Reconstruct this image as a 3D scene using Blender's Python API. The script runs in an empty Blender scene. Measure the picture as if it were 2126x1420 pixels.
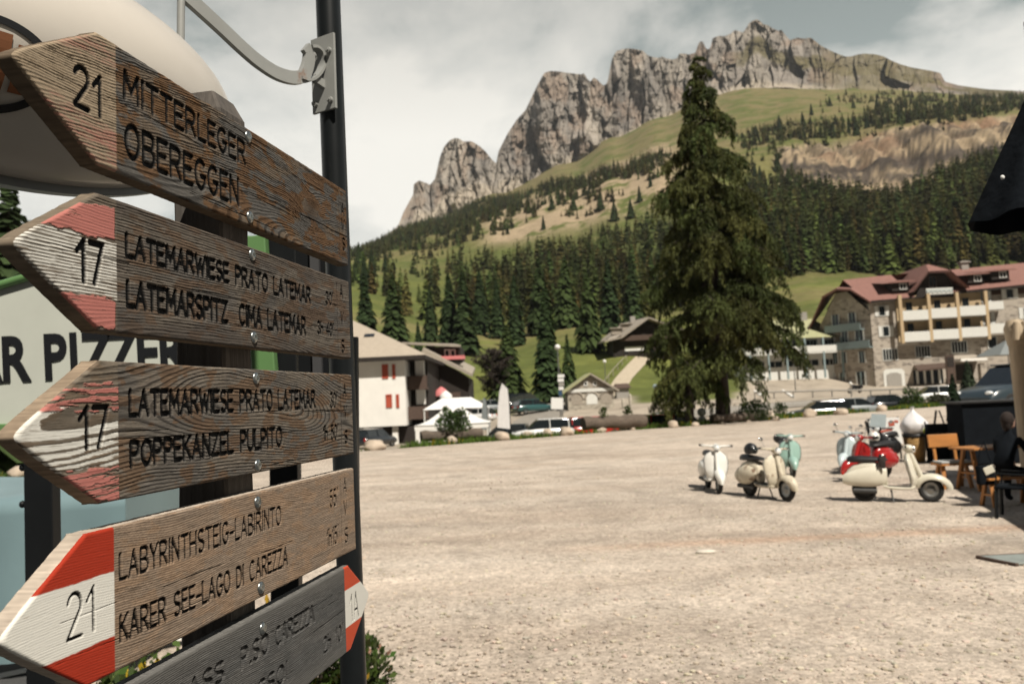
import bpy, bmesh, math, random
import numpy as np
from mathutils import Vector, Matrix

S = bpy.context.scene
COL = S.collection
R = math.radians

# ------------------------------------------------------------------ camera
PITCH, ROLL, FPX, CX, CY = 4.12, 2.6, 1650.0, 1063.0, 710.0
CAM = np.array([0.0, 0.0, 2.0])
cam_data = bpy.data.cameras.new('camera')
cam = bpy.data.objects.new('camera', cam_data); COL.objects.link(cam)
cam_m = Matrix.Rotation(R(90 + PITCH), 3, 'X') @ Matrix.Rotation(R(-ROLL), 3, 'Z')
cam.matrix_world = Matrix.Translation(Vector(CAM)) @ cam_m.to_4x4()
cam_data.sensor_width = 36.0
cam_data.lens = 36.0 * FPX / 2126.0
cam_data.clip_start = 0.05
cam_data.clip_end = 20000
cam_data.dof.use_dof = True
cam_data.dof.focus_distance = 1.10
cam_data.dof.aperture_fstop = 8.0
cam_data.dof.aperture_blades = 9
S.camera = cam
MC = np.array(cam_m)

def ray(px, py):
    return MC @ np.array([(px - CX) / FPX, -(py - CY) / FPX, -1.0])
def at(px, py, Y):
    v = ray(px, py); return CAM + v * (Y / v[1])
def hor(px):
    return 877.0 - (877.0 - 781.0) * px / 2126.0
def gy(px, py, z=0.0):
    """forward distance of the point of height z seen at a pixel"""
    v = ray(px, py); t = (z - 2.0) / v[2]; return v[1] * t

# ------------------------------------------------------------------ sky, sun, exposure
SUN = Vector((0.47, -0.88, 0.0)).normalized() * math.cos(R(53)) + Vector((0, 0, math.sin(R(53))))
w = bpy.data.worlds.new('World'); S.world = w; w.use_nodes = True
nt = w.node_tree; nt.nodes.clear()
def N(tree, typ, **kw):
    n = tree.nodes.new(typ)
    for k, v in kw.items(): setattr(n, k, v)
    return n
out = N(nt, 'ShaderNodeOutputWorld'); bg = N(nt, 'ShaderNodeBackground'); bg.inputs['Strength'].default_value = 0.092
sky = N(nt, 'ShaderNodeTexSky', sky_type='NISHITA', sun_disc=False, sun_elevation=R(53), sun_rotation=math.atan2(SUN.x, SUN.y), altitude=1600)
tc = N(nt, 'ShaderNodeTexCoord')
mp = N(nt, 'ShaderNodeMapping'); mp.inputs['Scale'].default_value = (1.0, 1.0, 1.75); mp.inputs['Location'].default_value = (5.2, 2.2, 1.4)
nt.links.new(tc.outputs['Generated'], mp.inputs['Vector'])
n1 = N(nt, 'ShaderNodeTexNoise'); n1.inputs['Scale'].default_value = 2.5; n1.inputs['Detail'].default_value = 7; n1.inputs['Roughness'].default_value = 0.56; n1.inputs['Distortion'].default_value = 0.18
nt.links.new(mp.outputs['Vector'], n1.inputs['Vector'])
cr = N(nt, 'ShaderNodeValToRGB'); e = cr.color_ramp.elements
e[0].position = 0.39; e[0].color = (3.7, 4.2, 4.05, 1); e[1].position = 0.58; e[1].color = (9.9, 9.6, 8.8, 1)
e2 = cr.color_ramp.elements.new(0.475); e2.color = (7.6, 7.6, 7.1, 1)
nt.links.new(n1.outputs['Fac'], cr.inputs['Fac'])
# clouds fade to darker sky overhead, out of view, to lower the ambient light
sep = N(nt, 'ShaderNodeSeparateXYZ'); nt.links.new(tc.outputs['Generated'], sep.inputs[0])
mr = N(nt, 'ShaderNodeMapRange'); mr.inputs['From Min'].default_value = 0.45; mr.inputs['From Max'].default_value = 0.75
mr.inputs['To Min'].default_value = 0.95; mr.inputs['To Max'].default_value = 0.12
nt.links.new(sep.outputs['Z'], mr.inputs['Value'])
mx = N(nt, 'ShaderNodeMix', data_type='RGBA')
nt.links.new(mr.outputs['Result'], mx.inputs['Factor']); nt.links.new(sky.outputs['Color'], mx.inputs['A']); nt.links.new(cr.outputs['Color'], mx.inputs['B'])
# unseen sky behind the camera dimmed to cut the fill light
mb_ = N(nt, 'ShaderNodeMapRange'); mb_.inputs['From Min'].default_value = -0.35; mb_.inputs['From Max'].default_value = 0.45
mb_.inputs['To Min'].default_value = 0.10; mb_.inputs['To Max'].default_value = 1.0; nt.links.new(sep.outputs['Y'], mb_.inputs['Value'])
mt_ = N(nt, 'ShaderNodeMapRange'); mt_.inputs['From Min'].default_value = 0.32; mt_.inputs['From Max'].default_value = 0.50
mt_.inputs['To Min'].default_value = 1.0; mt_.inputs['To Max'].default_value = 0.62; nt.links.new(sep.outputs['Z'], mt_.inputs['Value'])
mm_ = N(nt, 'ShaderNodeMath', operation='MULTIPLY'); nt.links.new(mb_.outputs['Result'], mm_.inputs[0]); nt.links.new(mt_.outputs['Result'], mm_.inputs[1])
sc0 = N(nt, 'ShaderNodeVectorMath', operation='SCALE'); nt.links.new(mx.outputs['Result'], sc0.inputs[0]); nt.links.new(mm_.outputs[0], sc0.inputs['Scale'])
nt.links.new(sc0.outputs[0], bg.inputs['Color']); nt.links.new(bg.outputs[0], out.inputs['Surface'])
sl = bpy.data.lights.new('sun', 'SUN'); sl.energy = 5.0; sl.angle = R(0.53); sl.color = (1.0, 0.93, 0.82)
so = bpy.data.objects.new('sun', sl); COL.objects.link(so); so.rotation_euler = SUN.to_track_quat('Z', 'Y').to_euler(); so.location = (30, -20, 60)
S.view_settings.view_transform = 'Standard'; S.view_settings.look = 'None'; S.view_settings.gamma = 1.0
S.view_settings.exposure = 0.2
S.render.film_transparent = False
S.cycles.max_bounces = 5; S.cycles.diffuse_bounces = 1; S.cycles.glossy_bounces = 2; S.cycles.transmission_bounces = 3; S.cycles.transparent_max_bounces = 4
S.cycles.caustics_reflective = False; S.cycles.caustics_refractive = False
S.cycles.use_adaptive_sampling = True; S.cycles.adaptive_threshold = 0.015
S.cycles.use_denoising = True

# ------------------------------------------------------------------ noise helpers (numpy)
def _hash(ix, iy, seed):
    h = (ix.astype(np.int64) * 374761393 + iy.astype(np.int64) * 668265263 + seed * 1442695041) & 0xffffffff
    h = ((h ^ (h >> 13)) * 1274126177) & 0xffffffff
    return ((h ^ (h >> 16)) & 0xffff) / 65535.0
def vnoise(x, y, seed=0):
    x = np.asarray(x, float); y = np.asarray(y, float)
    ix = np.floor(x); iy = np.floor(y); fx = x - ix; fy = y - iy
    fx = fx * fx * (3 - 2 * fx); fy = fy * fy * (3 - 2 * fy)
    a = _hash(ix, iy, seed); b = _hash(ix + 1, iy, seed); c = _hash(ix, iy + 1, seed); d = _hash(ix + 1, iy + 1, seed)
    return (a * (1 - fx) + b * fx) * (1 - fy) + (c * (1 - fx) + d * fx) * fy
def fbm(x, y, seed=0, o=4, g=0.5):
    s = 0; a = 1; t = 0
    for k in range(o):
        s = s + a * vnoise(x * 2 ** k + 17.3 * k, y * 2 ** k + 9.1 * k, seed + k); t += a; a *= g
    return s / t
def worley(x, y, seed=0):
    ix = np.floor(x); iy = np.floor(y); f1 = np.full(np.shape(x), 9.); f2 = f1.copy(); idv = np.zeros(np.shape(x))
    for a in (-1, 0, 1):
        for b in (-1, 0, 1):
            cx_, cy_ = ix + a, iy + b; h1 = _hash(cx_, cy_, seed); h2 = _hash(cx_, cy_, seed + 99); d = np.hypot(cx_ + h1 - x, cy_ + h2 - y)
            nw = d < f1; f2 = np.where(nw, f1, np.minimum(f2, d)); idv = np.where(nw, _hash(cx_, cy_, seed + 7), idv); f1 = np.where(nw, d, f1)
    return f1, f2, idv
def sstep(a, b, x):
    t = np.clip((x - a) / (b - a), 0, 1); return t * t * (3 - 2 * t)

# ------------------------------------------------------------------ object helpers
def lin(r, g, b):
    f = lambda c: ((c / 255 + 0.055) / 1.055) ** 2.4 if c > 10 else c / 255 / 12.92
    return (f(r), f(g), f(b))
def tag(o, label=None, cat=None, group=None, kind=None):
    if label: o['label'] = label
    if cat: o['category'] = cat
    if group: o['group'] = group
    if kind: o['kind'] = kind
    return o
def thing(name, label, cat, loc=(0, 0, 0), rz=0.0, group=None):
    o = bpy.data.objects.new(name, None); COL.objects.link(o); o.location = loc; o.rotation_euler = (0, 0, rz)
    o.empty_display_size = 0.2
    return tag(o, label, cat, group)
def copy_tree(o, parent=None):
    c = o.copy(); COL.objects.link(c)
    if parent is not None: c.parent = parent
    for ch in list(o.children): copy_tree(ch, c)
    return c
def link(name, me, mats, parent=None):
    o = bpy.data.objects.new(name, me); COL.objects.link(o)
    for m in (mats if isinstance(mats, (list, tuple)) else [mats]): me.materials.append(m)
    if parent is not None: o.parent = parent
    return o
def np_mesh(name, V, F, mats, parent=None, col=None, smooth=True, midx=None):
    me = bpy.data.meshes.new(name); V = np.asarray(V, np.float32); F = np.asarray(F, np.int32)
    k = F.shape[1]
    me.vertices.add(len(V)); me.vertices.foreach_set('co', V.ravel())
    me.loops.add(F.size); me.loops.foreach_set('vertex_index', F.ravel())
    me.polygons.add(len(F)); me.polygons.foreach_set('loop_start', np.arange(0, F.size, k, dtype=np.int32))
    me.polygons.foreach_set('loop_total', np.full(len(F), k, np.int32))
    if midx is not None: me.polygons.foreach_set('material_index', np.asarray(midx, np.int32))
    me.polygons.foreach_set('use_smooth', np.full(len(F), smooth, bool))
    if col is not None:
        col = np.asarray(col, np.float32)
        if col.shape[1] == 3: col = np.concatenate([col, np.ones((len(col), 1), np.float32)], 1)
        at_ = me.color_attributes.new('Col', 'FLOAT_COLOR', 'POINT'); at_.data.foreach_set('color', col.ravel())
    me.update(calc_edges=True); me.validate()
    return link(name, me, mats, parent)
def grid_faces(nu, nv):
    i = np.arange(nu * nv).reshape(nu, nv)
    return np.stack([i[:-1, :-1], i[1:, :-1], i[1:, 1:], i[:-1, 1:]], -1).reshape(-1, 4)

class MB:
    """collects shapes, builds ONE mesh object"""
    def __init__(s): s.v = []; s.f = []; s.sm = []; s.mi = []; s.m = Matrix.Identity(4)
    def add(s, vs, fs, smooth=False, mi=0):
        b = len(s.v)
        s.v += [tuple(s.m @ Vector(p)) for p in vs]
        for f in fs: s.f.append([b + i for i in f]); s.sm.append(smooth); s.mi.append(mi)
        return s
    def box(s, c, d, rot=None, mi=0, taper=1.0):
        x, y, z = d[0] / 2, d[1] / 2, d[2] / 2
        vs = [Vector((sx * x * (taper if sz > 0 else 1), sy * y * (taper if sz > 0 else 1), sz * z)) for sz in (-1, 1) for sx, sy in ((-1, -1), (1, -1), (1, 1), (-1, 1))]
        if rot is not None:
            rm = rot if isinstance(rot, Matrix) else Matrix.Rotation(rot, 3, 'Z')
            vs = [rm @ p for p in vs]
        vs = [p + Vector(c) for p in vs]
        return s.add(vs, [(3, 2, 1, 0), (4, 5, 6, 7), (0, 1, 5, 4), (1, 2, 6, 5), (2, 3, 7, 6), (3, 0, 4, 7)], mi=mi)
    def bar(s, a, b, wd, ht, up=(0, 0, 1), mi=0):
        a = Vector(a); b = Vector(b); d = (b - a); L = d.length; d.normalize()
        sd = d.cross(Vector(up)); 
        if sd.length < 1e-4: sd = d.cross(Vector((1, 0, 0)))
        sd.normalize(); u = sd.cross(d)
        rm = Matrix((d, sd, u)).transposed()
        return s.box((a + b) / 2, (L, wd, ht), rm, mi)
    def rings(s, rs, closed=True, caps=True, smooth=True, mi=0):
        n = len(rs[0]); vs = [p for r in rs for p in r]; fs = []
        for k in range(len(rs) - 1):
            for i in range(n if closed else n - 1):
                j = (i + 1) % n
                fs.append((k * n + i, k * n + j, (k + 1) * n + j, (k + 1) * n + i))
        s.add(vs, fs, smooth, mi)
        if caps and closed:
            s.add(list(rs[0]), [tuple(range(n))[::-1]], False, mi); s.add(list(rs[-1]), [tuple(range(n))], False, mi)
        return s
    def tube(s, pts, r, n=8, mi=0, sx=1.0, sy=1.0, caps=True):
        pts = [Vector(p) for p in pts]; rs = []
        rad = r if isinstance(r, (list, tuple)) else [r] * len(pts)
        prev = None
        for k, p in enumerate(pts):
            d = (pts[min(k + 1, len(pts) - 1)] - pts[max(k - 1, 0)]).normalized()
            if prev is None:
                a = d.orthogonal().normalized() if abs(d.z) > 0.9 else d.cross(Vector((0, 0, 1))).normalized()
            else:
                a = (prev - d * prev.dot(d)).normalized()
            prev = a; b = d.cross(a)
            rs.append([p + (a * math.cos(2 * math.pi * i / n) * sx + b * math.sin(2 * math.pi * i / n) * sy) * rad[k] for i in range(n)])
        return s.rings(rs, True, caps, True, mi)
    def cyl(s, a, b, r, r2=None, n=16, mi=0): return s.tube([a, b], [r, r if r2 is None else r2], n, mi)
    def lathe(s, prof, c=(0, 0, 0), axis='Z', n=20, mi=0, caps=False):
        rs = []
        for r_, h in prof:
            ring = []
            for i in range(n):
                a = 2 * math.pi * i / n; x, y = r_ * math.cos(a), r_ * math.sin(a)
                p = Vector((x, y, h)) if axis == 'Z' else (Vector((x, -h, y)) if axis == 'Y' else Vector((h, x, y)))
                ring.append(p + Vector(c))
            rs.append(ring)
        return s.rings(rs, True, caps, True, mi)
    def ell(s, c, r, n=16, m=10, rot=None, mi=0, lo=-90, hi=90):
        rs = []
        for k in range(m + 1):
            t = R(lo + (hi - lo) * k / m); ring = []
            for i in range(n):
                a = 2 * math.pi * i / n
                p = Vector((r[0] * math.cos(t) * math.cos(a), r[1] * math.cos(t) * math.sin(a), r[2] * math.sin(t)))
                if rot is not None: p = rot @ p
                ring.append(p + Vector(c))
            rs.append(ring)
        return s.rings(rs, True, False, True, mi)
    def poly(s, pts, thick, mi=0):
        """flat outline (list of 3d points) given a thickness vector"""
        n = len(pts); t = Vector(thick); a = [Vector(p) for p in pts]; b = [p + t for p in a]
        fs = [tuple(range(n))[::-1], tuple(range(n, 2 * n))] + [(i, (i + 1) % n, n + (i + 1) % n, n + i) for i in range(n)]
        return s.add(a + b, fs, False, mi)
    def build(s, name, mats, parent=None, bevel=0.0, seg=2):
        me = bpy.data.meshes.new(name); me.from_pydata(s.v, [], s.f)
        me.polygons.foreach_set('use_smooth', s.sm); me.polygons.foreach_set('material_index', s.mi)
        bm = bmesh.new(); bm.from_mesh(me); bmesh.ops.recalc_face_normals(bm, faces=bm.faces); bm.to_mesh(me); bm.free()
        o = link(name, me, mats, parent)
        if bevel:
            md = o.modifiers.new('bevel', 'BEVEL'); md.width = bevel; md.segments = seg; md.limit_method = 'ANGLE'; md.angle_limit = R(40)
        return o

# ------------------------------------------------------------------ materials
def mat(name, c, rough=0.6, metal=0.0, var=0.12, scale=6.0, bump=0.0, bscale=40.0, attr=None, spec=None, trans=0.0, alpha=None, coat=0.0, c2=None, c2th=0.55, stretch=None):
    m = bpy.data.materials.new(name); m.use_nodes = True; t = m.node_tree; b = t.nodes['Principled BSDF']
    b.inputs['Roughness'].default_value = rough; b.inputs['Metallic'].default_value = metal
    if spec is not None: b.inputs['Specular IOR Level'].default_value = spec
    if coat: b.inputs['Coat Weight'].default_value = coat; b.inputs['Coat Roughness'].default_value = 0.12
    tcn = N(t, 'ShaderNodeTexCoord'); vec = tcn.outputs['Object']
    if stretch:
        mpn = N(t, 'ShaderNodeMapping'); mpn.inputs['Scale'].default_value = stretch; t.links.new(vec, mpn.inputs['Vector']); vec = mpn.outputs['Vector']
    nz = N(t, 'ShaderNodeTexNoise'); nz.inputs['Scale'].default_value = scale; nz.inputs['Detail'].default_value = 5; nz.inputs['Roughness'].default_value = 0.6
    t.links.new(vec, nz.inputs['Vector'])
    if attr:
        an = N(t, 'ShaderNodeAttribute', attribute_name=attr); base = an.outputs['Color']
    else:
        rg = N(t, 'ShaderNodeRGB'); rg.outputs[0].default_value = (*c, 1); base = rg.outputs[0]
    if c2 is not None:
        rmp = N(t, 'ShaderNodeMapRange'); rmp.inputs['From Min'].default_value = c2th - 0.06; rmp.inputs['From Max'].default_value = c2th + 0.06
        t.links.new(nz.outputs['Fac'], rmp.inputs['Value'])
        m2 = N(t, 'ShaderNodeMix', data_type='RGBA'); t.links.new(rmp.outputs['Result'], m2.inputs['Factor']); t.links.new(base, m2.inputs['A']); m2.inputs['B'].default_value = (*c2, 1)
        base = m2.outputs['Result']
    mr_ = N(t, 'ShaderNodeMapRange'); mr_.inputs['From Min'].default_value = 0.3; mr_.inputs['From Max'].default_value = 0.7
    mr_.inputs['To Min'].default_value = 1 - var; mr_.inputs['To Max'].default_value = 1 + var
    t.links.new(nz.outputs['Fac'], mr_.inputs['Value'])
    ml = N(t, 'ShaderNodeVectorMath', operation='SCALE'); t.links.new(base, ml.inputs[0]); t.links.new(mr_.outputs['Result'], ml.inputs['Scale'])
    t.links.new(ml.outputs[0], b.inputs['Base Color'])
    if bump:
        bz = N(t, 'ShaderNodeTexNoise'); bz.inputs['Scale'].default_value = bscale; bz.inputs['Detail'].default_value = 4; t.links.new(vec, bz.inputs['Vector'])
        bn = N(t, 'ShaderNodeBump'); bn.inputs['Strength'].default_value = bump; bn.inputs['Distance'].default_value = 0.02
        t.links.new(bz.outputs['Fac'], bn.inputs['Height']); t.links.new(bn.outputs[0], b.inputs['Normal'])
    if trans:
        tr = N(t, 'ShaderNodeBsdfTranslucent'); ms = N(t, 'ShaderNodeMixShader'); ms.inputs[0].default_value = trans
        t.links.new(ml.outputs[0], tr.inputs['Color']); t.links.new(b.outputs[0], ms.inputs[1]); t.links.new(tr.outputs[0], ms.inputs[2])
        t.links.new(ms.outputs[0], t.nodes['Material Output'].inputs['Surface'])
    return m
M = {}
def mk(key, *a, **k): M[key] = mat(key, *a, **k); return M[key]
mk('white_paint', (0.78, 0.77, 0.72), 0.35, coat=0.4, var=0.09, scale=5)
mk('cream_paint', (0.66, 0.62, 0.51), 0.35, coat=0.4, var=0.06)
mk('worn_cream', (0.60, 0.54, 0.42), 0.5, var=0.18, scale=7, c2=(0.15, 0.085, 0.05), c2th=0.59)
mk('mint_paint', (0.30, 0.46, 0.40), 0.35, coat=0.4, var=0.06)
mk('pale_blue', (0.52, 0.60, 0.62), 0.35, coat=0.4, var=0.06)
mk('red_paint', (0.36, 0.018, 0.018), 0.25, coat=0.6, var=0.06)
mk('black_paint', (0.010, 0.011, 0.013), 0.4, var=0.1)
mk('black_vinyl', (0.012, 0.012, 0.013), 0.5, var=0.15, bump=0.1)
mk('rubber', (0.012, 0.012, 0.012), 0.8, var=0.2)
mk('chrome', (0.75, 0.75, 0.75), 0.12, metal=1.0, var=0.03)
mk('dull_metal', (0.30, 0.30, 0.29), 0.45, metal=0.9, var=0.12)
mk('engine_metal', (0.05, 0.05, 0.05), 0.6, metal=0.3, var=0.3)
mk('lens_glass', (0.85, 0.87, 0.86), 0.05, var=0.02, coat=1.0)
mk('red_lens', (0.5, 0.02, 0.01), 0.2, var=0.02)
mk('dark_glass', (0.012, 0.016, 0.018), 0.06, var=0.1, coat=0.6)
mk('dark_cloth', (0.007, 0.009, 0.012), 0.95, var=0.25, bump=0.2, spec=0.1)
mk('skin', (0.52, 0.30, 0.22), 0.5, var=0.08)
mk('hair', (0.020, 0.011, 0.008), 0.85, var=0.3, bump=0.4, bscale=60)
# ================================================================== SETTING: ground, hill, mountain
def edge_d(x, y): return (y - 35.5 - 0.643 * (x + 6.7)) / 1.189   # metres beyond the far edge of the gravel lot
PXC = np.array([-400, 400, 730, 900, 1050, 1200, 1300, 1400, 1500, 1600, 1700, 1800, 1850, 1900, 2000, 2126, 2600], float)
def row_z(Y, d):      # heights given directly
    k = sorted(d); return np.interp(PXC, k, [d[i] for i in k])
def row_p(Y, d):      # heights read as image rows
    k = sorted(d); p = np.interp(PXC, k, [d[i] for i in k]); return 2 + (hor(PXC) - p) * Y / FPX
ROWS = [
 (20, row_z(0, {0: -1.3, 2126: -1.0})),
 (62, row_z(0, {730: -1.3, 1100: -1.3, 1300: -1.0, 1500: -0.8, 1700: -0.5, 2126: -0.3})),
 (78, row_z(0, {730: -1.2, 900: -1.2, 1050: -0.3, 1200: 0.2, 1400: 0.3, 1700: 0.4, 2126: 0.3})),
 (110, row_z(0, {730: 0.0, 900: 0.6, 1050: 2.0, 1200: 2.2, 1300: 2.5, 1400: 2.4, 1500: 2.4, 1700: 1.9, 1800: 1.4, 2126: 1.4})),
 (140, row_p(140, {400: 745, 730: 745, 900: 752, 1050: 765, 1200: 752, 1300: 738, 1400: 745, 1500: 760, 1600: 750, 1700: 735, 2126: 745})),
 (165, row_p(165, {400: 715, 730: 712, 900: 730, 1050: 735, 1200: 705, 1300: 715, 1400: 725, 1500: 735, 1600: 705, 1700: 682, 2126: 700})),
 (300, row_p(300, {400: 605, 730: 612, 900: 655, 1050: 655, 1200: 640, 1300: 630, 1400: 625, 1500: 620, 1600: 592, 1700: 578, 2126: 570})),
 (600, row_p(600, {400: 545, 730: 552, 900: 560, 1050: 535, 1200: 515, 1400: 468, 1500: 430, 1600: 400, 1700: 392, 1800: 410, 1850: 418, 1900: 404, 2000: 368, 2126: 328})),
 (688, row_p(688, {400: 538, 730: 545, 900: 530, 1050: 495, 1200: 462, 1400: 400, 1500: 372, 1600: 362, 1700: 358, 1800: 372, 1850: 378, 1900: 362, 2000: 332, 2126: 300})),
 (716, row_p(716, {400: 535, 730: 542, 900: 520, 1050: 482, 1200: 446, 1400: 375, 1500: 345, 1600: 318, 1700: 306, 1800: 304, 1850: 298, 1900: 284, 2000: 264, 2126: 248})),
 (790, row_p(790, {400: 530, 730: 536, 900: 500, 1050: 452, 1200: 408, 1400: 330, 1500: 310, 1600: 300, 1700: 282, 1800: 276, 1900: 250, 2000: 240, 2126: 228})),
 (1100, row_p(1100, {400: 515, 730: 526, 900: 472, 1050: 424, 1200: 365, 1400: 280, 1500: 250, 1600: 232, 1700: 215, 1800: 208, 2126: 200})),
 (1500, row_p(1500, {400: 515, 730: 519, 850: 475, 1000: 412, 1100: 380, 1200: 330, 1300: 275, 1400: 232, 1500: 188, 1600: 168, 1700: 170, 1800: 170, 1900: 175, 2000: 181, 2126: 187, 2600: 210})),
 (1560, row_p(1560, {400: 520, 730: 524, 850: 480, 1000: 417, 1100: 385, 1200: 335, 1300: 280, 1400: 237, 1500: 190, 1600: 170, 1700: 172, 1800: 172, 1900: 177, 2000: 183, 2126: 189, 2600: 212})),
 (2600, np.full(len(PXC), 60.0)),
]
ROWY = np.array([r[0] for r in ROWS], float); ROWZ = np.array([r[1] for r in ROWS])
def cubic_rows(Y):
    """weights for a monotone-ish (pchip) interpolation along distance is overkill: linear, then smoothed by the grid"""
    k = np.clip(np.searchsorted(ROWY, Y) - 1, 0, len(ROWY) - 2); t = (Y - ROWY[k]) / (ROWY[k + 1] - ROWY[k]); return k, np.clip(t, 0, 1)
GA = np.linspace(-0.92, 0.92, 520)
GY = np.concatenate([np.arange(12, 100, 1.2), np.arange(100, 320, 3.2), np.arange(320, 560, 7), np.arange(560, 860, 3.4), np.arange(860, 1600, 11), np.array([1700, 2000, 2600])])
def raw_h(a, Y):
    px = CX + FPX * a
    k, t = cubic_rows(Y); tot = 0
    # PXC interpolation for every row pair, vectorised
    j = np.clip(np.searchsorted(PXC, px) - 1, 0, len(PXC) - 2); s = np.clip((px - PXC[j]) / (PXC[j + 1] - PXC[j]), 0, 1); s = s * s * (3 - 2 * s)
    z0 = ROWZ[k, j] * (1 - s) + ROWZ[k, j + 1] * s; z1 = ROWZ[k + 1, j] * (1 - s) + ROWZ[k + 1, j + 1] * s
    return z0 * (1 - t) + z1 * t
AA, YY = np.meshgrid(GA, GY, indexing='ij')
ZZ = raw_h(AA, YY)
XX = AA * YY
PXX = CX + FPX * AA
dd = edge_d(XX, YY)
ZZ = np.where(dd < 7, -0.06 + (ZZ + 0.06) * sstep(1.2, 6.0, dd), ZZ)
amp = np.clip((YY - 70) / 90, 0, 1) * np.clip(YY / 300, 0.15, 3.0)
ZZ = ZZ + amp * 2.2 * (fbm(XX / 26, YY / 26, 3, 4) - 0.5)
# landslide: gullies and ledges
slide = sstep(1585, 1690, PXX + 60 * (fbm(XX / 40, YY / 40, 8, 3) - 0.5)) * sstep(596, 612, YY) * (1 - sstep(780, 796, YY + 30 * (fbm(XX / 45, YY / 60, 4) - 0.5)))
hgt = (YY - 600) / 190
cliff = slide * sstep(0.38, 0.6, hgt)
gul = np.abs(fbm(XX / 34, YY / 120, 21, 5) - 0.5) * 2
led = fbm(XX / 160 + 3, ZZ / 9.0, 12, 4)
ZZ = ZZ - slide * 30 * (0.55 - gul) * (0.30 + cliff) + cliff * 26 * (led - 0.5)
def ground(x, y):
    a = x / y; i = np.clip(np.searchsorted(GA, a) - 1, 0, len(GA) - 2); k = int(np.clip(np.searchsorted(GY, y) - 1, 0, len(GY) - 2))
    i = int(i); s = (a - GA[i]) / (GA[i + 1] - GA[i]); t = (y - GY[k]) / (GY[k + 1] - GY[k])
    return float((ZZ[i, k] * (1 - s) + ZZ[i + 1, k] * s) * (1 - t) + (ZZ[i, k + 1] * (1 - s) + ZZ[i + 1, k + 1] * s) * t)
def ground_np(x, y):
    a = x / y; i = np.clip(np.searchsorted(GA, a) - 1, 0, len(GA) - 2); k = np.clip(np.searchsorted(GY, y) - 1, 0, len(GY) - 2)
    s = (a - GA[i]) / (GA[i + 1] - GA[i]); t = (y - GY[k]) / (GY[k + 1] - GY[k])
    return (ZZ[i, k] * (1 - s) + ZZ[i + 1, k] * s) * (1 - t) + (ZZ[i, k + 1] * (1 - s) + ZZ[i + 1, k + 1] * s) * t
def gpt(px, Y, dz=0.0):
    """ground point in image column px (read at the horizon) and distance Y"""
    x = (px - CX) / FPX * Y; return Vector((x, Y, ground(x, Y) + dz))
# colours
grass = np.array([0.100, 0.118, 0.034]); lush = np.array([0.158, 0.172, 0.048]); dry = np.array([0.175, 0.145, 0.07]); asph = np.array([0.36, 0.31, 0.25])
tan = np.array([0.34, 0.265, 0.175]); rust = np.array([0.26, 0.165, 0.105]); rock = np.array([0.085, 0.07, 0.058]); forest_floor = np.array([0.045, 0.055, 0.018])
def mixc(c, d, t): return c * (1 - t[..., None]) + d * t[..., None]
n1_ = fbm(XX / 22, YY / 22, 31, 5); n2_ = fbm(XX / 6, YY / 6, 33, 4); n3_ = fbm(XX / 90, YY / 90, 35, 4)
C = mixc(np.broadcast_to(grass, XX.shape + (3,)), lush, sstep(0.35, 0.65, n1_))
C = mixc(C, dry, sstep(0.5, 0.66, n3_ * 0.55 + n2_ * 0.25 + n1_ * 0.2) * 0.75 * sstep(120, 200, YY))
C = mixc(C, dry, sstep(600, 780, YY) * sstep(0.30, 0.52, n1_) * .92)
C = mixc(C, tan, sstep(630, 700, YY) * (1 - sstep(950, 1100, YY)) * sstep(980, 1050, PXX) * (1 - sstep(1400, 1450, PXX)) * sstep(0.36, 0.46, n1_ * .6 + n2_ * .4))
C = mixc(C, forest_floor, sstep(290, 340, YY) * (1 - sstep(560, 640, YY)) * sstep(1400, 1520, PXX))
C = mixc(C, forest_floor, sstep(210, 300, YY) * (1 - sstep(600, 700, YY)) * (1 - sstep(1400, 1520, PXX)) * sstep(0.36, 0.5, n1_) * (0.25 + .5 * sstep(900, 1050, PXX)))
strat = vnoise(ZZ / 5.5 + 4 * fbm(XX / 60, YY / 60, 41, 3), XX / 220, 43)
rk = mixc(np.broadcast_to(tan, XX.shape + (3,)), rock, sstep(0.42, 0.56, strat * .75 + .25 * n2_) * sstep(0.30, 0.5, hgt) * (1 - .6 * sstep(.7, .85, hgt)))
wq1, wq2, wq3 = worley(XX / 7 + fbm(XX / 12, YY / 12, 45, 2), ZZ / 3.2, 47); rk = rk * (.62 + .6 * wq3[..., None]); rk = mixc(rk, np.array([.05, .042, .036]), sstep(.20, .05, wq2 - wq1) * .9 * sstep(.3, .42, hgt) * sstep(.32, .48, n1_))  # shadow lines between rock blocks painted dark along the cell edges
rk = mixc(rk, rust, sstep(0.45, 0.75, n1_) * sstep(0.55, 0.95, hgt))
C = mixc(C, rk, sstep(0.25, 0.6, slide))
# valley floor: pale asphalt and paved yards beyond the lot
vf = sstep(4.0, 5.5, dd + 1.5 * (n2_ - .5)) * (1 - sstep(96, 101, YY + 6 * (n2_ - .5)))
vf_r = vf * (1 - sstep(1290, 1330, PXX) * (1 - sstep(1500, 1540, PXX)) * sstep(86, 90, YY))
lft = (1 - sstep(1040, 1075, PXX)) * sstep(84, 88, YY)
C = mixc(C, asph, vf_r * (1 - lft))
yard = sstep(1520, 1560, PXX) * sstep(90, 96, YY) * (1 - sstep(128, 134, YY)); C = mixc(C, asph * 1.05, yard)
C = C * (0.86 + 0.28 * n2_[..., None])
m_ter = mat('hillside_ground', (0, 0, 0), 0.95, var=0.22, scale=0.35, attr='Col', spec=0.1, bump=0.5, bscale=1.2)
ter = np_mesh('hillside', np.stack([XX, YY, ZZ], -1).reshape(-1, 3), grid_faces(len(GA), len(GY)), m_ter, col=C.reshape(-1, 3))
tag(ter, kind='structure')

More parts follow.
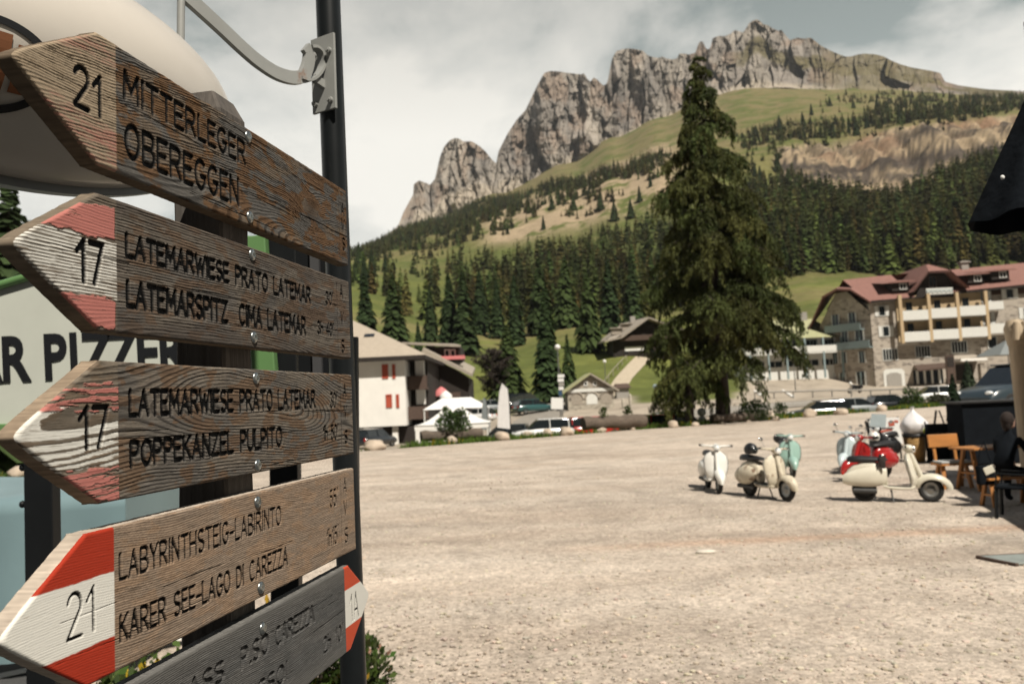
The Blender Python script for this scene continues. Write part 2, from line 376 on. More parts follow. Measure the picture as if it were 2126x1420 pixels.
# gravel lot: one sheet from behind the camera to the grass edge
lx = np.linspace(-46, 75, 560); lv = np.linspace(0, 1, 560) ** .8
LXX, LVV = np.meshgrid(lx, lv, indexing='ij')
ey = 35.5 + 0.643 * (LXX + 6.7) + 0.9 * (fbm(LXX / 3, LXX * 0 + 2, 5, 3) - 0.5)
y0 = np.minimum(-14, ey - 4)
LYY = y0 + (np.maximum(ey, y0 + 1) - y0) * LVV
LZ = 0.03 * (fbm(LXX / 5, LYY / 5, 2, 3) - 0.5) * np.clip(1, 0, 1)
trk = 0
for cx0, cy0, r0 in ((-30, 70, 52), (-30, 70, 53.6), (40, -30, 52.5), (40, -30, 54.1), (9, 90, 77.5), (9, 90, 79.1), (-60, -5, 66), (-60, -5, 67.6), (20, 60, 47), (20, 60, 48.6)):
    trk = trk + np.exp(-((np.hypot(LXX - cx0, LYY - cy0) - r0 + .25 * (fbm(LXX / 4, LYY / 4, 61, 2) - .5)) / .16) ** 2) * (.35 + .9 * fbm(LXX / 2.5, LYY / 2.5, 63, 3))
pt_ = fbm(LXX / 3.5 + 9, LYY / 1.6, 65, 4); pale_ = sstep(.55, .68, fbm(LXX / 6, LYY / 1.3, 67, 4)); damp = sstep(.60, .74, fbm(LXX / 2.2, LYY / 1.2, 69, 4))
pp = at(860, 1190, 9.3); strip = np.exp(-((LYY - 9.3 - .12 * (LXX + 1)) / .16) ** 2) * sstep(-3.2, -2.4, LXX) * sstep(.4, -.6, LXX); red_ = np.exp(-((LYY - 10.6 - .02 * LXX) / .22) ** 2) * sstep(-.5, 3, LXX)
lc = (1 - .13 * np.clip(trk, 0, 1.2) + .10 * (pt_ - .5) + .10 * pale_ - .10 * damp + .16 * strip)[..., None] * (1 + red_[..., None] * np.array([.02, -.12, -.2]))
m_gr = bpy.data.materials.new('gravel'); m_gr.use_nodes = True; t = m_gr.node_tree; b = t.nodes['Principled BSDF']; b.inputs['Roughness'].default_value = 0.95; b.inputs['Specular IOR Level'].default_value = 0.15
tcn = N(t, 'ShaderNodeTexCoord')
def noise_node(sc, det=5, ro=0.6):
    n = N(t, 'ShaderNodeTexNoise'); n.inputs['Scale'].default_value = sc; n.inputs['Detail'].default_value = det; n.inputs['Roughness'].default_value = ro; t.links.new(tcn.outputs['Object'], n.inputs['Vector']); return n
vo = N(t, 'ShaderNodeTexVoronoi'); vo.inputs['Scale'].default_value = 24; t.links.new(tcn.outputs['Object'], vo.inputs['Vector'])
vo2 = N(t, 'ShaderNodeTexVoronoi'); vo2.inputs['Scale'].default_value = 75; t.links.new(tcn.outputs['Object'], vo2.inputs['Vector'])
cr = N(t, 'ShaderNodeValToRGB'); cr.color_ramp.elements[0].color = (0.395, 0.325, 0.262, 1); cr.color_ramp.elements[1].color = (0.53, 0.462, 0.39, 1)
cr.color_ramp.elements[0].position = 0.3; cr.color_ramp.elements[1].position = 0.7
nA = noise_node(0.35, 6, 0.62); mpa = N(t, 'ShaderNodeMapping'); mpa.inputs['Scale'].default_value = (.35, 1.6, 1); mpa.inputs['Rotation'].default_value = (0, 0, R(-12)); t.links.new(tcn.outputs['Object'], mpa.inputs['Vector']); t.links.new(mpa.outputs[0], nA.inputs['Vector']); t.links.new(nA.outputs['Fac'], cr.inputs['Fac'])
hs = N(t, 'ShaderNodeSeparateColor'); t.links.new(vo.outputs['Color'], hs.inputs[0])
m1 = N(t, 'ShaderNodeMapRange'); m1.inputs['To Min'].default_value = 0.76; m1.inputs['To Max'].default_value = 1.2; t.links.new(hs.outputs[0], m1.inputs['Value'])
hs2 = N(t, 'ShaderNodeSeparateColor'); t.links.new(vo2.outputs['Color'], hs2.inputs[0])
m2 = N(t, 'ShaderNodeMapRange'); m2.inputs['To Min'].default_value = 0.8; m2.inputs['To Max'].default_value = 1.2; t.links.new(hs2.outputs[0], m2.inputs['Value'])
mm = N(t, 'ShaderNodeMath', operation='MULTIPLY'); t.links.new(m1.outputs[0], mm.inputs[0]); t.links.new(m2.outputs[0], mm.inputs[1])
nB = noise_node(1.1, 7, 0.7); mB = N(t, 'ShaderNodeMapRange'); mB.inputs['From Min'].default_value = .3; mB.inputs['From Max'].default_value = .7; mB.inputs['To Min'].default_value = .78; mB.inputs['To Max'].default_value = 1.2; t.links.new(nB.outputs['Fac'], mB.inputs['Value'])
mq = N(t, 'ShaderNodeMath', operation='MULTIPLY'); t.links.new(mm.outputs[0], mq.inputs[0]); t.links.new(mB.outputs[0], mq.inputs[1]); mm = mq
la = N(t, 'ShaderNodeAttribute', attribute_name='Col'); lm = N(t, 'ShaderNodeVectorMath', operation='MULTIPLY'); t.links.new(cr.outputs['Color'], lm.inputs[0]); t.links.new(la.outputs['Color'], lm.inputs[1])
sc_ = N(t, 'ShaderNodeVectorMath', operation='SCALE'); t.links.new(lm.outputs[0], sc_.inputs[0]); t.links.new(mm.outputs[0], sc_.inputs['Scale']); t.links.new(sc_.outputs[0], b.inputs['Base Color'])
bn = N(t, 'ShaderNodeBump'); bn.inputs['Strength'].default_value = 0.25; bn.inputs['Distance'].default_value = 0.02; t.links.new(vo.outputs['Distance'], bn.inputs['Height']); bn.invert = True; t.links.new(bn.outputs[0], b.inputs['Normal'])
lot = np_mesh('gravel_lot', np.stack([LXX, LYY, LZ], -1).reshape(-1, 3), grid_faces(560, 560), m_gr, col=lc.reshape(-1, 3)); tag(lot, kind='structure')

# loose pebbles of the near lot
rng = np.random.default_rng(5)
ico = bmesh.new(); bmesh.ops.create_icosphere(ico, subdivisions=1, radius=1); icv = np.array([v.co[:] for v in ico.verts]); icf = np.array([[v.index for v in f.verts] for f in ico.faces]); ico.free()
n = 15000
py_ = 5.0 + 17 * rng.random(n) ** 1.6; px_ = (rng.random(n) * 1.05 - 0.28) * py_ * 1.0
sz = 0.006 + 0.020 * rng.random(n) ** 4
sh = sz[:, None] * np.stack([0.8 + 0.6 * rng.random(n), 0.8 + 0.6 * rng.random(n), 0.4 + 0.35 * rng.random(n)], 1)
PV = icv[None] * sh[:, None, :] * (0.85 + 0.3 * rng.random((n, len(icv), 1))); ang = rng.random(n) * 6.28
ca, sa = np.cos(ang)[:, None], np.sin(ang)[:, None]
PV = np.stack([PV[..., 0] * ca - PV[..., 1] * sa + px_[:, None], PV[..., 0] * sa + PV[..., 1] * ca + py_[:, None], PV[..., 2] + 0.3 * sh[:, 2:3]], -1)
pc = np.array([0.45, 0.385, 0.31]) * (0.65 + 0.62 * rng.random((n, 1))) * (1 + 0.12 * (rng.random((n, 3)) - 0.5))
peb = np_mesh('pebbles', PV.reshape(-1, 3), (icf[None] + (np.arange(n) * len(icv))[:, None, None]).reshape(-1, 3), mat('pebble_stone', (0, 0, 0), 0.9, attr='Col', var=0.1), col=np.repeat(pc, len(icv), 0), smooth=False)
tag(peb, kind='stuff', label='loose pale pebbles scattered over the gravel lot', cat='gravel')

# ---- the limestone mountain behind the hill
RIDGE = [(560, 540), (740, 520), (799, 490), (826, 470), (838, 440), (850, 418), (858, 404), (859, 383), (870, 375), (884, 380), (893, 384), (903, 372), (908, 350), (913, 327), (922, 305), (933, 292), (944, 287), (953, 288), (962, 294), (980, 294), (996, 304), (1008, 315), (1020, 330), (1030, 340), (1035, 315), (1046, 293), (1055, 276), (1072, 250), (1091, 229), (1101, 208), (1110, 189), (1120, 170), (1130, 152), (1142, 148), (1160, 149), (1180, 152), (1205, 155), (1213, 153), (1219, 164), (1226, 170), (1233, 161), (1240, 166), (1252, 178), (1258, 176), (1262, 168), (1268, 134), (1272, 120), (1280, 107), (1292, 103), (1304, 101), (1320, 103), (1335, 106), (1343, 114), (1351, 118), (1366, 121), (1375, 118), (1383, 122), (1395, 124), (1406, 122), (1410, 112), (1420, 112), (1430, 114), (1444, 110), (1450, 91), (1455, 86), (1460, 88), (1465, 100), (1470, 104), (1476, 98), (1479, 81), (1486, 77), (1494, 75), (1505, 76), (1518, 70), (1526, 63), (1535, 66), (1543, 68), (1550, 58), (1556, 48), (1563, 44), (1570, 41), (1576, 43), (1585, 51), (1594, 53), (1605, 60), (1617, 65), (1622, 62), (1632, 75), (1640, 84), (1656, 79), (1670, 81), (1684, 79), (1695, 88), (1707, 97), (1725, 106), (1743, 114), (1755, 118), (1766, 118), (1780, 114), (1794, 112), (1815, 113), (1833, 117), (1850, 126), (1869, 134), (1890, 140), (1912, 144), (1935, 148), (1952, 152), (1962, 170), (1991, 178), (2050, 186), (2126, 190), (2250, 200)]
BASE = [(560, 560), (740, 530), (799, 496), (838, 472), (870, 458), (940, 440), (996, 414), (1060, 398), (1095, 386), (1166, 342), (1221, 320), (1312, 268), (1430, 216), (1490, 188), (1538, 172), (1632, 168), (1695, 175), (1774, 172), (1893, 178), (1962, 180), (2126, 196), (2250, 206)]
mpx = np.concatenate([np.arange(600, 840, 4), np.arange(840, 1980, 1.6), np.arange(1980, 2240, 6)]); mt = np.linspace(0, 1, 130)
rp = np.array(RIDGE, float); bp = np.array(BASE, float)
ry_ = np.interp(mpx, rp[:, 0], rp[:, 1]); by_ = np.interp(mpx, bp[:, 0], bp[:, 1]) + 14
MP, MT = np.meshgrid(mpx, mt, indexing='ij')
ry2, by2 = ry_[:, None], by_[:, None]
hh = np.clip((by2 - ry2 - 14) / 120, 0, 1.4)
ridged = lambda x, y, s, o=5: 1 - np.abs(2 * fbm(x, y, s, o, 0.55) - 1)
PYm = by2 + (ry2 - by2) * MT
col1 = ridged(MP / 58 + 0.9 * fbm(PYm / 80, MP / 70, 9, 4), PYm / 190, 51)
col2 = ridged(MP / 11 + .8 * fbm(PYm / 24, MP / 30, 10, 3), PYm / 36, 53, 4); fine = fbm(MP / 3.0, PYm / 9.0, 55, 3); ledg = fbm(MP / 40, PYm / 16, 57, 4)
env = np.sin(np.clip(MT, 0, .5) * np.pi) ** 0.5
YM = 1490 + hh * 170 * MT ** 0.9 + (MT > 0.999) * 0
wx = MP + 14 * (fbm(PYm / 40, MP / 50, 81, 3) - .5); wy = PYm + 10 * (fbm(MP / 30, PYm / 40, 83, 3) - .5)
A1, A2_, I1 = worley(wx / 52, wy / 150, 85); B1_, B2_, I2 = worley(wx / 17, wy / 62, 87); C1_, C2_, I3 = worley(wx / 6.5, wy / 15, 89)
YM = YM + hh * env * (-110 * (I1 - .5) + 34 * (.45 - np.minimum(A2_ - A1, .45)) - 40 * (I2 - .5) + 16 * (.3 - np.minimum(B2_ - B1_, .3)) - 11 * (I3 - .5) - 70 * (col1 - .6) + 22 * (ledg - 0.5))
YM = np.maximum(YM, 1420)
vx = np.stack([(MP - CX) / FPX, -(PYm - CY) / FPX, -np.ones_like(MP)], -1) @ MC.T
PM = CAM + vx * (YM / vx[..., 1])[..., None]
# the back of the massif falls away behind the ridge
bk = [PM]
for k_, (dy, fz) in enumerate(((40, 0.97), (160, 0.8), (420, 0.35))):
    q = PM[:, -1:].copy(); q[..., 0] *= (q[..., 1:2] + dy)[..., 0] / q[..., 1]; q[..., 1] += dy; q[..., 2] *= fz; bk.append(q)
PMa = np.concatenate(bk, 1)
lime = np.array([0.225, 0.20, 0.175]); pale = np.array([0.315, 0.28, 0.238]); streak = np.array([0.11, 0.105, 0.10]); ochre = np.array([0.25, 0.185, 0.14]); alp = np.array([0.13, 0.112, 0.055])
rel = np.clip((PYm - ry2) / np.maximum(by2 - ry2, 1), 0, 1)
n4 = fbm(MP / 45, PYm / 80, 61, 5); n5 = fbm(MP / 9, PYm / 60, 63, 4)
CM = mixc(np.broadcast_to(lime, MP.shape + (3,)), pale, sstep(0.42, 0.62, n4))
CM = mixc(CM, streak, sstep(0.52, 0.72, n5) * 0.45)
CM = CM * (.82 + .36 * I2[..., None]); CM = mixc(CM, ochre, sstep(0.54, 0.7, fbm(MP / 40, PYm / 40, 65, 4)) * 0.6)
scree = sstep(0.60, 0.75, rel + 0.3 * (n4 - 0.5)) * (1 - sstep(1050, 1120, MP)) + 0.9 * sstep(0.86, 0.95, rel + .1 * (n4 - .5)) * sstep(1050, 1120, MP)
CM = mixc(CM, np.array([0.38, 0.33, 0.265]), np.clip(scree, 0, 1))
gmask = sstep(1500, 1560, MP) * (sstep(0.28, 0.36, rel + 0.35 * (n4 - .5)) * (1 - sstep(0.52, 0.62, rel + 0.3 * (n4 - .5)))) + sstep(1660, 1760, MP) * sstep(0.4, 0.56, n4 + 0.12 * (rel < 0.4)) * 0.85
CM = mixc(CM, alp, np.clip(gmask, 0, 1) * (0.7 + 0.3 * n5))
CMa = np.concatenate([CM] + [CM[:, -1:]] * 3, 1)
mountain = np_mesh('mountain', PMa.reshape(-1, 3), grid_faces(len(mpx), len(mt) + 3), mat('limestone', (0, 0, 0), 0.95, attr='Col', var=0.16, scale=0.05, spec=0.1, bump=0.0), col=CMa.reshape(-1, 3), smooth=False)
tag(mountain, kind='structure')

# ---- draped roads, path and markings
def drape(name, pts, width, m, dz=0.05, kind='structure', step=1.0):
    P = [Vector((p[0], p[1], 0)) for p in pts]; V = []; cum = []
    for a_, b_ in zip(P[:-1], P[1:]):
        k = max(1, int((b_ - a_).length / step))
        for i in range(k): cum.append(a_.lerp(b_, i / k))
    cum.append(P[-1]); nw = 5
    for i, p in enumerate(cum):
        d = (cum[min(i + 1, len(cum) - 1)] - cum[max(i - 1, 0)]).normalized(); s_ = Vector((d.y, -d.x, 0))
        for j in range(nw):
            q = p + s_ * width * (j / (nw - 1) - 0.5); V.append((q.x, q.y, ground(q.x, q.y) + dz))
    o = np_mesh(name, V, grid_faces(len(cum), nw), m); return tag(o, kind=kind) if kind else o
m_yard = mat('dark_asphalt', (0.055, 0.055, 0.055), 0.9, var=0.2, scale=3, bump=.3, bscale=60)
for a_, b_, c_, d_ in ((-34, 10, -14, 4.4), (-34, -3.3, 4.404, 9.2)):  # first sheet unseen, added to cut gravel bounce; second is asphalt at left
    yv = [(x, y, .052) for x in np.linspace(a_, b_, 12) for y in np.linspace(c_, d_, 8)]; tag(np_mesh('asphalt_bounce_cut', yv, grid_faces(12, 8), m_yard), kind='structure')
def gx(px, Y): return ((px - CX) / FPX * Y, Y)
m_road = mat('asphalt', (0.27, 0.245, 0.21), 0.9, var=0.15, scale=1.5)
m_path = mat('path_gravel', (0.46, 0.39, 0.29), 0.95, var=0.15, scale=2)
m_line = mat('road_paint', (0.75, 0.73, 0.68), 0.7, var=0.1)
drape('road', [gx(760, 56), gx(1000, 60), gx(1180, 66), gx(1400, 72), gx(1600, 76), gx(1900, 80), gx(2300, 82)], 6.0, m_road, 0.07)
drape('lane_marking', [gx(1000, 60), gx(1180, 66), gx(1400, 72), gx(1600, 76), gx(1900, 80), gx(2200, 82)], 0.18, m_line, 0.11)
drape('side_road', [gx(1100, 66), gx(1105, 78), gx(1140, 90), gx(1200, 108)], 4.5, m_road, 0.06)
drape('footpath', [gx(1215, 88), gx(1245, 98), gx(1290, 118), gx(1335, 137)], 2.6, m_path, 0.12)
for k_, (p0, p1) in enumerate((((1618, 100), (1640, 86)), ((1560, 100), (1575, 90)))):
    drape('parking_line', [gx(p0[0], p0[1]), gx(p1[0], p1[1])], 0.35, m_line, 0.1)
# ================================================================== TREES
m_needle = mat('spruce_needles', (0, 0, 0), 0.8, attr='Col', var=0.25, scale=0.6, spec=0.15, trans=0.18)
m_bark = mat('bark', (0.045, 0.034, 0.027), 0.95, var=0.35, scale=5, bump=0.7, bscale=14, stretch=(1, 1, 0.25))
m_leaf = mat('leaf_green', (0, 0, 0), 0.6, attr='Col', var=0.25, scale=2, spec=0.25, trans=0.25)

def conifer_np(seed, n, rad=0.17, base=0.06, size=1.0, droop=0.5, colr=(0.030, 0.050, 0.017)):
    """unit-height crown of many short bent sprays; returns verts, quads, colours"""
    g = np.random.default_rng(seed)
    h = base + (0.985 - base) * g.random(n) ** 1.15
    th = g.random(n) * 6.283
    lob = 0.75 + 0.5 * vnoise(h * 14, th * 1.2, seed)
    rr = rad * (1 - h) ** 0.82 * lob * (0.55 + 0.5 * g.random(n)) + 0.008
    wd = (0.018 + 0.035 * (1 - h)) * (0.7 + 0.7 * g.random(n)) * size
    c, s = np.cos(th), np.sin(th)
    inner = 0.25 * rr
    z0 = h + 0.18 * rr; z1 = h - droop * rr * (0.5 + 0.5 * g.random(n)); zm = (z0 + z1) / 2 + 0.12 * rr
    def P(r, z, off): return np.stack([r * c - off * s, r * s + off * c, z], -1)
    V = np.stack([P(inner, z0, -wd * .5), P(inner, z0, wd * .5), P(rr * .7, zm, -wd), P(rr * .7, zm - .3 * wd, wd), P(rr, z1, -wd * .3), P(rr, z1, wd * .3)], 1)
    b = (np.arange(n) * 6)[:, None]
    F = np.concatenate([b + np.array([[0, 1, 3, 2]]), b + np.array([[2, 3, 5, 4]])])
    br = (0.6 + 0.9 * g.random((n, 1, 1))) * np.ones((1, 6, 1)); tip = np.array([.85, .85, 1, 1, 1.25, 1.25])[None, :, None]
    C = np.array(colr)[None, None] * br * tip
    return V.reshape(-1, 3), F, np.broadcast_to(C, (n, 6, 3)).reshape(-1, 3)
def trunk_np(r0=0.012, n=6):
    a = np.arange(n) * 2 * np.pi / n
    V = np.concatenate([np.stack([r * np.cos(a), r * np.sin(a), np.full(n, z)], -1) for r, z in ((r0, -0.03), (r0 * .7, 0.45), (r0 * .15, 0.96))])
    F = [[k * n + i, k * n + (i + 1) % n, (k + 1) * n + (i + 1) % n, (k + 1) * n + i] for k in range(2) for i in range(n)]
    return V, np.array(F)

# --- the far wood, one mass
g = np.random.default_rng(11)
LOD = [conifer_np(100 + k, 46, rad=0.19, size=2.0, colr=(0.042 + .010 * (k % 3), 0.057 + .009 * (k % 2), 0.019)) for k in range(5)]
LODN = [conifer_np(120 + k, 150, rad=(.17, .2, .18, .22, .16)[k], size=1.25, colr=(0.042 + .010 * (k % 3), 0.057 + .009 * (k % 2), 0.019)) for k in range(5)]
def wood_density(px, Y, x, y):
    nz = fbm(x / 38, y / 38, 71, 4); nz2 = fbm(x / 14, y / 14, 73, 3); d = np.zeros_like(px)
    # lower wood, right of the larch and under the landslide
    d = np.maximum(d, sstep(1500, 1560, px) * sstep(298, 315, Y + 0 * px) * (1 - sstep(585, 612, Y)))
    d = np.maximum(d, sstep(1940, 2040, px) * sstep(298, 315, Y) * (1 - sstep(640, 700, Y)))
    # middle wood left of the larch
    top = np.interp(px, [300, 700, 860, 1000, 1150, 1300, 1400, 1500], [850, 850, 800, 690, 655, 680, 700, 720])
    dm = (1 - sstep(1480, 1560, px)) * sstep(235, 285, Y + 110 * (nz - .5)) * (1 - sstep(0.85, 1.0, Y / top))
    dm = dm * np.where(px < 930, sstep(0.50, 0.57, .6 * nz + .4 * nz2 - 0.08 * sstep(300, 240, Y) + 0.12 * sstep(780, 930, px)), 1) 
    dm = dm * np.where(Y > 560, sstep(0.42, 0.5, nz + (0.10 - (Y - 560) / 2600)), sstep(0.465, 0.52, .5 * nz + .5 * nz2 + 0.05 * sstep(300, 400, Y) - 0.03 * sstep(480, 620, Y)))
    d = np.maximum(d, dm)
    # belt above the landslide and scattered trees over the pasture
    belt = sstep(1540, 1600, px) * (1 - sstep(2060, 2200, px)) * sstep(775, 800, Y) * (1 - sstep(880, 960, Y + 120 * (nz - .5))) * sstep(0.36, 0.44, nz2 * .5 + nz * .5)
    d = np.maximum(d, belt)
    d = np.maximum(d, sstep(1700, 1950, px) * sstep(840, 900, Y) * (1 - sstep(1250, 1450, Y)) * sstep(0.5, 0.6, nz) * 0.8)
    d = np.maximum(d, sstep(1560, 1600, px) * (1 - sstep(1640, 1720, px)) * sstep(590, 620, Y) * (1 - sstep(720, 780, Y)) * sstep(0.4, 0.5, nz2) * .9)
    # clumps climbing to the ridge above the bare banks
    lim = np.interp(px, [760, 1000, 1100, 1200, 1300, 1400], [1400, 1380, 1200, 1030, 920, 860])
    d2 = sstep(700, 730, px) * (1 - sstep(1390, 1430, px)) * sstep(690, 740, Y) * (1 - sstep(.97, 1.03, Y / lim)) * sstep(.535, .575, .4 * nz + .6 * nz2 + .055 * sstep(.75, 1, Y / lim)) * 3
    d = d * np.where((px < 1480) & (Y < 900), 0.16 + .50 * sstep(930, 1060, px) * (1 - .55 * sstep(520, 640, Y)) * sstep(.40, .56, nz2), 1)
    d = d * np.where((px > 1480) & (Y < 600), .62 + .38 * sstep(.4, .5, nz2), 1)
    return np.maximum(d, d2 * .8)
nc = 90000
Yc = np.sqrt(g.random(nc) * (1400.0 ** 2 - 200.0 ** 2) + 200.0 ** 2); ac = -0.42 + 1.12 * g.random(nc); pxc = CX + FPX * ac
xc = ac * Yc
sp = np.clip((420 / Yc) ** 1.0, 0.25, 1.0)
keep = g.random(nc) < wood_density(pxc, Yc, xc, Yc) * sp * 0.62
xc, Yc, pxc = xc[keep], Yc[keep], pxc[keep]; zc = ground_np(xc, Yc)
hc = (5 + 13 * g.random(len(xc)) ** 1.1) * np.where(Yc > 620, 0.85, 1.0); hc = np.where((pxc > 1500) & (Yc < 620), hc * 1.15, hc)
print('far wood trees:', len(xc))
VV, FF, CC = [], [], []; off = 0
for i in range(len(xc)):
    V, F, Cc = (LODN if Yc[i] < 400 else LOD)[i % 5]; a = g.random() * 6.28; wd = hc[i] * (0.85 + 0.5 * g.random())
    ca, sa = math.cos(a) * wd, math.sin(a) * wd
    VV.append(np.stack([V[:, 0] * ca - V[:, 1] * sa + xc[i], V[:, 0] * sa + V[:, 1] * ca + Yc[i], V[:, 2] * hc[i] + zc[i] - 0.3], -1)); FF.append(F + off); off += len(V)
    warm = 0.55 + 1.35 * g.random() ** 1.4 + .35 * (vnoise(xc[i:i+1] / 30, Yc[i:i+1] / 30, 91)[0] - .5); CC.append(Cc * np.array([warm * (1 + 0.3 * g.random()), warm * (1 + .1 * g.random()), warm * .95]))
wood = np_mesh('forest', np.concatenate(VV), np.concatenate(FF), m_needle, col=np.concatenate(CC), smooth=False)
tag(wood, kind='stuff', label='dark spruce forest covering the mountainside below the cliffs', cat='forest')

# --- single conifers, crown and trunk of their own
PROTO = []
for k in range(5):
    V, F, Cc = conifer_np(200 + k, 620, rad=(0.15, 0.19, 0.17, 0.21, 0.16)[k], size=0.8, colr=((0.030, 0.050, 0.018), (0.036, 0.056, 0.018), (0.026, 0.044, 0.016), (0.040, 0.060, 0.018), (0.030, 0.048, 0.017))[k])
    o = np_mesh('crown', V, F, m_needle, col=Cc, smooth=False); tv, tf = trunk_np(); q = np_mesh('trunk', tv, tf, m_bark)
    PROTO.append((o.data, q.data)); bpy.data.objects.remove(o); bpy.data.objects.remove(q)
def spruce(px, Y, h, k, label, wide=1.0, group=None, name='spruce_tree', cat='tree'):
    p = gpt(px, Y, -0.1)
    t_ = thing(name, label, cat, p, random.random() * 6, group)
    for nm, me in zip(('crown', 'trunk'), PROTO[k % 5]):
        o = bpy.data.objects.new(nm, me); COL.objects.link(o); o.parent = t_; o.scale = (h * wide, h * wide, h)
    return t_
random.seed(4)
GS = 'single trees on the meadow below the forest'
spruce(1135, 98, 14.5, 0, 'tall narrow spruce behind the white globe street lamp', 1.15, GS)
spruce(1177, 98, 8.5, 1, 'short slim young spruce right of the tall spruce behind the street lamp', 0.9, GS)
spruce(1224, 150, 16, 3, 'broad spruce standing on the meadow just left of the dark chalet', 1.0, GS)
spruce(1052, 105, 10.5, 3, 'bushy dark spruce on the slope right of the grey leafless tree', 1.45, GS)
spruce(935, 165, 17, 2, 'dark spruce behind the brown roof of the timber lodge, leftmost of a close pair', 1.2, GS)
spruce(965, 160, 17.5, 4, 'dark spruce behind the brown roof of the timber lodge, rightmost of a close pair', 1.3, GS)
spruce(1072, 182, 17, 0, 'spruce on the tan meadow bank above the bushy dark spruce', 1.1, GS)
spruce(760, 150, 15, 2, 'dark spruce rising right above the white building hip roof ridge', 1.3, GS)
spruce(818, 155, 16, 1, 'green spruce behind the right slope of the white building roof', 1.3, GS)
spruce(868, 150, 7, 0, 'small pointed spruce between two tall ones behind the timber lodge', 1.2, GS)
spruce(895, 190, 14, 4, 'slender spruce on the bank behind the small pointed spruce', 1.1, GS)
spruce(1000, 215, 18, 2, 'dark spruce at the lower edge of the wood above the lodge roof', 1.2, GS)
spruce(1035, 205, 16, 0, 'spruce left of the tan meadow bank at the lower edge of the wood', 1.1, GS)
spruce(1125, 200, 20, 1, 'dense spruce at the meadow edge above the tall narrow spruce', 1.2, GS)
spruce(1180, 205, 19, 3, 'spruce at the meadow edge right of the small green clearing', 1.2, GS)
spruce(1270, 185, 18, 2, 'spruce directly behind the pale roof of the dark chalet', 1.2, GS)
spruce(1320, 190, 19, 4, 'spruce behind the right end of the dark chalet roof', 1.2, GS)
spruce(-25, 36, 11, 1, 'blurred pine at the left picture edge behind the green framed sign', 1.3, 'pines behind the green framed sign')
spruce(14, 44, 17.5, 4, 'tall blurred conifer rising left of the wooden arrow boards above the green sign', 1.2, 'pines behind the green framed sign')
spruce(58, 40, 13.8, 2, 'shorter blurred pine right beside the tall conifer behind the green sign', 1.2, 'pines behind the green framed sign')
# loners seen against the pasture above the landslide and along the upper tree line
up = [(1592, 690), (1602, 640), (1648, 625), (1660, 640), (1675, 610), (1690, 655), (1640, 700), (1700, 800), (1725, 805), (1762, 812), (1796, 820), (1812, 806), (1835, 828), (1862, 815), (1905, 830), (1930, 845), (1770, 900), (1700, 930), (1600, 880), (1650, 905), (1720, 1010), (1810, 1060), (1860, 1010), (1760, 1120), (1985, 905), (2015, 930), (2040, 900), (2065, 940), (1880, 960), (1945, 1000), (1110, 820), (1160, 760), (1175, 790), (1205, 740), (1090, 900), (1040, 960), (1010, 1000), (1240, 770), (1262, 705), (1345, 690), (1370, 720), (1325, 650), (960, 1050), (920, 1100), (885, 1150), (1140, 690), (1290, 650), (760, 330), (742, 420), (776, 470), (805, 520), (750, 520)]
for k, (a_, b_) in enumerate(up):
    spruce(a_, b_, 12 + (k * 37 % 8), k, 'dark spruce standing loose on the upper mountain pasture or bare bank', 1.35, 'loose spruces on the upper slopes')

